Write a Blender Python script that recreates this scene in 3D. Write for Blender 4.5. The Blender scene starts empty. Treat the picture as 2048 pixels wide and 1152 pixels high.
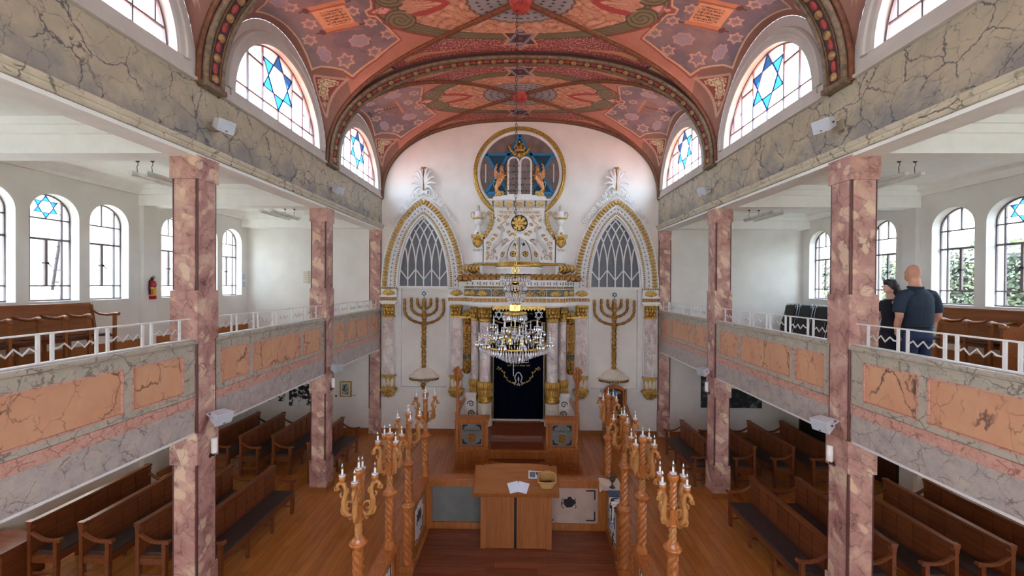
import bpy, bmesh, math, random
import numpy as np
from mathutils import Matrix, Vector
random.seed(7)
S = bpy.context.scene
COL = S.collection
PI = math.pi

# ---------------------------------------------------------------- camera
F, VPX, VPY, RHO = 800.0, 1038.0, 571.0, 0.006
cy = Vector(((VPX-1024)/F, (576-VPY)/F, -1.0)).normalized()
cz = Vector((RHO, 1, 0)); cz = (cz - cy*cy.dot(cz)).normalized()
cx = cy.cross(cz)
R = Matrix((cx, cy, cz))               # rows: world axes seen from the camera -> camera axes in columns
cam = bpy.data.cameras.new('camera'); cam.sensor_width = 36; cam.lens = F/2048*36; cam.clip_start = .05
co = bpy.data.objects.new('camera', cam); COL.objects.link(co)
co.matrix_world = Matrix.Translation((0, 0, 4.10)) @ R.to_4x4()
S.camera = co

# ---------------------------------------------------------------- sky, sun, exposure
wd = bpy.data.worlds.new('sky'); S.world = wd; wd.use_nodes = True
wn = wd.node_tree; wn.nodes.clear()
w_out = wn.nodes.new('ShaderNodeOutputWorld'); w_bg = wn.nodes.new('ShaderNodeBackground')
w_tc = wn.nodes.new('ShaderNodeTexCoord'); w_sx = wn.nodes.new('ShaderNodeSeparateXYZ'); w_rp = wn.nodes.new('ShaderNodeValToRGB')
w_rp.color_ramp.elements[0].color = (.95, .97, 1, 1); w_rp.color_ramp.elements[1].color = (.55, .75, 1, 1)
w_rp.color_ramp.elements[1].position = .9
wn.links.new(w_tc.outputs['Generated'], w_sx.inputs[0]); wn.links.new(w_sx.outputs['Z'], w_rp.inputs[0])
wn.links.new(w_rp.outputs[0], w_bg.inputs[0]); w_bg.inputs[1].default_value = 9.0
wn.links.new(w_bg.outputs[0], w_out.inputs[0])
sun = bpy.data.lights.new('sun', 'SUN'); sun.energy = 42; sun.angle = .02; sun.color = (1, .95, .86)
so = bpy.data.objects.new('sun', sun); COL.objects.link(so)
so.rotation_euler = Vector((-.12, -.5, -.85)).to_track_quat('-Z', 'Y').to_euler(); so.location = (2, 20, 30)
S.view_settings.view_transform = 'Standard'; S.view_settings.look = 'None'
S.view_settings.gamma = 1; S.view_settings.use_curve_mapping = False
S.view_settings.exposure = 0.82
cyc = S.cycles
cyc.max_bounces = 9; cyc.diffuse_bounces = 7; cyc.glossy_bounces = 4; cyc.transmission_bounces = 4; cyc.transparent_max_bounces = 12
cyc.sample_clamp_indirect = 8; cyc.caustics_reflective = False; cyc.caustics_refractive = False

# ---------------------------------------------------------------- helpers: mesh builder
class MB:
    def __init__(s): s.v = []; s.f = []; s.sm = []
    def add(s, vs, fs, smooth=False):
        o = len(s.v); s.v += [tuple(p) for p in vs]
        for f in fs: s.f.append(tuple(i+o for i in f)); s.sm.append(smooth)
    def box(s, x0, x1, y0, y1, z0, z1, m=None):
        vs = [Vector((x, y, z)) for z in (z0, z1) for y in (y0, y1) for x in (x0, x1)]
        if m is not None: vs = [m @ p for p in vs]
        s.add(vs, [(0,2,3,1),(4,5,7,6),(0,1,5,4),(2,6,7,3),(0,4,6,2),(1,3,7,5)]); return s
    def bar(s, a, b, w, h, up=(0,0,1)):
        a = Vector(a); b = Vector(b); d = (b-a); L = d.length
        if L < 1e-6: return s
        d /= L; u = Vector(up); r = d.cross(u)
        if r.length < 1e-4: r = d.cross(Vector((1,0,0)))
        r.normalize(); u = r.cross(d)
        m = Matrix((r, d, u)).transposed().to_4x4(); m.translation = a
        return s.box(-w/2, w/2, 0, L, -h/2, h/2, m)
    def prism(s, pts, a, b, plane='xz', smooth=False):
        P = {'xz': lambda p, t: (p[0], t, p[1]), 'yz': lambda p, t: (t, p[0], p[1]), 'xy': lambda p, t: (p[0], p[1], t)}[plane]
        n = len(pts); vs = [P(p, a) for p in pts]+[P(p, b) for p in pts]
        s.add(vs, [tuple(range(n)), tuple(range(2*n-1, n-1, -1))])
        s.add(vs, [(i, i+n, (i+1) % n+n, (i+1) % n) for i in range(n)], smooth); return s
    def lathe(s, prof, c=(0,0,0), n=16, m=None, a0=0, a1=2*PI, sy=1.0):
        full = abs(a1-a0-2*PI) < 1e-6; k = n if full else n+1
        if len(prof) == 2 and prof[0][0] == 0 and full and abs(prof[0][1]-prof[1][1]) < 1e-6:   # a flat disc
            P = [Vector((prof[1][0]*math.cos(2*PI*i/n), prof[1][0]*math.sin(2*PI*i/n)*sy, prof[1][1])) for i in range(n)]
            s.add([(m @ q if m is not None else q)+Vector(c) for q in P], [tuple(range(n))]); return s
        vs = []
        for r, z in prof:
            for i in range(k):
                a = a0+(a1-a0)*i/n; p = Vector((r*math.cos(a), r*math.sin(a)*sy, z))
                vs.append((m @ p if m is not None else p)+Vector(c))
        fs = []
        for j in range(len(prof)-1):
            for i in range(n):
                i2 = (i+1) % k; fs.append((j*k+i, j*k+i2, (j+1)*k+i2, (j+1)*k+i))
        s.add(vs, fs, True)
        if full:
            if prof[0][0] > 1e-4: s.add(vs[:k], [tuple(range(k-1, -1, -1))])
            if prof[-1][0] > 1e-4: s.add(vs[-k:], [tuple(range(k))])
        return s
    def tube(s, pts, r, n=8, closed=False, flat=None):
        pts = [Vector(p) for p in pts]; K = len(pts); rr = r if isinstance(r, (list, tuple)) else [r]*K
        up = None; rings = []
        for i in range(K):
            a = pts[i-1] if (i or closed) else pts[0]; b = pts[(i+1) % K] if (i < K-1 or closed) else pts[-1]
            d = b-a
            if d.length < 1e-9: d = Vector((0,0,1))
            d.normalize()
            if up is None:
                up = Vector((0,0,1)) if abs(d.z) < .9 else Vector((1,0,0))
            x = d.cross(up)
            if x.length < 1e-6: x = d.orthogonal()
            x.normalize(); y = x.cross(d).normalized(); up = y
            rings.append([pts[i]+(x*math.cos(t)+y*math.sin(t))*rr[i] for t in [2*PI*q/n for q in range(n)]])
        vs = [p for g in rings for p in g]
        fs = []
        for i in range(K if closed else K-1):
            j = (i+1) % K
            for q in range(n): fs.append((i*n+q, i*n+(q+1) % n, j*n+(q+1) % n, j*n+q))
        s.add(vs, fs, True)
        if not closed: s.add(rings[0], [tuple(range(n-1, -1, -1))]); s.add(rings[-1], [tuple(range(n))])
        return s
    def ball(s, c, r, n=10, k=6, m=None):
        r = r if isinstance(r, (tuple, list)) else (r, r, r); vs = []; c = Vector(c)
        for j in range(k+1):
            t = PI*j/k
            for i in range(n):
                a = 2*PI*i/n; p = Vector((r[0]*math.sin(t)*math.cos(a), r[1]*math.sin(t)*math.sin(a), r[2]*math.cos(t)))
                vs.append((m @ p if m is not None else p)+c)
        fs = [(j*n+i, (j+1)*n+i, (j+1)*n+(i+1) % n, j*n+(i+1) % n) for j in range(k) for i in range(n)]
        s.add(vs, fs, True); return s
    def grid(s, fn, nu, nv, smooth=True):
        vs = [fn(i/nu, j/nv) for j in range(nv+1) for i in range(nu+1)]
        s.add(vs, [(j*(nu+1)+i, j*(nu+1)+i+1, (j+1)*(nu+1)+i+1, (j+1)*(nu+1)+i) for j in range(nv) for i in range(nu)], smooth); return s
    def sweep(s, path, prof, closed=False, smooth=False):
        """path: list of (point, side, up); prof: closed polygon (side, up)"""
        n = len(prof); K = len(path); vs = []
        for p, a, b in path:
            for q in prof: vs.append(Vector(p)+Vector(a)*q[0]+Vector(b)*q[1])
        fs = [(i*n+q, i*n+(q+1) % n, ((i+1) % K)*n+(q+1) % n, ((i+1) % K)*n+q) for i in range(K if closed else K-1) for q in range(n)]
        s.add(vs, fs, smooth)
        if not closed: s.add(vs[:n], [tuple(range(n-1, -1, -1))]); s.add(vs[-n:], [tuple(range(n))])
        return s
    def twist(s, c, z0, z1, r, turns, lobes=2, amp=.28, n=16, r1=None, hand=1):
        lobes = 4; turns = abs(z1-z0)/(6.2*r); n = 32; amp = .46; k = max(10, int(turns*20)); r1 = r1 or r; vs = []
        for j in range(k+1):
            t = j/k; rr = r+(r1-r)*t; ph = turns*2*PI*t*hand
            for i in range(n):
                a = 2*PI*i/n; q = rr*(1.08-amp+amp*abs(math.cos((a-ph)*lobes/2))**.7)
                vs.append((c[0]+q*math.cos(a), c[1]+q*math.sin(a), c[2]+z0+(z1-z0)*t))
        s.add(vs, [(j*n+i, j*n+(i+1) % n, (j+1)*n+(i+1) % n, (j+1)*n+i) for j in range(k) for i in range(n)], True)
        return s

def ob(name, mb, mat, parent=None):
    me = bpy.data.meshes.new(name); me.from_pydata([tuple(p) for p in mb.v], [], mb.f)
    me.polygons.foreach_set('use_smooth', mb.sm); me.update()
    if mat: me.materials.append(mat)
    o = bpy.data.objects.new(name, me); COL.objects.link(o)
    if parent: adopt(o, parent)
    return o
def adopt(o, parent):
    o.parent = parent
    if parent.parent is None: o.matrix_parent_inverse = parent.matrix_basis.inverted()
def tag(o, label, cat, group=None):
    o['label'] = label; o['category'] = cat
    if group: o['group'] = group
    return o
def thing(name, label, cat, loc=(0,0,0), group=None, rotz=0):
    o = bpy.data.objects.new(name, None); COL.objects.link(o); o.location = loc; o.rotation_euler = (0,0,rotz)
    o.empty_display_size = .1
    return tag(o, label, cat, group)
def struct(name, mb=None, mat=None, loc=(0,0,0)):
    if mb is None:
        o = bpy.data.objects.new(name, None); COL.objects.link(o); o.location = loc
    else: o = ob(name, mb, mat)
    o['kind'] = 'structure'; return o
def kids(o): return [c for c in bpy.data.objects if c.parent == o]
CH = {}
def freeze(root):
    """remember the tree under a finished prototype"""
    def rec(o): CH[o.name] = kids(o); [rec(c) for c in CH[o.name]]
    rec(root); return root
def dup(root, loc, rotz=0, label=None, group=None, scale=None):
    def rec(o, par):
        c = o.copy(); COL.objects.link(c)
        if par: c.parent = par
        for k in CH[o.name]: rec(k, c)
        return c
    r = rec(root, None); r.location = loc; r.rotation_euler = (0,0,rotz)
    if scale: r.scale = scale
    if label: r['label'] = label
    if group: r['group'] = group
    return r

# ---------------------------------------------------------------- helpers: materials
def lin(c):
    if max(c) > 1.0: c = [x/255 for x in c]
    return tuple((x/12.92 if x <= .04045 else ((x+.055)/1.055)**2.4) for x in c[:3])+(1.0,)
class G:
    """a small node graph around one Principled surface"""
    def __init__(s, name, rough=.5, metal=0.0):
        s.m = bpy.data.materials.new(name); s.m.use_nodes = True; s.t = s.m.node_tree
        s.p = s.t.nodes['Principled BSDF']; s.p.inputs['Roughness'].default_value = rough; s.p.inputs['Metallic'].default_value = metal
        s._c = None
    def n(s, typ, props=None, **ins):
        k = s.t.nodes.new('ShaderNode'+typ)
        for a, b in (props or {}).items(): setattr(k, a, b)
        for a, b in ins.items():
            a = a.replace('_', ' ') if a.replace('_', ' ') in k.inputs else a
            i = k.inputs[int(a[1:])] if a[0] == 'i' and a[1:].isdigit() else k.inputs[a]
            if isinstance(b, bpy.types.NodeSocket): s.t.links.new(b, i)
            else: i.default_value = b
        return k
    def co(s, scale=(1,1,1), rot=(0,0,0)):
        tc = s._c or s.n('TexCoord'); s._c = tc
        return s.n('Mapping', Vector=tc.outputs['Object'], Scale=scale, Rotation=rot).outputs[0]
    def noise(s, vec, scale, detail=4, rough=.55, dist=0):
        return s.n('TexNoise', Vector=vec, Scale=scale, Detail=detail, Roughness=rough, Distortion=dist)
    def ramp(s, fac, stops):
        r = s.n('ValToRGB', Fac=fac); e = r.color_ramp.elements
        while len(e) < len(stops): e.new(.5)
        for q, (p, c) in zip(e, stops): q.position = p; q.color = lin(c) if len(c) == 3 else c
        return r.outputs[0]
    def mix(s, fac, a, b, mode='MIX'):
        k = s.n('MixRGB', {'blend_type': mode})
        for i, x in ((0, fac), (1, a), (2, b)):
            if isinstance(x, bpy.types.NodeSocket): s.t.links.new(x, k.inputs[i])
            else: k.inputs[i].default_value = x if i == 0 else (lin(x) if len(x) == 3 else x)
        return k.outputs[0]
    def math(s, op, a, b=0.0):
        k = s.n('Math', {'operation': op})
        for i, x in ((0, a), (1, b)):
            if isinstance(x, bpy.types.NodeSocket): s.t.links.new(x, k.inputs[i])
            else: k.inputs[i].default_value = x
        return k.outputs[0]
    def vadd(s, vec, amount, scale=3, detail=3):
        nz = s.noise(vec, scale, detail).outputs['Color']
        d = s.n('VectorMath', {'operation': 'SUBTRACT'}, i0=nz, i1=(.5,.5,.5)).outputs[0]
        d = s.n('VectorMath', {'operation': 'SCALE'}, i0=d, Scale=amount).outputs[0]
        return s.n('VectorMath', {'operation': 'ADD'}, i0=vec, i1=d).outputs[0]
    def col(s, c):
        if isinstance(c, bpy.types.NodeSocket): s.t.links.new(c, s.p.inputs['Base Color'])
        else: s.p.inputs['Base Color'].default_value = lin(c)
        return s
    def bump(s, h, strength=.3, dist=.01):
        b = s.n('Bump', Height=h, Strength=strength, Distance=dist); s.t.links.new(b.outputs[0], s.p.inputs['Normal']); return s
    def rnd(s, c, amt=.25):
        r = s.n('ObjectInfo').outputs['Random']
        v = s.math('ADD', s.math('MULTIPLY', r, 2*amt), 1-amt)
        return s.n('HueSaturation', Value=v, Color=c).outputs[0]

def plain(name, c, rough=.5, metal=0.0, var=.06, sc=6):
    g = G(name, rough, metal); nz = g.noise(g.co(), sc, 5).outputs[0]
    lo = [max(0, x*(1-var)) for x in c]; hi = [min(255 if max(c) > 1 else 1, x*(1+var)) for x in c]
    return g.col(g.ramp(nz, [(.3, lo), (.7, hi)])).m
def wood(name, a, b, axis=1, rough=.35, sc=1.0, amt=.18):
    g = G(name, rough); s3 = [14*sc]*3; s3[axis] = 1.1*sc
    v = g.co(s3); n1 = g.noise(v, 1.3, 6, .6, 1.2).outputs[0]
    s4 = [60*sc]*3; s4[axis] = 3*sc; n2 = g.noise(g.co(s4), 1, 3).outputs[0]
    c = g.ramp(n1, [(.28, a), (.72, b)]); c = g.mix(g.math('MULTIPLY', n2, .35), c, a, 'MULTIPLY')
    g.col(g.rnd(c, amt)); g.bump(n1, .08, .004); return g.m
def gold(name, hi=(212,172,88), lo=(112,78,30), rough=.38, metal=.75, sc=30):
    g = G(name, rough, metal); n1 = g.noise(g.co(), sc, 5, .6).outputs[0]
    g.col(g.ramp(n1, [(.32, lo), (.6, hi)])); g.bump(n1, .5, .012); return g.m
def pink_marble(name, base, dark, cream, rot=.6, blot=2.2, rough=.38, cut=(.42,.6)):
    g = G(name, rough); v = g.co((1,1,1), (rot, rot, .2)); w = g.vadd(v, .35, 2.5)
    n1 = g.noise(w, 3.2, 6, .62).outputs[0]; c = g.ramp(n1, [(.3, dark), (.55, base), (.8, cream)])
    vs = g.n('Mapping', Vector=w, Scale=(1.1, 1.1, .36)).outputs[0]
    bl = g.n('TexVoronoi', {'feature': 'SMOOTH_F1'}, Vector=vs, Scale=blot*2.4, Smoothness=.25).outputs['Distance']
    n3 = g.noise(v, 1.4, 2).outputs[0]
    bm = g.ramp(g.math('ADD', bl, g.math('MULTIPLY', n3, -.5)), [(.02, (255,255,255)), (.14, (0,0,0))])
    c = g.mix(g.math('MULTIPLY', bm, .8), c, cream)
    ed = g.n('TexVoronoi', {'feature': 'DISTANCE_TO_EDGE'}, Vector=g.vadd(vs, .25, 4), Scale=blot*2.7).outputs['Distance']
    vein = g.ramp(ed, [(.0, (255,255,255)), (.045, (0,0,0))])
    vm = g.math('MULTIPLY', vein, g.ramp(n1, [(cut[0]-.1, (255,255,255)), (cut[1]+.1, (40,40,40))]))
    c = g.mix(g.math('MULTIPLY', vm, .9), c, tuple(x*.5 for x in dark)); return g.col(c).m
def crack_marble(name, a, b, crack, sc=2.2, width=.02, stain=None, rough=.4, stretch=(1,1,1), keep=(.45,.55), zst=None, rot=(0,0,0)):
    g = G(name, rough); v = g.co(stretch, rot); w = g.vadd(v, .5/sc, sc*1.3, 4)
    n1 = g.noise(w, sc*1.4, 6, .62).outputs[0]; c = g.ramp(n1, [(.3, a), (.7, b)])
    if stain:
        n4 = g.noise(v, sc*.6, 5, .65).outputs[0]
        if zst:
            z = g.n('SeparateXYZ', Vector=g.co()).outputs['Z']
            n4 = g.math('ADD', n4, g.n('MapRange', Value=z, i1=zst[0], i2=zst[1], i3=.22, i4=-.1).outputs[0])
        c = g.mix(g.ramp(n4, [(.52, (0,0,0)), (.72, (210,210,210))]), c, stain)
    for k, q in ((1, 1), (2.1, .6)):
        ed = g.n('TexVoronoi', {'feature': 'DISTANCE_TO_EDGE'}, Vector=g.vadd(w, .16/sc, sc*6, 2), Scale=sc*k).outputs['Distance']
        m = g.ramp(ed, [(width*.4, (255,255,255)), (width*1.6, (0,0,0))])
        nn = g.noise(v, sc*1.1*k, 2).outputs[0]
        m = g.math('MULTIPLY', m, g.ramp(nn, [(keep[0], (0,0,0)), (keep[1], (255,255,255))]))
        c = g.mix(g.math('MULTIPLY', m, .85*q), c, crack)
    return g.col(c).m
def glass(name, tint=(235,245,250), gloss=.08, rough=.02, opac=None):
    g = G(name); t = g.t; t.nodes.remove(g.p); out = t.nodes['Material Output']
    tr = g.n('BsdfTransparent', Color=lin(tint)); gl = g.n('BsdfGlossy', Roughness=rough)
    nz = g.noise(g.co(), 3, 2).outputs[0]
    f = g.math('MULTIPLY', nz, gloss*2); mx = g.n('MixShader', i0=f, i1=tr.outputs[0], i2=gl.outputs[0])
    if opac:
        df = g.n('BsdfTranslucent', Color=lin(opac[0])); mx = g.n('MixShader', i0=opac[1], i1=mx.outputs[0], i2=df.outputs[0])
    t.links.new(mx.outputs[0], out.inputs[0]); return g.m

M = {}
M['plaster'] = plain('white_plaster', (228,226,221), .7, var=.025, sc=2)
M['plaster_lun'] = plain('grey_plaster', (196,190,182), .65, var=.04, sc=3)
M['white'] = plain('white_paint', (226,226,224), .4, var=.03)
M['cream'] = plain('cream_paint', (222,214,198), .45, var=.04)
M['ceil'] = plain('ceiling_paint', (242,242,238), .6, var=.015)
M['pink'] = pink_marble('pink_marble', (194,152,141), (150,102,98), (228,202,176))
M['pinkpale'] = pink_marble('pale_marble', (216,204,200), (190,168,170), (236,230,224), rot=.3, blot=2.6)
M['bead'] = plain('dark_red_bead', (96,58,58), .4)
M['beam'] = crack_marble('beam_marble', (192,180,154), (164,156,136), (66,66,78), 2.6, .015, stain=(112,116,126), zst=(5.7,6.3), keep=(.36,.5))
M['cornice'] = crack_marble('cornice_marble', (214,206,182), (190,182,158), (84,76,72), 3, .02)
M['para'] = crack_marble('parapet_marble', (190,182,164), (168,162,148), (112,104,96), 5, .022, keep=(.4,.52))
M['parapanel'] = crack_marble('parapet_panel', (214,168,132), (202,148,116), (92,68,60), 2.4, .014, keep=(.45,.53), stretch=(1,1,.6))
M['paraband'] = crack_marble('parapet_band', (212,170,154), (196,146,130), (150,98,88), 8, .03, keep=(.38,.48))
M['fascia'] = crack_marble('fascia_marble', (194,184,172), (164,156,154), (122,104,104), 5, .016, keep=(.4,.55), rot=(.5,0,0))
M['vaultbrown'] = plain('vault_brown', (112,70,48), .45, var=.2, sc=20)
M['ribgold'] = plain('rib_bronze', (104,72,46), .4, .2, var=.25, sc=30)
M['archband'] = plain('arch_band', (64,42,50), .55, var=.15, sc=12)
M['archmould'] = plain('arch_moulding', (112,96,76), .5, var=.25, sc=16)
M['archdisc'] = plain('bronze_disc', (172,134,90), .42, .3, var=.2, sc=30)
M['cart'] = plain('red_cartouche', (168,64,58), .5, var=.15, sc=14)
M['gold'] = gold('gilding'); M['gold_lt'] = gold('pale_gilding', (230,194,112), (150,112,50), .36, .6)
M['goldred'] = gold('dark_gilding', (178,128,60), (82,52,24), .42, .6)
M['gold_white'] = gold('gilded_white_relief', (214,168,84), (150,112,56), .4, .5, 60)
M['brass'] = plain('polished_brass', (226,190,96), .16, 1.0, var=.05)
M['copper'] = gold('copper_gilding', (214,160,112), (150,94,60), .4, .6, 24)
M['floor'] = wood('oak_boards', (176,108,52), (208,142,78), 1, .12, .8, .09)
M['redfloor'] = wood('red_boards', (116,60,38), (146,82,52), 0, .2, .8, .16)
M['pew'] = wood('pew_wood', (106,56,32), (146,82,46), 1, .34, 1, .1)
M['pewdark'] = wood('dark_pew_wood', (66,34,22), (92,50,32), 1, .36, 1, .06)
M['bench'] = wood('bench_wood', (136,78,36), (170,104,54), 1, .34, 1, .06)
M['cushion'] = plain('seat_leatherette', (62,52,50), .45, var=.15, sc=20)
M['carved'] = wood('carved_oak', (158,90,44), (196,126,68), 2, .26, 1.2, .06)
M['carvedlt'] = wood('pale_carved_oak', (164,108,56), (196,144,84), 2, .4, 1.2, .06)
M['table'] = wood('table_oak', (140,82,40), (172,108,58), 2, .36, .8, .05)
M['tabletop'] = wood('tabletop_oak', (150,96,54), (176,118,70), 0, .36, .8, .05)
M['skirting'] = wood('skirting_oak', (156,96,48), (180,116,62), 1, .4)
M['black'] = plain('black_paint', (18,18,20), .5); M['dark'] = plain('dark_metal', (58,52,54), .4, .3)
M['muntin'] = plain('window_bar', (112,100,102), .45); M['lead'] = plain('lead_came', (60,84,120), .5)
M['grey'] = plain('grey_panel', (114,115,112), .5, var=.08, sc=3); M['pinkpanel'] = plain('pinkish_panel', (186,160,146), .6, var=.05)
M['blue'] = plain('star_blue', (34,118,168), .45, var=.12); M['teal'] = plain('dark_teal', (12,58,78), .5, var=.2)
M['roundel'] = plain('roundel_grey', (112,98,94), .6, var=.14, sc=4)
M['greyglass'] = plain('frosted_grey_glass', (104,110,118), .35, var=.05)
M['frieze'] = plain('frieze_grey', (104,114,120), .6)
M['navy'] = plain('navy_velvet', (7,11,24), 1, var=.25, sc=8); M['navy'].node_tree.nodes['Principled BSDF'].inputs['Specular IOR Level'].default_value = .04
M['silver'] = plain('silver_thread', (200,206,214), .4, .2); M['thread'] = plain('gold_thread', (168,144,88), .5, .2)
M['spk'] = plain('speaker_plastic', (206,212,220), .45, var=.02); M['grille'] = plain('speaker_grille', (188,196,206), .55, var=.03)
M['steel'] = plain('steel', (170,174,180), .25, .9); M['lamp'] = plain('lamp_white', (232,232,228), .4)
M['red'] = plain('extinguisher_red', (168,24,26), .3); M['yellow'] = plain('label_yellow', (214,180,60), .5)
M['paper'] = plain('paper', (214,224,240), .6, var=.02); M['wicker'] = wood('wicker', (176,130,72), (206,164,102), 0, .6, 3)
M['clear'] = glass('clear_glass'); M['blueglass'] = glass('blue_glass', (38,112,190), .06); M['milk'] = glass('milky_glass', (225,238,250), .05)
M['bulb'] = glass('bulb_glass', (225,232,240), .35, .05)
def crystal():
    g = G('crystal', .08); g.p.inputs['Metallic'].default_value = .3; g.p.inputs['Alpha'].default_value = .8
    nz = g.noise(g.co(), 60, 1).outputs[0]; g.col(g.ramp(nz, [(.35, (190,198,212)), (.6, (250,251,255))])); return g.m
M['crystal'] = crystal()
M['candle'] = plain('candle_white', (226,222,214), .4)
# ================================================================= structure
W, YB, XL, XR = 3.8, 11.0, -7.55, 7.70       # half nave, end wall, outer walls
ZG, ZGC, ZC = 2.50, 2.32, 6.05               # gallery floor, gallery soffit, aisle ceiling
COLY = (4.66, 7.81); CS = .31                # column fronts and thickness
Z0, RISE = 6.47, 2.17
BAYC = (3.24, 6.39, 9.54)
YN = -1.8                                    # wall behind the camera

# --- floor: boards as parts
floor = struct('floor')
sub = MB().box(XL-.3, XR+.3, YN-.2, YB+.2, -.12, -.022); ob('subfloor', sub, M['pewdark'], floor)
bw = .142; pieces = []
x = XL+.02; k = 0
while x < XR:
    y = YN - (k*0.77 % 2.2); k += 1
    while y < YB:
        y1 = min(y+2.2+.3*math.sin(k*3.1+y), YB)
        if y1 > YN: pieces.append((x, min(x+bw, XR), max(y, YN), y1))
        y = y1
    x += bw
def near(p):
    cxm, cym = (p[0]+p[1])/2, (p[2]+p[3])/2
    seen = cym > 4.5 and abs(cxm) < cym*.9 and abs(cxm) < 5.2 and not (abs(cxm) < 1.4 and cym < 6.6)
    return (0 if seen else 1, cym+abs(cxm)*.2)
pieces.sort(key=near)
def board_mesh(mb, p, g=.0016):
    mb.box(p[0]+g, p[1]-g, p[2]+g, p[3]-g, -.022, 0)
for p in pieces[:300]:
    mb = MB(); cxm, cym = (p[0]+p[1])/2, (p[2]+p[3])/2
    board_mesh(mb, (p[0]-cxm, p[1]-cxm, p[2]-cym, p[3]-cym)); o = ob('board', mb, M['floor'], floor); o.location = (cxm, cym, 0)
mb = MB()
for p in pieces[300:]: board_mesh(mb, p)
o = ob('board', mb, M['floor'], floor); o['kind'] = 'stuff'

# --- end wall with shallow niches, aisle ends
def arch_pts(c, hw, sill, spring, n=24, rise=None):
    r = rise or hw
    return [(c+hw, sill)]+[(c+hw*math.cos(PI*i/n), spring+r*math.sin(PI*i/n)) for i in range(n+1)]+[(c-hw, sill)]
NX, NW, NZ0, NZ1 = 2.62, .63, 1.28, 4.0      # menorah niches
mb = MB()
mb.box(XL-.3, -NX-NW, YB, YB+.3, 0, 6.1); mb.box(-NX+NW, NX-NW, YB, YB+.3, 0, 6.1); mb.box(NX+NW, XR+.3, YB, YB+.3, 0, 6.1)
for s in (-1, 1):
    mb.box(s*NX-NW, s*NX+NW, YB, YB+.3, 0, NZ0); mb.box(s*NX-NW, s*NX+NW, YB, YB+.3, NZ1, 6.1); mb.box(s*NX-NW, s*NX+NW, YB+.09, YB+.3, NZ0, NZ1)
mb.box(-W-.4, W+.4, YB, YB+.3, 6.1, 9.2)
struct('wall_back', mb, M['plaster'])

# --- outer walls with arched windows
WIN_HW, WIN_SILL, WIN_SPR = .35, 3.80, 5.19
GWIN, GW = (.9, 3.24, 6.39), .85
def outer_wall(name, X, sgn, cs):
    mb = MB(); T = .34
    def q(pts): mb.add([(X, y, z) for y, z in pts], [(0,1,2,3)])
    y = YN; zt = 6.3
    for c in cs:
        q([(y,2.4),(c-WIN_HW,2.4),(c-WIN_HW,zt),(y,zt)])
        q([(c-WIN_HW,2.4),(c+WIN_HW,2.4),(c+WIN_HW,WIN_SILL),(c-WIN_HW,WIN_SILL)])
        ap = arch_pts(c, WIN_HW, WIN_SILL, WIN_SPR, 20)
        for a, b in zip(ap[1:-2], ap[2:-1]): q([(a[0],a[1]),(b[0],b[1]),(b[0],zt),(a[0],zt)])
        cl = ap+[ap[0]]
        for a, b in zip(cl[:-1], cl[1:]):
            mb.add([(X,a[0],a[1]),(X,b[0],b[1]),(X+sgn*T,b[0],b[1]),(X+sgn*T,a[0],a[1])], [(0,1,2,3)])
        y = c+WIN_HW
    q([(y,2.4),(YB+.2,2.4),(YB+.2,zt),(y,zt)])
    yg = YN
    for bc in GWIN:                                          # ground floor: plain wide windows
        q([(yg,0),(bc-GW,0),(bc-GW,2.4),(yg,2.4)]); q([(bc-GW,0),(bc+GW,0),(bc+GW,.98),(bc-GW,.98)]); q([(bc-GW,2.15),(bc+GW,2.15),(bc+GW,2.4),(bc-GW,2.4)])
        cl = [(bc-GW,.98),(bc+GW,.98),(bc+GW,2.15),(bc-GW,2.15),(bc-GW,.98)]
        for a, b in zip(cl[:-1], cl[1:]): mb.add([(X,a[0],a[1]),(X,b[0],b[1]),(X+sgn*T,b[0],b[1]),(X+sgn*T,a[0],a[1])], [(0,1,2,3)])
        yg = bc+GW
    q([(yg,0),(YB+.2,0),(YB+.2,2.4),(yg,2.4)])
    # outer skin far side is closed by the reveal ends; wall piers behind the columns and a dado line
    for py in (COLY[0]+.15, COLY[1]+.15):
        mb.box(min(X, X-sgn*.09), max(X, X-sgn*.09), py-.14, py+.14, 0, ZC)
    return struct(name, mb, M['plaster'])
WC = [c+d for c in BAYC for d in (-.87, 0, .87)]
outer_wall('wall_left', XL, -1, WC); outer_wall('wall_right', XR, 1, WC)

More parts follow.
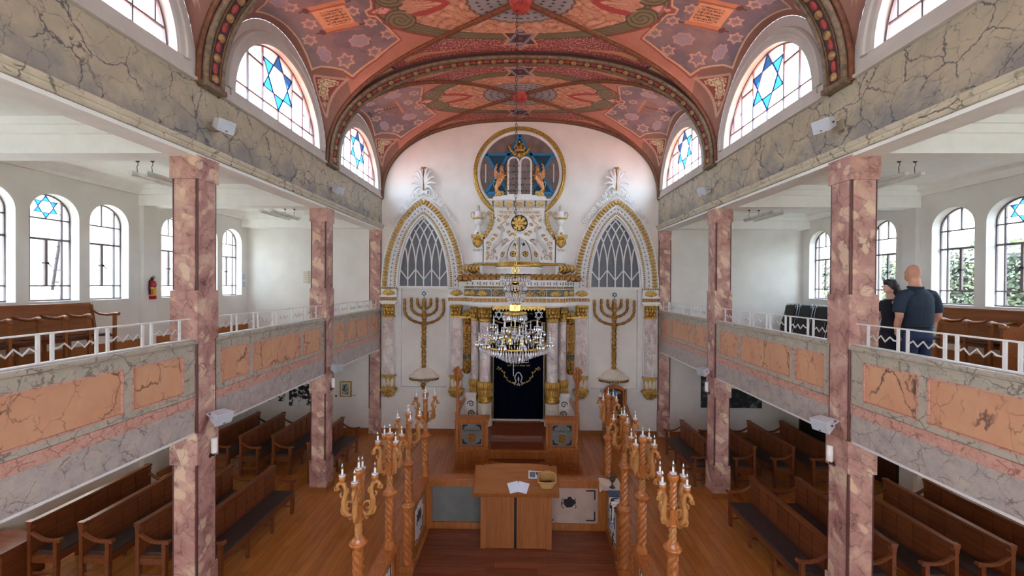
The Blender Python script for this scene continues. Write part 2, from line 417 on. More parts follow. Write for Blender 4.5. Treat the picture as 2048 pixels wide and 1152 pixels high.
NWIN = [0]
def aisle_window(X, sgn, c, star):
    NWIN[0] += 1; w = struct('window_%d' % NWIN[0], loc=(X, c, WIN_SILL)); g = X+sgn*.17
    def rect(a, b, mb, z0, z1, t=.012): mb.box(min(g-t, g+t), max(g-t, g+t), a, b, z0, z1)
    fr = MB(); ap = arch_pts(c, WIN_HW, WIN_SILL, WIN_SPR, 20)
    path = [((g, p[0], p[1]), (1,0,0), (0, (c-p[0]), (min(WIN_SPR, max(p[1], WIN_SPR))-p[1])+(.0 if p[1] > WIN_SPR else 0))) for p in ap]
    path = [(p, a, Vector(b).normalized() if Vector(b).length > 1e-5 else Vector((0,0,-1))) for p, a, b in path]
    fr.sweep(path, [(-.014,0),(.014,0),(.014,.022),(-.014,.022)])
    fr.box(g-.02, g+.02, c-WIN_HW, c+WIN_HW, WIN_SILL, WIN_SILL+.025); ob('frame', fr, M['muntin'], w)
    zs = [WIN_SILL+.02, 4.05, 4.81, 5.14]; xv = .225
    for z, t in ((4.05, .026), (4.81, .036), (5.14, .024)):
        m = MB(); rect(c-WIN_HW, c+WIN_HW, m, z-t/2, z+t/2, .014); ob('transom', m, M['muntin'], w)
    for d in (-xv, xv):
        m = MB(); top = WIN_SPR+math.sqrt(max(0, WIN_HW**2-d*d)); rect(c+d-.011, c+d+.011, m, WIN_SILL, top, .013); ob('mullion', m, M['muntin'], w)
    m = MB(); rect(c-.018, c+.018, m, 4.05, 4.81, .016); ob('mullion', m, M['muntin'], w)
    m = MB(); m.bar((g-sgn*.03, c, 4.42), (g-sgn*.05, c+.05, 4.36), .012, .012); m.box(g-.03, g+.03, c-.03, c+.03, 4.405, 4.44); ob('latch', m, M['dark'], w)
    # panes
    cols = [(-WIN_HW, -xv), (-xv, xv), (xv, WIN_HW)]
    for a, b in cols:
        lv = [WIN_SILL, 4.05, 4.81, 5.14, 9]
        for z0, z1 in zip(lv[:-1], lv[1:]):
            sp = [(a, b)] if not (a == -xv and z0 == 4.05) else [(a, 0), (0, b)]
            if a == -xv and z1 == 9 and not star: sp = [(a, 0), (0, b)]
            for aa, bb in sp:
                if z1 == 9:
                    pts = [(c+bb, z0)]+[(c+t, WIN_SPR+math.sqrt(max(0, WIN_HW**2-t*t))) for t in [bb+(aa-bb)*i/8 for i in range(9)]]+[(c+aa, z0)]
                else: pts = [(c+aa, z0), (c+bb, z0), (c+bb, z1), (c+aa, z1)]
                m = MB(); m.add([(g, y, z) for y, z in pts], [tuple(range(len(pts)))]); ob('pane', m, M['clear'], w)
    if not star:
        m = MB(); rect(c-.009, c+.009, m, 5.14, WIN_SPR+WIN_HW, .012); ob('mullion', m, M['muntin'], w)
    else:
        star_glass(w, g-sgn*.006, c, 5.335, .185, sgn, .006)
        for z in (5.335+.0925, 5.335-.0925):
            m = MB(); h = math.sqrt(max(0, WIN_HW**2-max(0, z-WIN_SPR)**2)); rect(c-min(h, xv), c+min(h, xv), m, z-.004, z+.004, .008); ob('came', m, M['lead'], w)
    return w
def star_glass(w, g, c, z, Rr, sgn, th):
    P = [(c+Rr*math.sin(PI/3*k), z+Rr*math.cos(PI/3*k)) for k in range(6)]
    r2 = Rr/math.sqrt(3); Q = [(c+r2*math.sin(PI/3*k+PI/6), z+r2*math.cos(PI/3*k+PI/6)) for k in range(6)]
    for k in range(6):
        t = [P[k], Q[k], Q[k-1]]; m = MB(); m.add([(g, a, b) for a, b in t], [(0,1,2)]); ob('star_pane', m, M['blueglass'], w)
    for tri in ((0,2,4), (1,3,5)):
        m = MB()
        for i in range(3):
            a, b = P[tri[i]], P[tri[(i+1) % 3]]; m.bar((g, a[0], a[1]), (g, b[0], b[1]), th*1.4, th*1.6, (1,0,0))
        ob('came', m, M['lead'], w)
for X, sgn in ((XL, -1), (XR, 1)):
    for i, c in enumerate(WC): aisle_window(X, sgn, c, i % 3 == 1)
    for c in GWIN:
        NWIN[0] += 1; w = struct('window_%d' % NWIN[0], loc=(X, c, .98)); g_ = X+sgn*.17
        q = MB()
        for yy in (-GW+.02, -GW/3, GW/3, GW-.02): q.box(g_-.015, g_+.015, c+yy-.018, c+yy+.018, .98, 2.15)
        for zz in (1.0, 1.75, 2.13): q.box(g_-.015, g_+.015, c-GW, c+GW, zz-.018, zz+.018)
        ob('frame', q, M['muntin'], w); q = MB(); q.add([(g_,c-GW,.98),(g_,c+GW,.98),(g_,c+GW,2.15),(g_,c-GW,2.15)], [(0,1,2,3)]); ob('pane', q, M['clear'], w)

# --- gallery floors, soffits, aisle ceilings, transverse beams, cornices
for s, X in ((-1, XL), (1, XR)):
    a, b = sorted((s*(W+.06), X+s*.02))
    struct('floor_gallery_%s' % ('left' if s < 0 else 'right'), MB().box(a, b, YN, YB, ZGC+.03, ZG), M['skirting'])
    struct('ceiling_undergallery_%s' % ('left' if s < 0 else 'right'), MB().box(a, b, YN, YB, ZGC, ZGC+.03), M['ceil'])
    a, b = sorted((s*(W+CS), X+s*.3))
    struct('ceiling_aisle_%s' % ('left' if s < 0 else 'right'), MB().box(a, b, YN, YB, ZC, ZC+.2), M['ceil'])
    for py in (*COLY, YB-.26):
        m = MB(); a, b = sorted((s*(W+CS), X)); m.box(a, b, py, py+.3, 5.64, ZC)
        m.box(a, b, py-.04, py+.34, 5.86, ZC); m.box(a, b, py-.07, py+.37, 5.96, ZC); struct('beam_aisle', m, M['ceil'])
    m = MB(); Xi = X-s*.001
    m.prism([(YN, 0)], 0, 0) if False else None
    prof = [(0,0),(.05,0),(.07,.05),(.13,.1),(.15,.17),(.2,.2),(0,.2)]
    m.sweep([((Xi, YN, ZC-.2), (-s,0,0), (0,0,1)), ((Xi, YB, ZC-.2), (-s,0,0), (0,0,1))], prof); struct('cornice_aisle', m, M['ceil'])
    m = MB(); a, b = sorted((X, X-s*.02)); m.box(a, b, YN, YB, ZG, ZG+.50); struct('baseboard_gallery', m, M['skirting'])
    for tx, tz in ((5.0, .15), (6.25, .30)):
        m = MB().box(*sorted((s*tx, X)), YN, YB, ZG, ZG+tz); struct('floor_tier', m, M['skirting'])
    m = MB(); m.box(a, b, YN, YB, 0, .14); struct('baseboard_aisle', m, M['skirting'])
m = MB(); m.box(XL, -1.42, YB-.02, YB, 0, .13); m.box(1.36, XR, YB-.02, YB, 0, .13); struct('baseboard_back', m, M['skirting'])

# --- nave beams (painted marble) with cornice
for s in (-1, 1):
    nm = 'left' if s < 0 else 'right'
    a, b = sorted((s*W, s*(W+CS))); m = MB().box(a, b, YN, YB, 5.64, Z0+.02); struct('beam_%s' % nm, m, M['beam'])
    prof = [(0,0),(.03,0),(.045,.02),(.045,.045),(.06,.05),(.075,.075),(.075,.1),(.03,.112),(0,.112)]
    m = MB(); m.sweep([((s*W, YN, 5.645), (-s,0,0), (0,0,1)), ((s*W, YB, 5.645), (-s,0,0), (0,0,1))], prof); struct('cornice_%s' % nm, m, M['cornice'])
    m = MB(); a, b = sorted((s*(W+.004), s*(W+CS))); m.box(a, b, YN, YB, 5.6, 5.645); struct('beam_soffit_%s' % nm, m, M['ceil'])

# --- columns
def column(s, y):
    c = struct('column', loc=(s*(W+CS/2), y, 0)); x0, x1 = s*W, s*(W+CS); h = .022
    def blk(name, z0, z1, e, mat):
        m = MB(); a, b = sorted((x0-s*e, x1+s*e)); k = .03
        # square shaft with re-entrant corners holding the dark beads
        xa, xb, ya, yb = a, b, y-e, y+CS+e
        m.prism([(xa+k,ya),(xb-k,ya),(xb-k,ya+k),(xb,ya+k),(xb,yb-k),(xb-k,yb-k),(xb-k,yb),(xa+k,yb),(xa+k,yb-k),(xa,yb-k),(xa,ya+k),(xa+k,ya+k)] if e < .001 else [(xa,ya),(xb,ya),(xb,yb),(xa,yb)], z0, z1, 'xy')
        ob(name, m, mat, c)
    zz = [(.0,.09,.03,'base','skirting'), (.09,.62,.008,'plinth','pink'), (.62,1.95,0,'shaft_block','pink'), (1.95,2.33,.012,'capital','pink'), (2.33,3.42,0,'shaft_block','pink'),
          (3.42,4.02,.010,'collar_block','pink'), (4.02,4.36,0,'shaft_block','pink'), (4.36,5.34,0,'shaft_block','pink'), (5.34,5.62,.014,'capital','pink')]
    for z0, z1, e, nme, mt in zz: blk(nme, z0, z1-.0015, e, M[mt])
    for xx in (x0+s*.014, x1-s*.014):
        for yy in (y+.014, y+CS-.014):
            for z0, z1 in ((.62,1.95),(2.33,3.42),(4.02,5.34)):
                m = MB(); m.lathe([(.011,z0),(.011,z1)], (xx,yy,0), 8); ob('corner_bead', m, M['bead'], c)
for y in COLY:
    for s in (-1, 1): column(s, y)
for s in (-1, 1):    # half columns on the end wall
    c = struct('column', loc=(s*(W+.15), YB, 0)); a, b = sorted((s*W, s*(W+CS)))
    for z0, z1, e in ((.0,.7,.008),(.7,2.34,0),(2.34,3.5,0),(3.5,4.05,.008),(4.05,5.34,0),(5.34,5.62,.012)):
        m = MB().box(a-e, b+e, YB-.07-e, YB, z0, z1-.002); ob('shaft_block', m, M['pink'], c)
    for xx in (a+.0, b-.0):
        m = MB().lathe([(.012,.7),(.012,5.34)], (xx, YB-.072, 0), 8); ob('corner_bead', m, M['bead'], c)

# --- gallery parapets
def parapet(s, y0, y1, panels):
    p = struct('wall_parapet_%s' % ('left' if s < 0 else 'right'), loc=(s*W, y0, ZG)); xf = W+.035
    def bx(m, d0, d1, ya, yb, z0, z1): a, b = sorted((s*(xf+d0), s*(xf+d1))); m.box(a, b, ya, yb, z0, z1); return m
    ob('parapet_core', bx(MB(), .02, .16, y0, y1, ZGC, 3.42), M['para'], p)
    ob('fascia', bx(MB(), 0, .03, y0, y1, ZGC+.015, 2.64), M['fascia'], p)
    ob('band', bx(bx(MB(), -.012, .03, y0, y1, 2.645, 2.735), -.02, .03, y0, y1, 2.737, 2.76), M['paraband'], p)
    m = bx(MB(), -.005, .03, y0, y1, 2.762, 2.83)
    bx(m, -.005, .03, y0, y1, 3.26, 3.36); e = [y0]
    for a, b in panels: e += [a, b]
    e.append(y1)
    for a, b in zip(e[0::2], e[1::2]): bx(m, -.005, .03, a, b, 2.83, 3.26)
    ob('panel_frame', m, M['para'], p)
    for a, b in panels:
        q = bx(MB(), .012, .03, a+.001, b-.001, 2.831, 3.259); o = ob('panel', q, M['parapanel'], p)
        m = MB()
        for (ya, za), (yb, zb) in (((a,2.83),(b,2.83)),((b,2.83),(b,3.26)),((b,3.26),(a,3.26)),((a,3.26),(a,2.83))):
            m.bar((s*(xf-.001), ya, za), (s*(xf-.001), yb, zb), .018, .018, (1,0,0))
        ob('panel_moulding', m, M['paraband'], o)
    m = MB(); prof = [(-.02,0),(.015,0),(.02,.02),(.045,.03),(.05,.05),(.05,.075),(-.17,.075),(-.17,0)]
    m.sweep([((s*xf, y0, 3.36), (-s,0,0), (0,0,1)), ((s*xf, y1, 3.36), (-s,0,0), (0,0,1))], prof); ob('parapet_cap', m, M['para'], p)
    m = bx(MB(), 0, .08, y0, y1, ZGC-.012, ZGC+.014); ob('soffit_edge', m, M['white'], p)
def bay_panels(y0, y1): 
    L = y1-y0; return [(y0+.11, y0+.63), (y0+.73, y1-.86), (y1-.76, y1-.16)]
GY = [(1.82, 4.66), (4.97, 7.81), (8.12, YB-.07)]
for s in (-1, 1):
    parapet(s, YN, 1.5, [(YN+.3, 1.2)])
    for a, b in GY: parapet(s, a, b, bay_panels(a, b))

# --- lunette walls, windows
def lun_outer(t): return (1.42*math.cos(t), Z0+1.65*math.sin(t))
LR, LZ = 1.12, 6.655
def lunette(s, yc, fine=True):
    m = MB(); n = 40
    o_ = [lun_outer(PI*i/n) for i in range(n+1)]; i_ = [(LR*math.cos(PI*i/n), LZ+LR*math.sin(PI*i/n)) for i in range(n+1)]
    X = s*W
    for k in range(n): m.add([(X,yc+o_[k][0],o_[k][1]),(X,yc+o_[k+1][0],o_[k+1][1]),(X,yc+i_[k+1][0],i_[k+1][1]),(X,yc+i_[k][0],i_[k][1])], [(0,1,2,3)])
    for sg in (1, -1): m.add([(X,yc+sg*1.42,Z0),(X,yc+sg*LR,LZ),(X,yc+sg*LR,Z0)], [(0,1,2)])
    m.add([(X,yc-LR,Z0),(X,yc+LR,Z0),(X,yc+LR,LZ),(X,yc-LR,LZ)], [(0,1,2,3)])
    cl = i_+[i_[0]]
    for a, b in zip(cl[:-1], cl[1:]): m.add([(X,yc+a[0],a[1]),(X,yc+b[0],b[1]),(X+s*.3,yc+b[0],b[1]),(X+s*.3,yc+a[0],a[1])], [(0,1,2,3)])
    # solid spandrels out to the arches (seal)
    m.add([(X+s*.02,yc-1.6,Z0),(X+s*.02,yc-LR,Z0),(X+s*.02,yc-LR,LZ),(X+s*.02,yc-1.1,8.3),(X+s*.02,yc-1.6,8.3)], [(0,1,2,3,4)]) if False else None
    struct('wall_lunette', m, M['plaster_lun'])
    t = MB()
    pth = [((X, yc+(LR)*math.cos(PI*i/n), LZ+LR*math.sin(PI*i/n)), (-s,0,0), (0, math.cos(PI*i/n), math.sin(PI*i/n))) for i in range(n+1)]
    t.sweep(pth, [(0,.0),(.02,.0),(.03,.04),(.03,.1),(.045,.12),(.045,.16),(.015,.18),(0,.18)])
    t.box(*sorted((X, X-s*.05)), yc-1.36, yc+1.36, Z0-.005, Z0+.03); t.box(*sorted((X, X-s*.035)), yc-1.3, yc+1.3, Z0+.03, Z0+.09)
    t.box(*sorted((X, X-s*.02)), yc-1.2, yc+1.2, Z0+.09, LZ)
    struct('trim_lunette', t, M['plaster_lun'])
    NWIN[0] += 1; w = struct('window_%d' % NWIN[0], loc=(X, yc, LZ)); g = X+s*.10
    fr = MB(); fr.sweep([((g, yc+LR*math.cos(PI*i/n), LZ+LR*math.sin(PI*i/n)), (1,0,0), (0,-math.cos(PI*i/n),-math.sin(PI*i/n))) for i in range(n+1)], [(-.015,0),(.015,0),(.015,.022),(-.015,.022)])
    fr.box(g-.015, g+.015, yc-LR, yc+LR, LZ, LZ+.02); ob('frame', fr, M['muntin'], w)
    hb = LZ+.235; SZ, SR = LZ+.235+.44, .44; V = [-.72, -.385, .385, .72]
    def H(d): return LZ+math.sqrt(max(0, LR*LR-d*d))
    def barz(d, z0, z1, th=.009): mm = MB().box(g-.012, g+.012, yc+d-th, yc+d+th, z0, z1); ob('mullion', mm, M['muntin'], w)
    mm = MB().box(g-.013, g+.013, yc-LR*.97, yc+LR*.97, hb-.01, hb+.01); ob('transom', mm, M['muntin'], w)
    for d in V: barz(d, LZ, H(d))
    barz(0, LZ, hb); barz(-.97, hb, H(.97)); barz(.97, hb, H(.97))
    for a, b in ((-.72,-.385), (.385,.72)):
        mm = MB().box(g-.013, g+.013, yc+a, yc+b, hb+.5, hb+.53); ob('transom', mm, M['muntin'], w)
    ys = [-LR]+V[:2]+[0]+V[2:]+[LR]
    def clip(a, b, z0, z1):
        tt = [b+(a-b)*i/10 for i in range(11)]; top = [(t, min(z1, H(t))) for t in tt]
        top = [(t, max(z, z0)) for t, z in top]; return [(a, z0), (b, z0)]+top
    cells = [(a, b, LZ, hb) for a, b in zip(ys[:-1], ys[1:])]
    cells += [(-LR,-.97,hb,9),(-.97,-.72,hb,9),(-.72,-.385,hb,hb+.515),(-.72,-.385,hb+.515,9),(-.385,.385,hb,9),(.385,.72,hb,hb+.515),(.385,.72,hb+.515,9),(.72,.97,hb,9),(.97,LR,hb,9)]
    for a, b, z0, z1 in cells:
        pts = clip(a, b, z0, z1); q = MB(); q.add([(g, yc+y, z) for y, z in pts], [tuple(range(len(pts)))]); ob('pane', q, M['milk'], w)
    star_glass(w, g-s*.008, yc, SZ, SR, s, .010)
    for (d, z) in ((-.55, hb+.25), (.55, hb+.25)):
        q = MB(); q.bar((g-s*.02, yc+d+.15, z), (g-s*.04, yc+d+.17, z-.05), .01, .01); ob('latch', q, M['dark'], w)
for yc in BAYC:
    for s in (-1, 1): lunette(s, yc)

# --- wall behind the camera, with unseen street windows added to light the nave
m = MB(); hw = 1.0
for a, b, z0, z1 in ((XL-.2,XR+.2,0,2.9),(XL-.2,-3.0,2.9,4.5),(3.0,XR+.2,2.9,4.5),(-.25,.25,2.9,4.5),(XL-.2,XR+.2,4.5,9.0)):
    m.box(a, b, YN-.3, YN, z0, z1)
struct('wall_rear', m, M['plaster'])
for k, a in enumerate((-1.62, 1.62)):
    NWIN[0] += 1; w = struct('window_%d' % NWIN[0], loc=(a, YN, 2.9)); q = MB()
    for xx in (-1.37, -.46, .46, 1.37): q.box(a+xx-.02, a+xx+.02, YN-.2, YN-.16, 2.9, 4.5)
    for zz in (2.92, 3.7, 4.48): q.box(a-1.37, a+1.37, YN-.2, YN-.16, zz-.02, zz+.02)
    ob('frame', q, M['muntin'], w); q = MB(); q.add([(a-1.37,YN-.18,2.9),(a+1.37,YN-.18,2.9),(a+1.37,YN-.18,4.5),(a-1.37,YN-.18,4.5)], [(0,1,2,3)])
    ob('pane', q, M['clear'], w)
# ================================================================= painted vault
def sAf(u): u = np.clip(np.abs(u), 0, 1); return np.maximum(0, 1-u**2.4)**(1/2.4)
def rvf(u): return 1-(1-np.clip(np.abs(u), 0, 1))**1.7
def vault_z(X, yd):
    u = np.clip(np.abs(X)/W, 0, 1); v = np.abs(yd)/1.42; zA = Z0+RISE*sAf(u); rv = np.maximum(rvf(u), 1e-5)
    zc = np.maximum(8.64-.52*u**2.2, zA)
    return np.where(v < rv, zA+(zc-zA)*np.sqrt(np.maximum(0, 1-np.minimum(v/rv, 1)**2)), zA)
def npoly(px, py, P):
    """inside mask and distance to the outline"""
    ins = np.zeros(px.shape, bool); d = np.full(px.shape, 9.0); n = len(P)
    for i in range(n):
        (x0, y0), (x1, y1) = P[i], P[(i+1) % n]
        c = ((y0 > py) != (y1 > py)) & (px < (x1-x0)*(py-y0)/((y1-y0) or 1e-9)+x0); ins ^= c
        L = (x1-x0)**2+(y1-y0)**2 or 1e-9; t = np.clip(((px-x0)*(x1-x0)+(py-y0)*(y1-y0))/L, 0, 1)
        d = np.minimum(d, np.hypot(px-x0-t*(x1-x0), py-y0-t*(y1-y0)))
    return ins, d
def npline(px, py, P):
    d = np.full(px.shape, 9.0)
    for (x0, y0), (x1, y1) in zip(P[:-1], P[1:]):
        L = (x1-x0)**2+(y1-y0)**2 or 1e-9; t = np.clip(((px-x0)*(x1-x0)+(py-y0)*(y1-y0))/L, 0, 1)
        d = np.minimum(d, np.hypot(px-x0-t*(x1-x0), py-y0-t*(y1-y0)))
    return d
def starP(cx_, cy_, r, rot=0): return [(cx_+(r if k % 2 == 0 else r*.577)*math.cos(rot+PI/6*k), cy_+(r if k % 2 == 0 else r*.577)*math.sin(rot+PI/6*k)) for k in range(12)]
def vnoise(x, y, seed=0):
    def h(i, j): return np.modf(np.abs(np.sin(i*127.1+j*311.7+seed*74.7)*43758.5453))[0]
    xi, yi = np.floor(x), np.floor(y); f, g = x-xi, y-yi; f = f*f*(3-2*f); g = g*g*(3-2*g)
    return (h(xi,yi)*(1-f)+h(xi+1,yi)*f)*(1-g)+(h(xi,yi+1)*(1-f)+h(xi+1,yi+1)*f)*g
def fbm(x, y, s=0): return vnoise(x,y,s)*.5+vnoise(x*2.1,y*2.1,s+1)*.27+vnoise(x*4.3,y*4.3,s+2)*.15+vnoise(x*8.7,y*8.7,s+3)*.08
def paint(X, yd, Z, bay):
    xa, sx = np.abs(X), np.sign(X); ya = np.abs(yd); u = xa/W
    side = ya/1.42 < rvf(u)
    C = np.zeros(X.shape+(3,)); C[:] = np.array(lin((190,120,96))[:3])
    def put(mask, c, a=1.0):
        c = np.array(lin(c)[:3]); w = (mask.astype(float)*a)[..., None]; C[:] = C*(1-w)+c*w
    nz = fbm(X*2+7*bay, yd*2); nf = fbm(X*9, yd*9, 5); nff = fbm(X*26, yd*26, 9)
    # end cells: red field, fans, dark feet
    end = ~side
    put(end, (150,58,54)); put(end & (nff > .58), (120,40,42), .6)
    gx, gy = X*17, yd*17; ci, cj = np.floor(gx), np.floor(gy)
    jx = np.modf(np.abs(np.sin(ci*12.9+cj*78.2)*43758))[0]*.6+.2; jy = np.modf(np.abs(np.sin(ci*39.3+cj*11.1)*24634))[0]*.6+.2
    dots = np.hypot(gx-ci-jx, gy-cj-jy)
    put(end & (dots < .17), (226,178,160))
    sw = np.sin(X*22+3*np.sin(yd*15+X*5))*np.sin(yd*24+2.5*np.sin(X*13)); put(end & (np.abs(sw) < .07) & (xa < 1.5), (214,150,140), .8)
    fanz = end & (xa > 2.42+.35*(1.4-ya)); ang = np.arctan2(Z-6.5, (1.55-ya)*1.6+.05*xa)
    put(fanz, (184,140,100)); put(fanz & (np.sin(ang*34+xa*2) > .45), (122,84,58)); put(fanz & (np.sin(ang*34+xa*2) < -.7), (206,168,124))
    put(end & (np.abs(xa-(2.42+.35*(1.4-ya))) < .025), (44,36,52))
    tg = np.abs(ya-1.22-.03*np.sin(xa*6)); put(end & (xa > .9) & (xa < 2.2) & (tg < .05*(xa-.9)), (196,140,84), .85)
    foot = end & (Z < 7.62); put(foot, (34,30,36)); put(foot & (np.sin(ang*30) > .6), (150,124,90), .9); put(end & (Z < 7.0), (92,74,60))
    put(end & (ya > 1.375), (140,98,66)); put(end & (ya > 1.375) & (ya < 1.40), (84,50,40))
    # central medallion over all four cells
    e = np.hypot(xa/2.32, yd/1.02); inn = (e < 1) & (xa < 2.3)
    put(inn, (206,146,108)); lw = np.sin(X*15+4*nf+2*np.sin(yd*12))*np.sin(yd*17+4*nz+2*np.sin(X*9))
    put(inn & (np.abs(lw) < .10), (160,96,62), .85); put(inn & (lw > .62), (226,170,136), .7); put(inn & (np.abs(np.sin(X*6)*np.cos(yd*9+X)-.25) < .05), (176,112,70), .8)
    put((e < 1) & (e > .845), (126,114,76)); gl = np.sin(e*150+5*nz+14*np.arctan2(yd, xa))
    put((e < 1) & (e > .845) & (gl > .35), (96,88,58)); put((np.abs(e-.845) < .010) | (np.abs(e-1) < .010), (70,64,46), .8)
    # curls of the green ribbon and the pink lozenge
    for cyc_ in (.27,):
        dx, dy = xa-2.0, ya-cyc_; r = np.hypot(dx, dy*1.1); th = np.arctan2(dy, dx)
        m = r < .25; put(m, (130,118,78)); put(m & (np.sin(r*70-th*1.5) > .45), (92,84,56)); put(np.abs(r-.25) < .012, (74,66,46))
    i1, d1 = npoly(xa, ya, [(2.02,0),(2.2,.1),(2.42,.02),(2.36,-.1),(2.2,-.1)]); put(i1, (222,160,146)); put(i1 & (nff > .55), (168,90,80)); put(i1 & (d1 < .02), (150,76,60))
    # red flames with cream rays
    hp = [(1.16,0),(1.32,.10),(1.55,.17),(1.74,.19),(1.88,.12),(1.8,0),(1.8,-.1),(1.3,-.1)]
    i2, d2 = npoly(xa, ya, hp); hd = npline(xa, ya, hp[:4]); put(i2, (214,158,124)); th = np.arctan2(ya, xa-1.95)
    put(i2 & (np.sin(th*60) > .3), (176,100,72)); put((hd < .035+.025*np.sin((xa-1.1)*4)) & (xa < 1.8), (176,48,40))
    # starry grey oval
    ov = np.hypot(xa/.86, yd/.54); sc = ov+.02*np.cos(30*np.arctan2(yd/.54, X/.86)); put(sc < 1, (150,150,154)); put(np.abs(sc-1) < .025, (104,84,72))
    tt = np.arctan2(yd/.54, X/.86)
    for k, q in ((1, .22), (2, .42), (3, .62), (4, .82)):
        nn = 10+6*k; a = (tt/(2*PI)*nn+.5*(k % 2)); fa = a-np.floor(a)-.5; dd = np.hypot(fa*2*PI/nn*q*.7, (ov-q)*.7)
        put((dd < .024) & (sc < 1), (52,50,74))
    # stars of David by the arches
    for r_, c_ in ((.40, (214,156,112)), (.33, (66,48,62))):
        i3, d3 = npoly(X, ya, starP(0, 1.0, r_, PI/2)); put(i3, c_)
    for rot in (0, PI):
        T = [(.33*math.cos(PI/2+rot+2*PI/3*k), 1.0+.33*math.sin(PI/2+rot+2*PI/3*k)) for k in range(3)]
        d4 = npline(X, ya, T+[T[0]]); ii, _ = npoly(X, ya, T); put(ii & (d4 < .05) & (X*(1 if rot == 0 else -1) > -.05), (160,140,156), .9)
    put(np.hypot(X, ya-1.0) < .055, (150,40,50)); put(np.abs(np.hypot(X, ya-1.0)-.07) < .012, (40,30,44))
    # sky panel of the side cells
    ns = (ya/1.42 < rvf(u)-.02)
    P = [(2.47,0),(2.46,.06),(2.36,.10),(2.33,.17),(2.16,.72),(2.68,1.02),(3.19,1.19),(3.30,1.02),(3.45,.90),(3.6,.80),(3.745,.76),(3.70,.45),(3.67,.2),(3.665,0)]
    P2 = P+[(x, -y) for x, y in P[::-1]][1:]
    s5, d5 = npoly(xa, ya, P2); near_w = np.abs(xa-3.7) < .1
    put(s5 & side, (136,114,118)); put(s5 & side & (nz > .55), (116,100,112), .7); put(s5 & side & (nz < .42), (152,122,118), .6)
    band = side & (~s5) & (d5 < .10); put(side & ~s5 & (xa > 3.3), (150,98,80))
    put(side & (d5 < .013), (226,176,132)); put(side & ~s5 & (d5 > .03) & (d5 < .05) & (xa < 3.3), (150,62,42))
    put(side & (e > 1) & (e < 1.03) & (xa < 2.3), (150,62,42))
    inp = s5 & side
    for (a, b, r_) in ((3.36,-.05,.11),(3.53,.27,.11),(2.64,-.11,.10),(2.48,.21,.10),(2.31,.55,.11),(2.65,.88,.12),(3.18,.88,.15),(2.4,-.5,.11),(2.75,-.85,.12),(3.2,-.85,.14),(3.4,-.5,.10)):
        i6, d6 = npoly(xa, yd, starP(a, b, r_, .3)); put(inp & (d6 < .016), (206,160,132)); put(inp & i6 & (d6 > .02), (150,128,136), .7)
    for (a, b, rx, ry) in ((2.8,.56,.16,.13),(2.85,-.6,.17,.12),(3.45,.62,.09,.16),(3.45,-.7,.09,.16)):
        th = np.arctan2((yd-b)/ry, (xa-a)/rx); q = np.hypot((xa-a)/rx, (yd-b)/ry)*(1+.10*np.cos(th*7)); put(inp & (q < 1), (164,142,156)); put(inp & (np.abs(q-1) < .09), (206,158,138), .8)
    if bay == 1:   # parchment scroll with its two rollers
        a = np.array([3.28,-.33]); ex = np.array([2.66,-.33])-a; ey = np.array([3.29,.19])-a
        s_ = ((xa-a[0])*ex[0]+(yd-a[1])*ex[1])/ex.dot(ex); t_ = ((xa-a[0])*ey[0]+(yd-a[1])*ey[1])/ey.dot(ey)
        put(inp & (s_ > .1) & (s_ < .92) & (t_ > 0) & (t_ < 1), (222,156,104))
        li = np.floor(s_*11); tx = (vnoise(s_*60, t_*46, 3) > .45) & (np.modf(s_*11)[0] > .3); tx = (np.modf(t_*8)[0] > .35) & (vnoise(s_*70, t_*90, 3) > .42)
        put(inp & (s_ > .25) & (s_ < .86) & (t_ > .2) & (t_ < .82) & tx, (84,54,44))
        for t0 in (-.02, 1.0):
            q = np.abs(t_-t0); put(inp & (q < .115) & (s_ > -.0) & (s_ < 1), (206,130,82)); put(inp & (np.abs(t_-t0-.07) < .035) & (s_ > 0) & (s_ < 1), (160,92,58))
            put(inp & (q < .03) & (s_ > -.16) & (s_ < 1.14) & ((s_ < 0) | (s_ > 1)), (96,52,50)); put(inp & (np.hypot((s_-.02)*.75, (t_-t0)*.5) < .06), (110,56,52))
    else:          # painted lamp with seven arms, its stem towards the window
        for rr in (.07, .14, .21, .28):
            d = np.abs(np.hypot(xa-2.93, yd)-rr); put(inp & (d < .022) & (xa >= 2.93-.02), (96,56,50)); put(inp & (d < .006) & (xa >= 2.91), (206,150,110))
        put(inp & (np.abs(xa-2.88) < .03) & (np.abs(yd) < .32), (186,128,86)); put(inp & (np.abs(yd) < .022) & (xa > 2.9) & (xa < 3.6), (96,56,50))
        put(inp & (xa > 3.56) & (xa < 3.62) & (np.abs(yd) < .12), (96,56,50))
    # shell emblems in the corners of the pendentives
    E_ = [(.86,7.90),(1.20,8.00),(1.335,7.36)]; i7, d7 = npoly(ya, Z, E_); m = side & (xa > 3.15)
    put(m & (d7 < .022), (196,150,124)); put(m & i7 & (d7 > .012), (150,52,40))
    for (a, b, r_) in ((1.07,7.86,.10),(1.0,7.87,.06),(1.15,7.9,.05),(1.13,7.72,.08),(1.2,7.66,.05),(1.24,7.55,.05),(1.1,7.78,.07),(1.27,7.47,.025)):
        q = np.hypot(ya-a, Z-b); lob = r_*(.85+.15*np.cos(6*np.arctan2(Z-b, ya-a))); put(m & i7 & (q < lob) & (d7 > .02), (222,192,146)); put(m & i7 & (np.abs(q-lob*.55) < .008), (150,100,66))
    C = np.clip(C*(.93+.14*nff)[..., None]*1.12+.01, 0, .9)
    lu = C.mean(-1, keepdims=True); C = lu+(C-lu)*.82
    return C
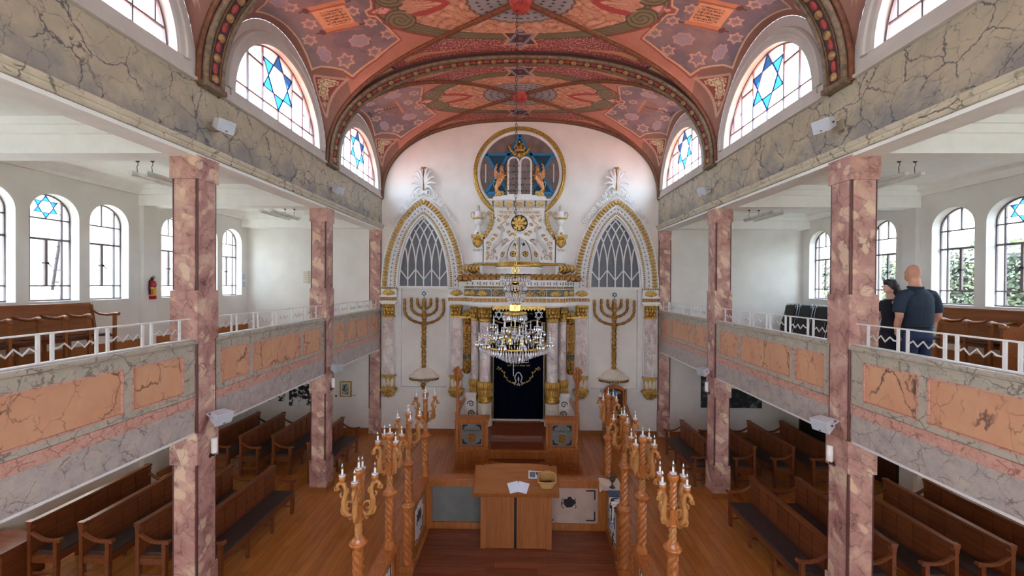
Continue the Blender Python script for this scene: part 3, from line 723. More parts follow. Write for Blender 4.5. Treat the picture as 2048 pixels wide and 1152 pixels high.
def vault_bay(bay, yc, na, nb, full):
    t = np.linspace(0, PI, na); X = -W*np.sign(np.cos(t))*np.abs(np.cos(t))**(2/2.4); yd = np.linspace(-1.575, 1.575, nb)
    XX, YY = np.meshgrid(X, yd, indexing='ij'); ZZ = vault_z(XX, YY); C = paint(XX, YY, ZZ, bay)
    V = np.stack([XX, YY+yc, ZZ], -1).reshape(-1, 3)
    i = np.arange(na-1)[:, None]*nb+np.arange(nb-1)[None]; q = np.stack([i, i+nb, i+nb+1, i+1], -1).reshape(-1, 4)
    me = bpy.data.meshes.new('ceiling'); me.vertices.add(len(V)); me.vertices.foreach_set('co', V.ravel().astype('f'))
    me.loops.add(q.size); me.loops.foreach_set('vertex_index', q.ravel().astype('i')); me.polygons.add(len(q))
    me.polygons.foreach_set('loop_start', (np.arange(len(q))*4).astype('i')); me.polygons.foreach_set('use_smooth', np.ones(len(q), bool))
    me.update(calc_edges=True)
    at = me.color_attributes.new('Mural', 'FLOAT_COLOR', 'POINT'); at.data.foreach_set('color', np.concatenate([C.reshape(-1, 3), np.ones((len(V), 1))], 1).ravel().astype('f'))
    me.materials.append(M['mural']); o = bpy.data.objects.new('ceiling_vault', me); COL.objects.link(o); o['kind'] = 'structure'
g = G('mural_paint', .6); ca = g.n('VertexColor', {'layer_name': 'Mural'}).outputs[0]
nz_ = g.noise(g.co(), 5, 4).outputs[0]
M['mural'] = g.col(g.mix(.22, ca, g.ramp(nz_, [(.3, (190,170,160)), (.7, (255,255,255))]), 'MULTIPLY')).m
for b, yc in enumerate(BAYC): vault_bay(b, yc, (240, 760, 760)[b], (100, 330, 330)[b], b > 0)
M['terracotta'] = plain('terracotta', (206,124,92), .6)
m = MB(); m.box(-W-.4, W+.4, YN-.3, BAYC[0]-1.575, 8.66, 8.7)
for s in (-1, 1): m.box(*sorted((s*W, s*(W+.05))), YN-.3, BAYC[0]-1.575, Z0, 8.7)
struct('ceiling_rear', m, M['terracotta'])

def vz(X, yd): return float(vault_z(np.array(float(X)), np.array(float(yd))))
for yc in BAYC:       # diagonal ribs and bosses
    for sx in (-1, 1):
        for sy in (-1, 1):
            P = []
            for i in range(0, 43):
                u = .03+.97*(i/42)**.8; uu = 1-(1-u)**1.35; z = Z0+RISE*float(sAf(np.array(uu))); P.append((sx*W*uu*.998, yc+sy*1.42*float(rvf(np.array(uu))), z-.012))
            m = MB().tube(P, [.036 if i > 3 else .05 for i in range(len(P))], 8); struct('trim_rib', m, M['vaultbrown'])
            m = MB().tube([(p[0]*.997, p[1], p[2]-.032) for p in P], .013, 6); struct('trim_rib_bead', m, M['ribgold'])
    m = MB().lathe([(.0,8.47),(.06,8.475),(.10,8.49),(.15,8.53),(.17,8.58),(.19,8.62),(.19,8.66)], (0, yc, 0), 20)
    for k in range(10): m.ball((.12*math.cos(k*PI/5), yc+.12*math.sin(k*PI/5), 8.51), (.035,.035,.03), 6, 4)
    struct('trim_boss', m, M['cart'])
def arch_pt(t, drop=0.0):
    c, s_ = math.cos(t), math.sin(t); k = 2/2.4; x = -W*math.copysign(abs(c)**k, c); z = Z0+RISE*abs(s_)**k
    nx, nz2 = -(abs(x)/W)**1.4*math.copysign(1, x)/W, -max(1e-6, (z-Z0)/RISE)**1.4/RISE; L = math.hypot(nx, nz2)
    return Vector((x+nx/L*drop, 0, z+nz2/L*drop)), Vector((nx/L, 0, nz2/L))
ts = [PI*i/120 for i in range(121)]
for y0 in COLY+(YB-.10,):
    tr = struct('trim_arch', loc=(0, y0, Z0)); wall_arch = y0 > 10; w = .1 if wall_arch else CS
    th = .05 if wall_arch else .085
    m = MB(); m.sweep([(arch_pt(t)[0]+Vector((0, y0+w/2, 0)), (0,1,0), tuple(arch_pt(t)[1])) for t in ts], [(-w/2,-.02),(w/2,-.02),(w/2,th-.02),(w/2-.06,th) if not wall_arch else (w/2-.01,th),(-w/2+.06,th) if not wall_arch else (-w/2+.01,th),(-w/2,th-.02)]); ob('arch_body', m, M['vaultbrown'] if wall_arch else M['archband'], tr)
    for sd in (-1, 1):
        m = MB().tube([arch_pt(t, th-.01)[0]+Vector((0, y0+w/2+sd*(w/2-.025), 0)) for t in ts], .035 if not wall_arch else .022, 8); ob('arch_moulding', m, M['archmould'] if not wall_arch else M['ribgold'], tr)
        if not wall_arch:
            m = MB().tube([arch_pt(t, th+.002)[0]+Vector((0, y0+w/2+sd*(w/2-.075), 0)) for t in ts], .014, 6); ob('arch_moulding', m, M['ribgold'], tr)
    if wall_arch: continue
    # discs and cartouches by arc length
    fine = [PI*i/1500 for i in range(1501)]; acc = [0]
    for a, b in zip(fine[:-1], fine[1:]): acc.append(acc[-1]+(arch_pt(b)[0]-arch_pt(a)[0]).length)
    n = 36
    for k in range(2*n+1):
        sl = .12+(acc[-1]-.24)*k/(2*n); i = min(range(0, 1501, 3), key=lambda q: abs(acc[q]-sl)); p, nn = arch_pt(fine[i], th); p = p+Vector((0, y0+w/2, 0))
        up = nn; tg = Vector((nn.z, 0, -nn.x)); mt = Matrix((tg, Vector((0,1,0)), up)).transposed().to_4x4(); m = MB()
        if k % 2 == 0:
            m.lathe([(.052,0),(.052,.012),(.042,.024),(.03,.02),(.02,.03),(0,.036)], tuple(p), 14, mt); ob('arch_disc', m, M['archdisc'], tr)
        else:
            m.ball(tuple(p), (.075,.042,.014), 12, 4, mt); ob('arch_cartouche', m, M['cart'], tr)
            m = MB()
            for sg in (-1, 1): m.ball(tuple(p+tg*sg*.098), (.014,.014,.012), 6, 4, mt)
            o = ob('arch_bead', m, M['archmould'], tr)
    # foot block
    for s in (-1, 1):
        m = MB().box(*sorted((s*W, s*(W-.12))), y0-.01, y0+w+.01, Z0-.03, Z0+.03); ob('arch_foot', m, M['archmould'], tr)
# ================================================================= ark wall: ornament helpers
YB = 10.996      # everything below stands against the end wall
def shell(mb, x, y, z, r, n=7, rz=None, th=.5, a0=.12, down=False):
    rz = rz or r
    for k in range(n):
        a = PI*(a0+(1-2*a0)*k/(n-1)); sg = -1 if down else 1
        d = Vector((math.cos(a)*r, 0, sg*math.sin(a)*rz)); L = d.length; ax = d.normalized(); sd = Vector((-ax.z, 0, ax.x))
        mt = Matrix((sd, Vector((0,1,0)), ax)).transposed().to_4x4()
        mb.ball((x+d.x*.55, y, z+d.z*.55), (L*.16*7/n+.003, r*th*.3, L*.46), 8, 5, mt)
    mb.ball((x, y-r*.1, z+(.1*rz)*(-1 if down else 1)), (r*.26, r*.22, rz*.22), 8, 5)
def scrollw(mb, x, y, z, r, turns=1.5, th=.02, sx=1, sz=1, a0=0, n=22, taper=.4):
    P = []; rr = []
    for i in range(n+1):
        t = i/n; a = a0+turns*2*PI*t; q = r*(1-.88*t); P.append((x+sx*q*math.cos(a), y-th*.3*t, z+sz*q*math.sin(a))); rr.append(th*(1-taper*t))
    mb.tube(P, rr, 6)
def leafy(mb, p0, p1, w, th=.02, curl=.3, y=0):
    """a lobed leaf lying in the wall plane from p0 to p1 (x,z)"""
    a, b = Vector((p0[0], y, p0[1])), Vector((p1[0], y, p1[1])); d = b-a; L = d.length; d /= L; s_ = Vector((-d.z, 0, d.x))
    mt = Matrix((s_, Vector((0,1,0)), d)).transposed().to_4x4()
    mb.ball((a+b)/2, (w*.42, th, L*.5), 8, 6, mt)
    for q, f in ((.3,.8),(.5,.9),(.7,.7)):
        for sg in (-1, 1): mb.ball(a+d*L*q+s_*sg*w*.4*f, (w*.2, th*.9, L*.16), 6, 4, mt)
def gothic(a, h, n=24):
    P = []
    for i in range(n+1): t = (1-(1-i/n)**1.5); P.append((gothic_x(a, t), h*t))
    return P
def gothic_x(a, t): k = .955; q = math.sqrt(1-k*k); return a*max(0, math.sqrt(max(0, 1-(k*t)**2))-q)/(1-q)
def gothic_full(a, h, n=24): P = gothic(a, h, n); return P+[(-x, z) for x, z in P[::-1]][1:]
def resample(P, step):
    acc = [0]
    for a, b in zip(P[:-1], P[1:]): acc.append(acc[-1]+math.hypot(b[0]-a[0], b[1]-a[1]))
    n = max(1, round(acc[-1]/step)); out = []
    for k in range(n):
        s_ = acc[-1]*(k+.5)/n; i = max(j for j in range(len(P)-1) if acc[j] <= s_); f = (s_-acc[i])/(acc[i+1]-acc[i] or 1)
        d = Vector((P[i+1][0]-P[i][0], 0, P[i+1][1]-P[i][1])).normalized(); out.append((P[i][0]+(P[i+1][0]-P[i][0])*f, P[i][1]+(P[i+1][1]-P[i][1])*f, d))
    return out
def along(mb, P, step, size, ox, oz, y):
    for x, z, d in resample(P, step):
        mt = Matrix((d, Vector((0,1,0)), Vector((-d.z,0,d.x)))).transposed().to_4x4(); mb.ball((ox+x, y, oz+z), size, 8, 5, mt)
def capital(name, x, y, w, z0, z1, parent, round_=False, n=3):
    """gilded capital of leaves with a pair of volutes and a white-gold abacus"""
    m = MB(); h = z1-z0; d = w*.3
    if round_: m.lathe([(w*.5, z0), (w*.55, z0+h*.08), (w*.44, z0+h*.12), (w*.5, z0+h*.6), (w*.62, z0+h*.86)], (x, y, 0), 16)
    else: m.box(x-w*.42, x+w*.42, y, y+d, z0, z0+h*.86); m.box(x-w*.48, x+w*.48, y-.02, y+d, z0, z0+h*.09)
    for row, (zz, hh, k) in enumerate(((z0+h*.1, h*.36, n), (z0+h*.36, h*.36, n+1))):
        for i in range(k):
            f = (i+.5)/k-.5
            if round_:
                a = -PI/2+f*PI*.95; px, py = x+w*.5*math.cos(a), y+w*.5*math.sin(a)
            else: px, py = x+f*w*.88, y-.015
            m.ball((px, py, zz+hh*.5), (w*.13, .022+w*.05, hh*.5), 8, 5); m.ball((px, py-.02-w*.04, zz+hh*.95), (w*.11, .02+w*.04, hh*.14), 8, 4)
    yv = y-w*.5 if round_ else y-.02
    for sg in (-1, 1): scrollw(m, x+sg*w*.42, yv, z0+h*.76, h*.15, 1.3, .014, sg, 1, PI/2)
    shell(m, x, yv-.01, z0+h*.72, w*.16, 5, h*.18)
    o = ob(name, m, M['gold'], parent)
    a = MB(); yy = y-w*.55 if round_ else y-.04
    a.box(x-w*.6, x+w*.6, yy, y+(w*.5 if round_ else d), z0+h*.88, z1); ob('abacus', a, M['cream'], o)
    return o

# ---- two gothic tracery panels with crests
for s in (-1, 1):

    t = thing('gothic_panel', 'white and gold pointed arch panel with lattice tracery and palm finial, %s of the ark' % ('left' if s < 0 else 'right'), 'arch panel', (s*NX, YB, 4.02), 'gothic panels beside the ark')
    ox, oz, yf = s*NX, 4.05, YB-.13
    A = gothic_full(1.15, 2.46); B = gothic_full(.69, 1.93)
    m = MB(); n = len(A)
    for y in (yf, YB-.001):
        m.add([(ox+p[0], y, oz+p[1]) for p in A]+[(ox+p[0], y, oz+p[1]) for p in B], [(i, i+1, n+i+1, n+i) for i in range(n-1)])
    for P in (A, B):
        m.add([(ox+p[0], yf, oz+p[1]) for p in P]+[(ox+p[0], YB, oz+p[1]) for p in P], [(i, i+1, n+i+1, n+i) for i in range(n-1)])
    m.box(ox-1.15, ox-.69, yf, YB, oz-.03, oz); m.box(ox+.69, ox+1.15, yf, YB, oz-.03, oz); ob('surround', m, M['white'], t)
    for (a, h, r) in ((1.135, 2.435, .022), (.955, 2.22, .018), (.835, 2.09, .016), (.705, 1.95, .02)):
        m = MB().tube([(ox+p[0], yf-.005, oz+p[1]) for p in gothic_full(a, h)], r, 8); ob('arch_moulding', m, M['white'], t)
    P = gothic(1.045, 2.33)
    for sg in (-1, 1):
        for x, z, d in resample([(p[0]*sg, p[1]) for p in P], .088):
            nrm = Vector((-d.z, 0, d.x)); mt = Matrix((d, Vector((0,1,0)), nrm)).transposed().to_4x4(); q = MB(); c0 = Vector((ox+x, yf-.012, oz+z))
            q.ball(c0, (.042, .04, .085), 9, 5, mt); q.ball(c0+Vector((0,-.018,0)), (.018, .034, .066), 7, 4, mt); ob('gilded_leaf', q, M['gold_lt'], t)
    m = MB(); along(m, gothic_full(.775, 2.02), .052, (.018,.022,.032), ox, oz, yf-.008); o = ob('gilded_bead_moulding', m, M['gold'], t); o['kind'] = 'stuff'
    m = MB()
    for x, z, d in resample(gothic_full(.895, 2.15), .115):
        c0 = Vector((ox+x, yf-.006, oz+z)); nrm = Vector((-d.z, 0, d.x))
        m.ball(c0, (.016,.02,.016), 6, 4); m.ball(c0+d*.028, (.01,.014,.01), 5, 3); m.ball(c0-d*.028, (.01,.014,.01), 5, 3); m.ball(c0+nrm*.026, (.01,.014,.01), 5, 3)
    o = ob('stud', m, M['greyglass'], t); o['kind'] = 'stuff'
    # lattice
    m = MB(); pl = [(ox+p[0], oz+p[1]) for p in B]; m.add([(x, YB-.02, z) for x, z in pl], [tuple(range(len(pl)))]); ob('pane', m, M['greyglass'], t)
    a_, h_ = .66, 1.88; off = lambda z: a_-gothic_x(a_, min(1, z/h_))
    z1 = .5
    for k in range(1, 6):
        xi = -a_+2*a_*k/6; m = MB().bar((ox+xi, YB-.045, oz), (ox+xi, YB-.045, oz+z1+.04), .03, .03, (0,1,0)); ob('tracery_bar', m, M['white'], t)
    for k in range(0, 6):
        for sg in (-1, 1):
            x0 = -a_+2*a_*k/6; pts = []
            for i in range(40):
                z = z1+(h_-z1)*i/39; x = x0+off(.25*(z-z1)+.75*(z-z1)*h_/(h_-z1))
                if x > a_-off(z)+.005: break
                pts.append((ox+sg*x, YB-.045, oz+z))
            if len(pts) > 2 and k > 0 or k == 0 and len(pts) > 2:
                m = MB().tube(pts, .019, 6); ob('tracery_bar', m, M['white'], t)
    for k in (1, 3, 5):
        xi = -a_+2*a_*k/6
        for sg in (-1, 1):
            m = MB().bar((ox+xi, YB-.045, oz+.2), (ox+xi+sg*a_/3, YB-.045, oz+.48), .028, .028, (0,1,0)); ob('tracery_bar', m, M['white'], t)
    m = MB(); m.box(ox-.72, ox+.72, YB-.1, YB-.0, oz-.05, oz+.02); m.tube([(ox+p[0], YB-.06, oz+p[1]) for p in gothic_full(.675, 1.9)], .022, 6); ob('tracery_frame', m, M['white'], t)
    # crest scrolls and palm finial
    yc_ = YB-.07
    for sg in (-1, 1):
        m = MB()
        for (x, z, r, a0, fl) in ((.12,2.60,.10,PI,1),(.34,2.50,.085,PI/2,1),(.30,2.38,.06,0,-1),(.48,2.28,.085,PI/2,1),(.44,2.22,.055,0,-1),(.62,2.10,.085,PI/2,1),(.66,1.98,.06,0,-1),(.77,1.93,.075,PI/2,1),(.86,1.80,.06,PI/2,1)):
            scrollw(m, ox+sg*x, yc_, oz+z, r, 1.25, .023, sg*fl, 1, a0)
        for i in range(9):
            f = i/8; m.ball((ox+sg*(.06+.82*f), yc_, oz+2.56-.78*f**1.2), (.04,.022,.03), 6, 4)
        ob('crest_scroll', m, M['white'], t)
    m = MB(); m.box(ox-.10, ox+.10, yc_-.03, yc_+.03, oz+2.56, oz+2.63); ob('finial_base', m, M['white'], t)
    f0 = oz+2.63
    for sg in (-1, 1):
        for k, (ang, L) in enumerate(((.13,.56),(.36,.54),(.62,.49),(.9,.42),(1.25,.33))):
            q = MB(); P = []
            for i in range(9):
                tt = i/8; a = ang*(.35+.9*tt**1.4); P.append((ox+sg*(.015+.74*L*tt*math.sin(a)), yc_-.05*tt, f0+L*1.06*tt*math.cos(a)))
            e = P[-1]; P += [(e[0]+sg*.022, e[1]-.012, e[2]-.008), (e[0]+sg*.03, e[1]-.012, e[2]-.03)]
            q.tube(P, [.014+.022*math.sin(PI*min(i/9, 1))+.004 for i in range(len(P))], 6); ob('palm_leaf', q, M['white'], t)
    m = MB(); m.bar((ox, yc_-.03, f0), (ox, yc_-.03, f0+.62), .035, .03, (0,1,0)); m.box(ox-.065, ox+.065, yc_-.05, yc_, f0+.60, f0+.635)
    for i in range(14): m.ball((ox, yc_-.05, f0+.05+.04*i), (.012,.012,.018), 6, 4)
    ob('finial_stem', m, M['goldred'], t)

# ---- niche frames and wall lamps in relief
for s in (-1, 1):
    m = MB(); x0, x1 = s*NX-NW, s*NX+NW
    for a, b, c, d in ((x0-.07,x0,NZ0,NZ1),(x1,x1+.07,NZ0,NZ1)): m.box(a, b, YB-.03, YB, c, d)
    m.box(x0-.07, x1+.07, YB-.03, YB, NZ0-.06, NZ0); struct('trim_niche', m, M['white'])
    t = thing('wall_menorah', 'gilded seven-branched wall lamp on a white bracket, %s of the ark' % ('left' if s < 0 else 'right'), 'menorah', (s*NX, YB, 1.25), 'gilded wall menorahs')
    ox, y = s*NX, YB+.02
    def knob_tube(P, r): 
        out = []; rr = []
        for i, p in enumerate(P): out.append(p); rr.append(r*(1+.22*math.sin(i*1.9)))
        return MB().tube(out, rr, 10)
    m = knob_tube([(ox, y, 1.82+.04*i) for i in range(47)], .055); ob('stem', m, M['goldred'], t)
    for z in (1.95, 2.2, 2.42, 2.62, 2.8, 2.98, 3.2, 3.42): m = MB().lathe([(.055,-.03),(.072,-.015),(.072,.015),(.055,.03)], (ox, y, z), 12); ob('stem_knop', m, M['gold'], t)
    for hw_, zl in ((.54, 3.04), (.355, 3.25), (.185, 3.45)):
        for sg in (-1, 1):
            P = [(ox, y, zl)]; zt = 3.70; vert = zl+hw_*.72
            for i in range(1, 15):
                a = -PI/2+PI/2*i/14; P.append((ox+sg*hw_*math.cos(a), y, vert+(vert-zl)*math.sin(a)))
            while P[-1][2] < zt-.05: P.append((P[-1][0], y, P[-1][2]+.045))
            m = knob_tube(P, .036); o = ob('branch', m, M['goldred'], t)
            q = MB().ball((P[-1][0], y-.01, P[-1][2]+.03), (.042,.042,.04), 10, 6); ob('cup', q, M['gold'], o)
    m = MB().lathe([(.05,3.66),(.062,3.70),(.05,3.73),(.0,3.74)], (ox, y, 0), 10); ob('cup', m, M['gold'], t)
    m = MB().lathe([(.42,1.555),(.435,1.575),(.41,1.60),(.32,1.64),(.30,1.69),(.26,1.72),(.20,1.76),(.14,1.78),(.10,1.84),(.06,1.85)], (ox, y+.04, 0), 28, sy=.6); ob('bracket', m, M['cream'], t)
    m = MB().lathe([(.05,1.36),(.2,1.44),(.36,1.50),(.42,1.555)], (ox, y+.04, 0), 28, sy=.6); ob('bracket_underside', m, M['cream'], t)
    m = MB()
    for k in range(17):
        a = PI+PI*(k+.5)/17; m.ball((ox+.39*math.cos(a), y+.04+.235*math.sin(a), 1.505), (.03,.02,.035), 6, 4)
    m.ball((ox, y-.05, 1.34), (.075,.06,.06), 8, 5); m.ball((ox, y-.05, 1.27), (.045,.04,.06), 8, 5); ob('bracket_fringe', m, M['goldred'], t)
    t2 = MB(); Rr = .068
    for tri in ((0,2,4), (1,3,5)):
        pp = [(ox+Rr*math.sin(PI/3*k), y-.03, 3.86+Rr*math.cos(PI/3*k)) for k in tri]
        for i in range(3): t2.bar(pp[i], pp[(i+1) % 3], .014, .014, (0,1,0))
    t2.bar((ox, y, 3.73), (ox, y-.01, 3.80), .012, .012, (0,1,0)); o = ob('star', t2, M['blue'], t)
    q = MB().lathe([(0,0),(.05,0)], (0,0,0), 10, Matrix.Translation((ox, y-.02, 3.86)) @ Matrix.Rotation(PI/2, 4, 'X')); ob('star_pane', q, M['lamp'], o)

# ---- pilasters with gilded capitals, bases and shell brackets
for s in (-1, 1):
    for x, tag_ in ((3.56, 'outer'), (1.70, 'inner')):
        t = thing('pilaster', 'pale marble pilaster with gilded capital, %s edge of the %s menorah niche' % ('outer' if tag_ == 'outer' else 'inner', 'left' if s < 0 else 'right'), 'pilaster', (s*x, YB, 1.0), 'pale marble pilasters')
        xx, y = s*x, YB-.12
        m = MB().box(xx-.145, xx+.145, y, YB, 1.64, 3.24); ob('shaft', m, M['pinkpale'], t)
        m = MB(); 
        for sg in (-1, 1): m.box(xx+sg*.158-.012, xx+sg*.158+.012, y+.04, YB, 1.3, 3.24)
        ob('shaft_edge', m, M['white'], t)
        capital('capital', xx, y-.02, .34, 3.22, 3.62, t)
        m = MB().box(xx-.16, xx+.16, y-.01, YB, 1.24, 1.62); m.box(xx-.185, xx+.185, y-.04, YB, 1.58, 1.64); m.box(xx-.21, xx+.21, y-.06, YB, 1.20, 1.26); ob('base', m, M['gold'], t)
        m = MB()
        for sg in (-1, 1):
            leafy(m, (xx+sg*.09, 1.30), (xx+sg*.12, 1.56), .09, .02, y=y-.02); scrollw(m, xx+sg*.06, y-.02, 1.36, .055, 1.3, .012, sg)
        leafy(m, (xx, 1.34), (xx, 1.56), .08, .025, y=y-.02); m.box(xx-.2, xx+.2, y-.055, y-.03, 1.235, 1.262); ob('base_relief', m, M['cream'], t)
        m = MB(); shell(m, xx, y-.02, 1.21, .21, 7, .2, .55, .06, True); ob('shell_bracket', m, M['gold'], t)
        # entablature block
        e = MB().box(xx-.21, xx+.21, y-.02, YB, 3.62, 4.0); e.box(xx-.24, xx+.24, y-.06, YB, 3.62, 3.66); e.box(xx-.24, xx+.24, y-.06, YB, 3.77, 3.81); ob('entablature', e, M['white'], t)
        e = MB()
        for k in range(6): e.box(xx-.22+.075*k, xx-.165+.075*k, y-.05, y, 3.675, 3.76)
        o = ob('gilded_block', e, M['goldred'], t); o['kind'] = 'stuff'
        e = MB(); shell(e, xx, y-.03, 3.82, .2, 9, .17, .45); ob('shell', e, M['gold_lt'], t)
        if tag_ == 'outer':
            e = MB(); along(e, [(-.24,0),(.24,0)], .05, (.02,.02,.03), xx, 4.02, y-.03); o = ob('gilded_bead_moulding', e, M['gold'], t); o['kind'] = 'stuff'

# ---- main entablature over the ark
t = thing('ark_entablature', 'wide white and gold entablature with shell frieze above the ark columns', 'entablature', (0, YB, 3.6))
tiers = ((1.47, 10.72), (1.30, 10.48), (1.13, 10.16))
for zz0, zz1, e, nm, mt in ((3.58,3.665,.06,'lower_moulding','white'),(3.665,3.78,0,'block_band','cream'),(3.78,3.815,.03,'middle_moulding','white'),(3.815,4.0,-.01,'frieze','frieze'),(4.0,4.015,.04,'upper_moulding','white'),(4.015,4.08,0,'bead_band','cream'),(4.08,4.20,.03,'dentil_band','white'),(4.20,4.235,.07,'dentil_cap','white')):
    m = MB()
    for hw_, yf in tiers: m.box(-hw_-e, hw_+e, yf-e, YB, zz0, zz1)
    if zz0 >= 4.0: m.box(-1.62-.0, 1.62, 10.80-e, YB, zz0, zz1)
    ob(nm, m, M[mt], t)
def faces():
    """front face spans of the stepped entablature"""
    out = []; prev = 0
    hs = [h for h, _ in tiers[::-1]]; ys = [y for _, y in tiers[::-1]]
    out.append((-hs[0], hs[0], ys[0]))
    for i in (1, 2):
        for s in (-1, 1): a, b = sorted((s*hs[i-1], s*hs[i])); out.append((a, b, ys[i]))
    return out
m = MB()
for a, b, y in faces():
    k = max(1, round((b-a)/.11))
    for i in range(k): m.box(a+(b-a)*(i+.12)/k, a+(b-a)*(i+.88)/k, y-.025, y, 3.68, 3.765)
o = ob('gilded_block', m, M['goldred'], t); o['kind'] = 'stuff'
m = MB()
for a, b, y in faces(): along(m, [(a, 0), (b, 0)], .046, (.019,.024,.03), 0, 4.048, y-.012)
o = ob('gilded_bead_moulding', m, M['gold'], t); o['kind'] = 'stuff'
m = MB()
for a, b, y in faces():
    k = max(1, round((b-a)/.16))
    for i in range(k):
        x = a+(b-a)*(i+.5)/k; m.ball((x, y-.03, 4.14), (.02,.018,.02), 6, 4); m.ball((x, y-.03, 4.175), (.01,.012,.012), 5, 3)
        m.box(x+.05, x+.08, y-.045, y-.02, 4.10, 4.185)
o = ob('stud', m, M['greyglass'], t); o['kind'] = 'stuff'
for x, y, r in ((.93,10.12,.17),(-.93,10.12,.17),(1.215,10.44,.10),(-1.215,10.44,.10),(1.385,10.68,.10),(-1.385,10.68,.10)):
    m = MB(); shell(m, x, y, 3.83, r, 7, .155, .5); ob('shell', m, M['gold_lt'], t)
for s in (-1, 1):
    m = MB(); y = 10.12
    scrollw(m, s*.58, y, 3.91, .085, 1.6, .02, s, 1, -PI/2); scrollw(m, s*.30, y, 3.90, .07, 1.4, .018, -s, -1, -PI/2); scrollw(m, s*.42, y, 3.86, .05, 1.1, .014, s, -1, 0)
    m.tube([(s*.60, y, 3.99), (s*.48, y, 3.92), (s*.40, y, 3.97), (s*.30, y, 3.83), (s*.2, y, 3.84), (s*.08, y, 3.9)], .016, 6); m.ball((s*.22, y, 3.88), (.05,.02,.04), 8, 5)
    ob('frieze_scroll', m, M['gold_lt'], t); m = MB().box(s*.70-.006, s*.70+.006, y-.01, 10.2, 3.815, 4.0); ob('frieze_fillet', m, M['white'], t)
m = MB(); shell(m, 0, 10.12, 3.83, .13, 7, .15, .5); ob('shell', m, M['gold_lt'], t)
# sloping roof with scalloped tiles
m = MB(); m.add([(-1.64,10.30,4.24),(1.64,10.30,4.24),(1.5,10.62,4.385),(-1.5,10.62,4.385)], [(0,1,2,3)]); m.box(-1.62, 1.62, 10.62, YB, 4.2, 4.38); ob('roof_slope', m, M['pewdark'], t)
for r_ in range(2):
    for k in range(22-r_):
        x = -1.53+.146*(k+.5*r_); q = MB(); y = 10.29+.13*r_; z = 4.27+.062*r_
        q.ball((x, y, z), (.076,.03,.078), 10, 5); ob('roof_scallop', q, M['goldred'], t)
m = MB().box(-1.62, 1.62, 10.58, YB, 4.375, 4.405); ob('top_shelf', m, M['white'], t)

# ---- four round columns
for s in (-1, 1):
    for x, y, r, z0, front in ((.87, 10.36, .142, .48, True), (1.16, 10.62, .105, .48, False)):
        t = thing('ark_column', '%s round pale marble column with gilded capital, %s the dark curtain' % ('front' if front else 'slimmer rear', 'left of' if s < 0 else 'right of'), 'column', (s*x, y, z0), 'round ark columns')
        c = (s*x, y, 0)
        m = MB().lathe([(r*1.03,1.60),(r,1.9),(r*.97,3.2)], c, 24); ob('shaft', m, M['pinkpale'], t)
        m = MB().lathe([(r*.97,3.15),(r*1.1,3.17),(r*1.1,3.2),(r*.97,3.22)], c, 24); ob('neck_ring', m, M['gold_lt'], t)
        capital('capital', s*x, y, r*2.15, 3.20, 3.58, t, True, 4 if front else 3)
        m = MB().lathe([(r*1.30,1.14),(r*1.22,1.2),(r*1.18,1.5),(r*1.03,1.62)], c, 24); ob('base', m, M['gold'], t)
        m = MB()
        for k in range(9):
            a = PI+PI*(k+.5)/9; px, py = s*x+r*1.2*math.cos(a), y+r*1.2*math.sin(a)
            m.ball((px, py, 1.50), (.04,.03,.10), 6, 5); m.ball((px, py, 1.34), (.022,.022,.09), 6, 5)
            m.ball((px+.02, py, 1.27), (.02,.02,.05), 6, 4)
        m.lathe([(r*1.2,1.53),(r*1.24,1.56),(r*1.16,1.6)], c, 20); ob('base_relief', m, M['gold_white'], t)
        m = MB().lathe([(r*1.38,1.08),(r*1.46,1.1),(r*1.44,1.13),(r*1.32,1.16)], c, 24); ob('base_ring', m, M['gold'], t)
        m = MB().lathe([(r*1.42,z0),(r*1.42,z0+.05),(r*1.28,z0+.09),(r*1.26,1.0),(r*1.34,1.09)], c, 24); ob('pedestal', m, M['cream'], t)
# ---- hanging gilded strips
for s in (-1, 1):
    t = thing('gilded_hanging_strip', 'narrow carved gilded strip hanging %s of the ark columns' % ('left' if s < 0 else 'right'), 'carving', (s*1.415, YB, 1.65), 'gilded hanging strips')
    y = 10.86; x = s*1.415
    m = MB().box(x-.105, x+.105, y+.02, YB, 1.78, 3.12); m.lathe([(0,-.07),(.105,-.07),(.105,.06),(0,.06)], (0,0,0), 16, Matrix.Translation((x, y+.08, 3.12)) @ Matrix.Rotation(PI/2, 4, 'X')); m.lathe([(0,-.07),(.105,-.07),(.105,.06),(0,.06)], (0,0,0), 16, Matrix.Translation((x, y+.08, 1.78)) @ Matrix.Rotation(PI/2, 4, 'X')); ob('backboard', m, M['goldred'], t)
    m = MB(); rng = random.Random(3)
    for i in range(20):
        z = 1.72+.072*i; m.ball((x+.045*math.sin(i*2.2), y, z), (.045,.035,.04), 7, 4); scrollw(m, x-.05*math.sin(i*2.2), y-.0, z+.02, .035, 1.2, .011, 1 if i % 2 else -1)
    ob('relief', m, M['gold'], t)
    m = MB().box(x-.1, x+.1, y-.01, y+.03, 2.10, 2.22); ob('jewel', m, M['teal'], t)
    m = MB(); shell(m, x, y-.02, 3.26, .14, 7, .17); m.box(x-.13, x+.13, y-.02, YB, 3.2, 3.26); ob('shell_cap', m, M['gold'], t)

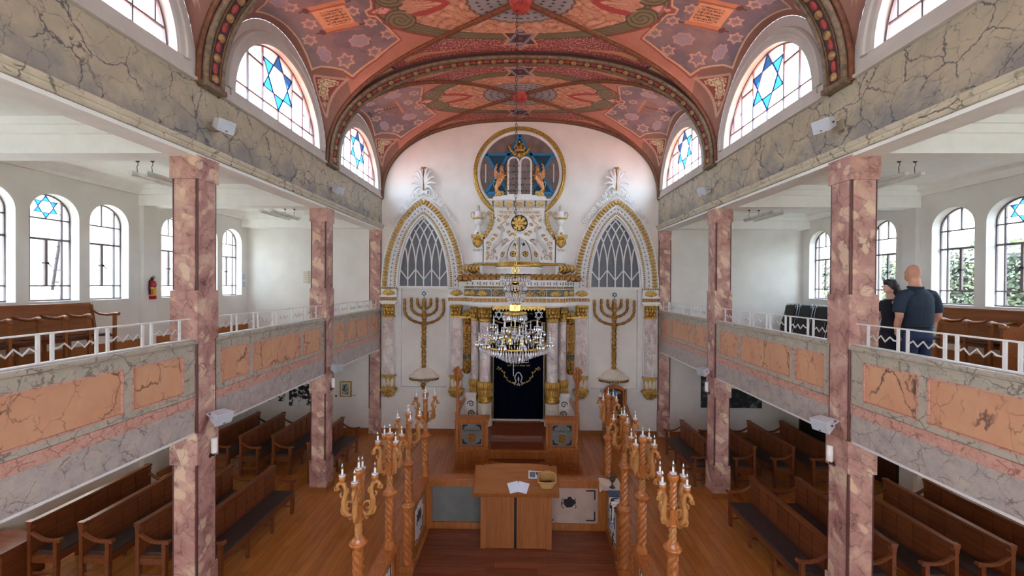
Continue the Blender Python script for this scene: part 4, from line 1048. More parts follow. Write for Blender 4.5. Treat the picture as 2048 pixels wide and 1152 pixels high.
# ---- curtain, valance, surround
m = MB(); m.box(-.98, -.72, 10.7, YB, .535, 3.58); m.box(.72, .98, 10.7, YB, .535, 3.58); m.box(-.72, .72, 10.86, YB, .535, 3.58); struct('wall_ark_recess', m, M['roundel'])
t = thing('ark_curtain', 'dark navy velvet curtain with embroidered wreath hanging between the ark columns', 'curtain', (0, 10.6, .5))
def fold(x, z): return 10.62+.02*math.sin(x*19)+.012*math.sin(x*43+z)
m = MB().grid(lambda u, v: (-.70+1.38*u-.03*(1-v)*(1 if u < .5 else 1)*(1 if u < .5 else -1)*.5, fold(-.7+1.4*u, 3*v), .55+2.93*v), 90, 10); ob('cloth', m, M['navy'], t)
for s in (-1, 1):
    m = MB().grid(lambda u, v: (s*(.66+.025*u), fold(.7, 0)-.03, .56+2.9*v), 2, 8); ob('gold_edging', m, M['thread'], t)
m = MB().box(-.72, .70, 10.55, 10.6, .50, .56); ob('hem', m, M['cream'], t)
yq = 10.585
m = MB()
for s in (-1, 1):
    P = [(s*.50, yq, 1.90), (s*.40, yq, 1.80), (s*.34, yq, 1.66), (s*.26, yq, 1.56), (s*.12, yq, 1.49), (0, yq, 1.48)]; m.tube(P, .007, 5)
    for i, (x, _, z) in enumerate(P[:-1]):
        for k in range(2):
            m.ball((x+s*.03*(1 if k else -1), yq-.004, z+.03*(1 if k else -.2)), (.02,.005,.032), 6, 4, Matrix.Rotation(s*(.7 if k else -.8), 4, 'Y'))
    scrollw(m, s*.53, yq, 1.88, .045, 1.2, .008, s)
ob('embroidered_wreath', m, M['thread'], t)
m = MB(); m.tube([(-.12, yq, 1.51), (-.06, yq, 1.55), (-.10, yq, 1.66), (-.05, yq, 1.77), (0, yq, 1.80), (.05, yq, 1.77), (.10, yq, 1.66), (.06, yq, 1.55), (.12, yq, 1.51)], .016, 6)
m.ball((0, yq, 1.62), (.022,.008,.07), 8, 5)
for s in (-1, 1): m.tube([(0, yq, 1.53), (s*.02, yq, 1.47), (s*.04, yq, 1.44)], .01, 5)
ob('embroidered_flame', m, M['silver'], t)
m = MB()
for a, b in (((.10,2.06),(.26,2.06)),((.26,2.06),(.26,2.34)),((.10,2.06),(.10,2.34))): m.bar((a[0], yq, a[1]), (b[0], yq, b[1]), .012, .012, (0,1,0))
ob('embroidered_frame', m, M['silver'], t)
v = thing('ark_valance', 'scalloped gold and navy valance with two silver stars above the ark curtain', 'valance', (0, 10.5, 3.5))
m = MB().grid(lambda u, w: (-.70+1.40*u, 10.54+.015*math.sin(u*50), 3.50-(.36-.035*math.cos(u*2*PI*2.5))*w), 80, 3); ob('cloth', m, M['navy'], v)
m = MB().tube([(-.70+1.40*i/60, 10.52, 3.15+.035*math.cos(i/60*2*PI*2.5)+.0) for i in range(61)], .022, 6); ob('fringe', m, M['thread'], v)
m = MB()
for k in range(17):
    x = -.70+1.4*k/17; m.add([(x, 10.42, 3.55), (x+1.4/17, 10.42, 3.55), (x+1.4/17, 10.42, 3.49), (x+.7/17, 10.42, 3.435), (x, 10.42, 3.49)], [(0,1,2,3,4)])
m.box(-.71, .71, 10.425, 10.45, 3.5, 3.6); ob('gold_pelmet', m, M['gold_lt'], v)
for s in (-1, 1):
    m = MB(); Rr = .115; c0 = (s*.525, 10.50, 3.33)
    for tri in ((0,2,4), (1,3,5)):
        pp = [(c0[0]+Rr*math.sin(PI/3*k), c0[1], c0[2]+Rr*1.1*math.cos(PI/3*k)) for k in tri]
        for i in range(3): m.bar(pp[i], pp[(i+1) % 3], .02, .012, (0,1,0))
    ob('silver_star', m, M['silver'], v)
# ================================================================= upper ark
def text(name, s_, size, loc, mat, parent, rx=PI/2, rz=0, ext=.003, roll=0):
    cu = bpy.data.curves.new(name, 'FONT'); cu.body = s_[::-1]; cu.size = size; cu.align_x = 'CENTER'; cu.align_y = 'CENTER'; cu.extrude = ext; cu.resolution_u = 2
    o = bpy.data.objects.new(name, cu); COL.objects.link(o)
    me = bpy.data.meshes.new_from_object(o.evaluated_get(bpy.context.evaluated_depsgraph_get())); bpy.data.objects.remove(o); me.materials.clear(); me.materials.append(mat)
    me.transform(Matrix.Translation(loc) @ Matrix.Rotation(rz, 4, 'Z') @ Matrix.Rotation(rx, 4, 'X') @ Matrix.Rotation(roll, 4, 'Z'))
    o = bpy.data.objects.new(name, me); COL.objects.link(o)
    if parent: adopt(o, parent)
    return o
for o_ in list(bpy.data.objects):
    if o_.name == 'ark_curtain': text('embroidered_lettering', 'לזכר נשמת אבי מורי היקר', .058, (0, 10.58, 1.98), M['thread'], o_)
    if o_.name == 'ark_valance': text('embroidered_lettering', 'כתר תורה', .06, (.25, 10.515, 3.36), M['thread'], o_)
# ---- round window with the star
RZ = 7.17
t = thing('round_star_window', 'round grey window with a large blue six-pointed star in a gold ring', 'window', (0, YB, RZ))
rx90 = Matrix.Translation((0, YB, RZ)) @ Matrix.Rotation(PI/2, 4, 'X')
m = MB().lathe([(0,.012),(1.1,.012)], (0,0,0), 64, rx90); ob('pane', m, M['roundel'], t)
m = MB().lathe([(1.08,0),(1.08,.03),(1.11,.05),(1.165,.05),(1.17,0)], (0,0,0), 72, rx90); ob('white_ring', m, M['white'], t)
m = MB().lathe([(1.165,0),(1.165,.05),(1.18,.085),(1.205,.09),(1.215,.06),(1.235,.085),(1.265,.07),(1.275,0)], (0,0,0), 72, rx90); ob('gold_ring', m, M['gold'], t)
Rr = 1.06
for tri in ((0,2,4), (1,3,5)):
    pp = [(Rr*math.sin(PI/3*k), RZ-.02+Rr*math.cos(PI/3*k)) for k in tri]; m = MB()
    for i in range(3): m.bar((pp[i][0], YB-.04, pp[i][1]), (pp[(i+1) % 3][0], YB-.04, pp[(i+1) % 3][1]), .075, .03, (0,1,0))
    ob('star_band', m, M['blue'], t)
r2 = Rr/math.sqrt(3)
for k in range(6):
    a = lambda r, q: (r*math.sin(q), YB-.02, RZ-.02+r*math.cos(q)); m = MB(); m.add([a(Rr, PI/3*k), a(r2, PI/3*k+PI/6), a(r2, PI/3*k-PI/6)], [(0,1,2)]); ob('star_pane', m, M['teal'], t)
for s in (-1, 1): m = MB().box(s*.93-.014, s*.93+.014, YB-.03, YB-.015, 6.92, 7.42); ob('glass_bar', m, M['silver'], t)

# ---- ark gable with the dome
t = thing('ark_gable', 'white and gold carved gable with dome, rosette and sloping shoulders above the ark', 'gable', (0, YB, 4.4))
m = MB()
for x1, z0, z1, y0, mt in ((1.14,4.40,4.48,10.62,0),(1.10,4.48,4.56,10.66,0),(1.06,4.56,4.64,10.70,0)): m.box(-x1, x1, y0, YB, z0, z1)
ob('stepped_plinth', m, M['plaster_lun'], t)
m = MB().tube([(-1.1, 10.66, 4.67), (1.1, 10.66, 4.67)], .035, 8); m.box(-1.1, 1.1, 10.66, YB, 4.64, 4.70); ob('gold_moulding', m, M['gold'], t)
for s in (-1, 1): m = MB().box(s*1.02-.06, s*1.02+.06, 10.6, YB, 4.40, 4.62); ob('plinth_block', m, M['white'], t)
def shoulder(z): 
    if z < 5.30: return .93
    if z > 5.98: return .64
    f = min(1, (z-5.30)/.68); return .64+.30*(1-f)**2.2
zz = [4.70, 5.0, 5.29]+[5.30+.68*i/14 for i in range(15)]+[6.17]
L_ = [(shoulder(z), z) for z in zz]; pts = L_+[(-x, z) for x, z in L_[::-1]]
m = MB().prism(pts, 10.70, 10.90, 'xz'); ob('gable_body', m, M['white'], t)
m = MB()
for s in (-1, 1): m.sweep([((s*(shoulder(z)-.015), 10.695, z), (s,0,0), (0,-1,0)) for z in zz], [(-.035,0),(.03,0),(.03,.045),(-.035,.045)])
ob('gable_border', m, M['white'], t)
for s in (-1, 1):     # lettering band of the shoulder
    st = 'אדוני שוכן בית מקדש' if s < 0 else 'תפילה תורה עבודה'
    n = 12
    for i in range(n):
        z = 5.33+.62*i/n; x = s*(shoulder(z)-.0); text('letter', st.replace(' ', '')[i % 12], .065, (x, 10.645, z), M['black'], t, ext=.002, roll=(s*-.6 if i < 5 else s*-.25))
m = MB()
for s in (-1, 1):     # gilded foliage on the outside of the shoulder
    for i in range(8):
        z = 5.42+.08*i; x = s*(shoulder(z)+.075); m.ball((x, 10.76, z), (.045,.04,.06), 7, 5); scrollw(m, x+s*.03, 10.74, z+.03, .04, 1.2, .012, s)
    scrollw(m, s*.82, 10.74, 6.02, .06, 1.5, .018, -s)
ob('shoulder_foliage', m, M['gold_lt'], t)
# carved field: vines and two deer
for s in (-1, 1):
    m = MB(); y = 10.685; rng = random.Random(5)
    P = [(s*.30, 6.00), (s*.42, 5.92), (s*.36, 5.82), (s*.50, 5.72), (s*.40, 5.60), (s*.48, 5.5)]
    m.tube([(x, y, z) for x, z in P], .012, 6)
    for (x, z, r, d) in ((.50,5.97,.06,1),(.33,5.9,.045,-1),(.55,5.83,.05,1),(.32,5.72,.05,-1),(.52,5.62,.05,1),(.30,5.52,.045,-1),(.16,5.47,.04,1),(.25,5.44,.035,-1),(.80,5.2,.07,1),(.72,5.32,.05,-1),(.62,5.42,.05,1),(.85,5.08,.05,-1),(.84,4.95,.05,1),(.33,5.30,.05,1),(.42,5.18,.05,-1),(.74,4.84,.085,1),(.58,4.82,.05,-1),(.86,4.82,.05,1),(.66,5.0,.05,1)):
        scrollw(m, s*x, y, z, r, 1.3, .012, s*d); m.ball((s*x+s*r*d*.9, y, z+r*.6), (.026,.016,.02), 6, 4)
    ob('vine_relief', m, M['gold_white'], t)
    m = MB()          # leaping deer
    m.tube([(s*.72, y-.01, 5.05), (s*.66, y-.03, 5.14), (s*.56, y-.03, 5.26), (s*.50, y-.02, 5.36), (s*.47, y-.02, 5.47), (s*.46, y-.02, 5.55)], [.03,.055,.05,.045,.03,.024], 8)
    m.tube([(s*.46, y-.02, 5.55), (s*.43, y-.03, 5.57), (s*.39, y-.03, 5.54)], [.028,.026,.012], 7)
    for P in (((.68,5.10),(.66,4.98),(.70,4.92),(.66,4.84)), ((.72,5.06),(.74,4.96),(.71,4.9)), ((.50,5.32),(.40,5.30),(.36,5.22)), ((.52,5.30),(.44,5.24),(.42,5.16))): m.tube([(s*x, y-.02, z) for x, z in P], [.026,.018,.014,.012][:len(P)], 6)
    for q in (.02, -.02): m.tube([(s*.47, y-.02, 5.57), (s*(.50+q), y-.02, 5.63), (s*(.49+2*q), y-.02, 5.69)], .008, 5)
    ob('deer_relief', m, M['plaster_lun'], t)
# rosette
rm = Matrix.Translation((0, 10.69, 5.76)) @ Matrix.Rotation(PI/2, 4, 'X')
m = MB().lathe([(0,0.004),(.235,0.004)], (0,0,0), 36, rm); ob('rosette_field', m, M['black'], t)
m = MB().lathe([(.225,0),(.225,.04),(.25,.05),(.265,.03),(.265,0)], (0,0,0), 36, rm); o = ob('rosette_ring', m, M['white'], t)
m = MB()
for k in range(8):
    a = PI/4*k; d = Vector((math.sin(a), 0, math.cos(a))); mt = Matrix((Vector((d.z,0,-d.x)), Vector((0,1,0)), d)).transposed().to_4x4(); m.ball(Vector((0, 10.665, 5.76))+d*.11, (.045,.02,.10), 8, 5, mt); m.ball(Vector((0, 10.66, 5.76))+d*.17, (.055,.018,.03), 8, 4, mt)
m.ball((0, 10.655, 5.76), (.045,.03,.045), 8, 5); ob('rosette_flower', m, M['gold_lt'], t)
# dome: onion front with round medallions
dp = [(.60,4.62),(.585,4.66),(.56,4.69),(.555,4.72),(.56,4.82),(.53,4.98),(.45,5.12),(.33,5.25),(.18,5.36),(.02,5.42)]
m = MB().lathe(dp, (0, 10.72, 0), 40, a0=PI, a1=2*PI, sy=.62); ob('dome', m, M['plaster_lun'], t)
m = MB().lathe([(.555,4.72),(.60,4.66),(.63,4.60),(.60,4.58)], (0, 10.72, 0), 40, a0=PI, a1=2*PI, sy=.62); ob('dome_skirt', m, M['gold'], t)
m = MB().lathe([(.60,4.40),(.60,4.50),(.63,4.53),(.63,4.57),(.60,4.59)], (0, 10.72, 0), 40, a0=PI, a1=2*PI, sy=.62); ob('dome_base', m, M['white'], t)
def dome_pt(a, z, e=.012):
    r = next(r0+(r1-r0)*(z-z0)/(z1-z0) for (r0, z0), (r1, z1) in zip(dp[3:-1], dp[4:]) if z0 <= z <= z1)+e
    return Vector((r*math.cos(a), 10.72+r*.62*math.sin(a), z))
for k in range(4):
    ac = PI*1.5+(k-1.5)*.60; m = MB(); ring = []
    for i in range(24):
        q = 2*PI*i/24; zz_ = 5.0+.24*math.sin(q); w_ = .26*math.cos(q)*(1-.55*max(0, (zz_-4.9)/.4)); ring.append(dome_pt(ac+w_, max(4.73, min(5.4, zz_+.02)), .014))
    m.tube(ring, .012, 6, closed=True); o = ob('dome_panel_border', m, M['white'], t)
    m = MB(); nn = Vector((math.cos(ac), math.sin(ac)*1.4, .25)).normalized(); c0 = dome_pt(ac, 4.92, .01); uu = nn.cross(Vector((0,0,1))).normalized(); vv = uu.cross(nn).normalized(); mt = Matrix((uu, -vv, nn)).transposed().to_4x4()
    m.lathe([(0,.004),(.088,.004)], tuple(c0), 18, mt); ob('medallion', m, M['pewdark'], t)
    m = MB().lathe([(.082,0),(.085,.012),(.095,.012),(.098,0)], tuple(c0), 18, mt); ob('medallion_ring', m, M['white'], t)
    m = MB()
    for q in range(6): d = uu*math.cos(q*PI/3)+vv*math.sin(q*PI/3); m.ball(c0+d*.045+nn*.008, (.022,.022,.03), 6, 4)
    ob('medallion_flower', m, M['gold_lt'], t)
    if k in (1, 2):
        m = MB(); c1 = dome_pt(ac+(.05 if k == 1 else -.05), 5.18, .014); n2 = Vector((math.cos(ac)*.6, math.sin(ac)*1.1, .55)).normalized(); u2 = n2.cross(Vector((0,0,1))).normalized(); v2 = u2.cross(n2).normalized(); m.lathe([(0,.003),(.055,.003)], tuple(c1), 14, Matrix((u2, -v2, n2)).transposed().to_4x4()); ob('medallion', m, M['teal'], t)
for k in range(3):
    a = PI*1.5+(k-1)*.60; m = MB().tube([dome_pt(a+(PI*1.5-a)*.0, z, .008) for z in (4.74, 4.9, 5.05, 5.2, 5.3, 5.38)], .011, 6); ob('dome_rib', m, M['roundel'], t)
m = MB().tube([dome_pt(PI*1.5+f, z, .03) for f, z in ((-1.2,4.74),(-1.15,4.95),(-1.0,5.15),(-.7,5.3),(0,5.41),(.7,5.3),(1.0,5.15),(1.15,4.95),(1.2,4.74))], .03, 8); ob('dome_arch_rib', m, M['white'], t)
# neck with inscription and flared cornice
m = MB(); m.box(-.66, .66, 10.66, 10.90, 5.98, 6.10); ob('inscription_band', m, M['cream'], t)
text('inscription', 'אבא המנוח ורעיתו מרים ז״ל', .095, (0, 10.655, 6.045), M['pewdark'], t); text('inscription', 'ל ז כ ר   נ ש מ ו ת', .09, (0, 10.655, 6.135), M['goldred'], t)
m = MB(); m.box(-.68, .68, 10.665, 10.90, 6.10, 6.18)
m.add([(-.70,10.64,6.18),(.70,10.64,6.18),(.82,10.50,6.34),(-.82,10.50,6.34),(-.70,10.90,6.18),(.70,10.90,6.18),(.82,10.90,6.34),(-.82,10.90,6.34)], [(0,1,2,3),(0,3,7,4),(1,5,6,2)]); m.box(-.84, .84, 10.48, 10.90, 6.34, 6.375); ob('flared_cornice', m, M['white'], t)
for k in range(5): m = MB(); shell(m, -.56+.28*k, 10.55, 6.19, .095, 7, .13); ob('cornice_leaf', m, M['gold_lt'], t)
for k in range(6): m = MB().bar((-.70+.28*k, 10.60, 6.19), (-.70+.28*k, 10.52, 6.33), .03, .02, (0,1,0)); m.ball((-.70+.28*k, 10.53, 6.31), (.03,.02,.02), 6, 4); ob('cornice_stem', m, M['goldred'], t)
m = MB(); m.box(-.70, .70, 10.56, 10.90, 6.375, 6.44); m.box(-.44, .44, 10.53, 10.90, 6.375, 6.475); m.box(-.66, .66, 10.60, 10.90, 6.44, 6.49); ob('top_plinth', m, M['white'], t)

# ---- side posts with urns
for s in (-1, 1):
    sd = 'left' if s < 0 else 'right'
    t = thing('ark_side_post', 'white square post with gilded leaf capital and black lettering, %s of the dome' % sd, 'post', (s*1.115, 10.9, 4.4), 'posts beside the dome'); x = s*1.115
    m = MB().box(x-.135, x+.135, 10.72, YB, 4.705, 5.38); ob('shaft', m, M['white'], t)
    m = MB(); m.box(x-.17, x+.17, 10.67, YB, 5.38, 5.455); ob('cap', m, M['gold'], t)
    m = MB(); leafy(m, (x, 5.38), (x, 5.10), .2, .04, y=10.70); m.ball((x, 10.69, 5.37), (.09,.05,.05), 8, 5)
    for sg in (-1, 1): leafy(m, (x+sg*.07, 5.36), (x+sg*.10, 5.18), .1, .03, y=10.71)
    m.ball((x, 10.68, 5.49), (.03,.03,.04), 6, 4); ob('capital_leaf', m, M['gold'], t)
    text('lettering', 'לחטא' if s < 0 else 'אלול', .10, (x, 10.715, 5.04), M['black'], t)
    v = thing('ark_volute', 'gilded fluted volute at the foot of the %s white post' % sd, 'volute', (s*1.18, 10.5, 4.41), 'gilded volutes'); vx = s*1.19
    m = MB().ball((vx, 10.52, 4.535), (.155,.11,.13), 16, 10); ob('core', m, M['goldred'], v)
    for k in range(5):
        P = [(vx+s*(-.17+.085*k)+s*.10*math.sin(PI*i/10), 10.50-.11*math.sin(PI*i/10)*(1-abs(k-2)*.16), 4.43+.22*i/10) for i in range(11)]; m = MB().tube(P, [.012+.02*math.sin(PI*i/10) for i in range(11)], 7); ob('flute', m, M['gold_lt'], v)
    u = thing('urn', 'white lidded urn with gilded handles on the post %s of the dome' % sd, 'urn', (s*1.11, 10.86, 5.46), 'white urns'); x = s*1.11; y = 10.84
    m = MB().lathe([(.12,5.46),(.12,5.56),(.09,5.58),(.05,5.64),(.055,5.70),(.045,5.72)], (x, y, 0), 20); ob('foot', m, M['white'], u)
    m = MB().lathe([(.045,5.72),(.10,5.76),(.115,5.83),(.11,5.88),(.135,5.90),(.135,5.94),(.10,5.96),(.09,6.05),(.10,6.08),(.085,6.10)], (x, y, 0), 20); ob('bowl', m, M['white'], u)
    m = MB().lathe([(.116,5.885),(.14,5.89),(.145,5.915),(.138,5.935)], (x, y, 0), 20); ob('bowl_band', m, M['gold_lt'], u)
    m = MB().lathe([(.05,6.10),(.05,6.13),(.035,6.15),(.045,6.20),(.025,6.26),(.0,6.28)], (x, y, 0), 14); ob('lid', m, M['plaster_lun'], u)
    for sg in (-1, 1):
        m = MB().tube([(x+sg*.13, y, 5.90), (x+sg*.19, y, 5.94), (x+sg*.205, y, 6.02), (x+sg*.17, y, 6.08), (x+sg*.12, y, 6.07), (x+sg*.115, y, 6.03), (x+sg*.14, y, 6.02)], .013, 7); ob('handle', m, M['gold_lt'], u)

# ---- tablets, winged lions, crown
t = thing('law_tablets', 'pair of round-topped grey tablets with black Hebrew lettering in a white frame', 'tablets', (0, 10.62, 6.475))
RT = ('אנכי ה', 'לא יהיה', 'לא תשא', 'זכור את', 'כבד את'); LT = ('לא תרצח', 'לא תנאף', 'לא תגנב', 'לא תענה', 'לא תחמד')
for s in (-1, 1):
    c = s*.160; sp = 7.335
    pts = arch_pts(c, .165, 6.475, sp, 16, .175); ins = arch_pts(c, .118, 6.52, sp, 16, .125)
    m = MB().prism(pts, 10.60, 10.72, 'xz'); ob('tablet_frame', m, M['white'], t)
    m = MB().prism(ins, 10.585, 10.6, 'xz'); ob('tablet', m, M['roundel'], t)
    for k in range(5): text('tablet_line', (RT if s > 0 else LT)[k], .082, (c, 10.583, 7.255-.165*k), M['black'], t)
m = MB()
for s in (-1, 1):
    for i in range(9): m.ball((s*(.345+.012*math.sin(i*2)), 10.64, 6.56+.09*i), (.022,.02,.045), 6, 4)
ob('gilded_border', m, M['gold'], t)
for s in (-1, 1):
    t = thing('winged_lion', 'gilded winged lion rearing against the tablets from the %s' % ('left' if s < 0 else 'right'), 'statue', (s*.5, 10.64, 6.45), 'gilded lions'); y = 10.62
    q = lambda x, z, d=0: (s*x, y+d, z)
    m = MB(); m.tube([q(.60,6.70), q(.56,6.80), q(.51,6.90), q(.47,7.0), q(.46,7.08), q(.47,7.16), q(.49,7.21)], [.055,.085,.085,.085,.06,.05,.045], 10)
    m.tube([q(.50,7.22), q(.46,7.235), q(.42,7.215)], [.048,.042,.02], 8); m.ball(q(.51,7.26), (.015,.012,.025), 6, 4)
    for d in (-.04, .05): m.tube([q(.60,6.74,d), q(.62,6.64,d), q(.55,6.58,d), q(.58,6.50,d), q(.52,6.485,d)], [.05,.045,.028,.024,.02], 8)
    for d, z in ((-.04,.06), (.05,0)): m.tube([q(.46,6.98,d), q(.42,6.92+z,d), q(.375,6.96+z,d), q(.35,6.94+z,d)], [.04,.03,.024,.018], 8)
    ob('body', m, M['copper'], t)
    m = MB(); m.tube([q(.61,6.68,.02), q(.68,6.72,.02), q(.69,6.82,.02), q(.65,6.86,.02)], [.016,.014,.014,.024], 7); ob('tail', m, M['gold'], t)
    for k in range(5):
        f = k/4; m = MB().tube([q(.50+.03*f,6.98-.02*k,-.02), q(.58+.02*f,7.05-.03*k,-.03), q(.645+.01*f,7.15-.05*k,-.03), q(.625+.02*f,7.27-.08*k,-.03), q(.575+.03*f,7.33-.09*k,-.03)], [.02,.03,.03,.024,.008], 7); ob('wing_feather', m, M['copper'], t)
    m = MB()
    for i in range(8): m.ball(q(.49+.05*math.sin(i*2.1),7.03+.04*math.cos(i*1.7),-.05), (.03,.03,.035), 6, 4)
    ob('mane', m, M['copper'], t)
    m = MB()
    for i in range(6): m.ball(q(.44+.035*i,6.53+.03*math.sin(i*2.3),-.04), (.035,.03,.05), 6, 4); scrollw(m, s*(.44+.035*i), y-.06, 6.56, .03, 1.2, .01, s)
    ob('foliage_base', m, M['gold_lt'], t)
t = thing('gilded_crown_ornament', 'gilded crown with leafy sprays above the tablets', 'crown', (0, 10.62, 7.47)); y = 10.62
m = MB().lathe([(.11,7.62),(.135,7.63),(.135,7.68),(.115,7.69)], (0, y, 0), 20); ob('band', m, M['gold'], t)
for k in range(8):
    a = PI/4*k+.2; m = MB().tube([(.125*math.cos(a), y+.125*math.sin(a), 7.68), (.145*math.cos(a), y+.145*math.sin(a), 7.76), (.11*math.cos(a), y+.11*math.sin(a), 7.85), (.0, y, 7.88)], .016, 6); ob('hoop', m, M['gold_lt'], t)
m = MB().ball((0, y, 7.75), (.09,.09,.09), 10, 6); ob('cap', m, M['goldred'], t); m = MB().ball((0, y, 7.905), .03, 8, 5); ob('finial', m, M['gold_lt'], t)
for s in (-1, 1):
    m = MB()
    for i in range(8):
        f = i/7; x = s*(.03+.25*f); z = 7.53+.02*f+.22*f*f; m.ball((x, y-.02, z), (.038,.03,.038), 7, 4); scrollw(m, x+s*.02, y-.03, z+.03, .032, 1.2, .011, s)
    ob('leaf_spray', m, M['gold'], t)
m = MB(); leafy(m, (0, 7.62), (0, 7.47), .1, .03, y=y-.04); ob('pendant_leaf', m, M['gold'], t)
# ================================================================= pews
def make_pew(L, label, panels=7):
    """pew facing +x, its back along x = 0, running along y from 0 to L"""
    t = thing('pew', label, 'pew', (0,0,0), 'ground floor pews')
    H, SH, D = .845, .42, .36
    m = MB()
    m.box(-.045, .0, .05, L-.05, .36, H-.03); ob('backrest', m, M['pew'], t)
    for k in range(panels):
        a = .06+(L-.12)*k/panels+.012; b = .06+(L-.12)*(k+1)/panels-.012
        m = MB().box(0, .012, a, b, .44, H-.06); ob('back_panel', m, M['pew'], t)
        
    m = MB(); m.box(-.06, .022, .03, L-.03, H-.03, H); m.box(-.05, .016, .03, L-.03, H-.045, H-.03); ob('top_rail', m, M['pew'], t)
    m = MB(); m.box(-.02, D+.0, .03, L-.03, SH-.05, SH-.028); ob('seat', m, M['pew'], t)
    m = MB(); m.prism([(.02,SH-.028),(D-.005,SH-.028),(D+.008,SH-.012),(D-.004,SH+.006),(.02,SH+.006)], .06, L-.06, 'xz'); ob('cushion', m, M['cushion'], t)
    m = MB().box(D-.04, D-.015, .05, L-.05, SH-.13, SH-.05); ob('front_rail', m, M['pew'], t)
    for y in (0, L-.05):
        m = MB(); m.box(-.05, .0, y, y+.05, 0, H-.10)
        m.prism([(-.05,H-.10),(.0,H-.10),(.012,H-.085),(.0,H-.06),(.02,H-.03),(.024,H+.008),(-.068,H+.008),(-.064,H-.03),(-.05,H-.06)], y-.006, y+.056, 'xz'); ob('back_post', m, M['pew'], t)
        m = MB(); m.prism([(D-.055,0),(D-.01,0),(D,SH*.5),(D+.005,.58),(D-.05,.58),(D-.05,SH*.5)], y, y+.05, 'xz'); ob('leg', m, M['pew'], t)
        pts = [(-.02, y+.025, .70), (.06, y+.025, .645), (.15, y+.025, .60), (.25, y+.025, .585), (.33, y+.025, .592), (.385, y+.025, .60)]
        m = MB(); m.sweep([(p, (0,1,0), (0,0,1)) for p in pts], [(-.024,-.016),(.024,-.016),(.026,.006),(.014,.016),(-.014,.016),(-.026,.006)]); m.lathe([(.026,-.028),(.026,.028)], (0,0,0), 12, Matrix.Translation((.385, y+.025, .592)) @ Matrix.Rotation(PI/2, 4, 'X')); ob('armrest', m, M['pew'], t)
        m = MB(); m.box(-.03, D-.02, y+.012, y+.038, SH-.14, SH-.05); m.box(-.03, D-.02, y+.015, y+.035, .12, .15); ob('side_rail', m, M['pew'], t)
    for k in (1, 2):
        y = L*k/3; m = MB(); m.box(D-.055, D-.015, y-.02, y+.02, 0, SH-.05); m.box(-.04, 0, y-.02, y+.02, 0, .38); m.box(0, D-.03, y-.012, y+.012, .12, .15); ob('leg', m, M['pew'], t)
    return freeze(t)
PA = make_pew(1.78, 'dark wooden pew nearest the left marble column of the front block, beside the nave')
PB = make_pew(1.60, 'short wooden pew beyond the second left marble column, beside the nave', 6)
left_rows = [(-4.36, 'dark wooden pew alongside the first left column, closest to the nave'), (-5.12, 'dark wooden pew second from the nave in the near left block'), (-5.90, 'dark wooden pew third from the nave in the near left block'), (-6.62, 'dark wooden pew against the left wall in the near left block')]
for i, (x, lb) in enumerate(left_rows):
    if i == 0: PA.location = (x, 5.30, 0); PA['label'] = lb
    else: dup(PA, (x, 5.30, 0), 0, lb)
rear = [(-4.28, 8.12, 'wooden pew beyond the second left column, beside the nave'), (-5.24, 8.48, 'dark wooden pew second from the nave in the far left block'), (-5.92, 8.44, 'dark wooden pew third from the nave in the far left block'), (-6.58, 8.46, 'dark wooden pew nearest the wall in the far left block')]
for i, (x, y, lb) in enumerate(rear):
    if i == 0: PB.location = (x, y, 0); PB['label'] = lb
    else: dup(PB, (x, y, 0), 0, lb)
for i, (x, w_) in enumerate(((3.98,'closest to the nave'),(4.76,'second from the nave'),(5.54,'third from the nave'),(6.24,'fourth from the nave'),(6.92,'against the wall'))):
    dup(PA, (x, 5.14+1.78, 0), PI, 'dark wooden pew %s in the near right block' % w_)
for i, (x, w_) in enumerate(((3.96,'closest to the nave'),(4.80,'second from the nave'),(5.58,'third from the nave'),(6.36,'nearest the wall'))):
    dup(PB, (x, 8.2+1.62, 0), PI, 'dark wooden pew %s in the far right block' % w_)

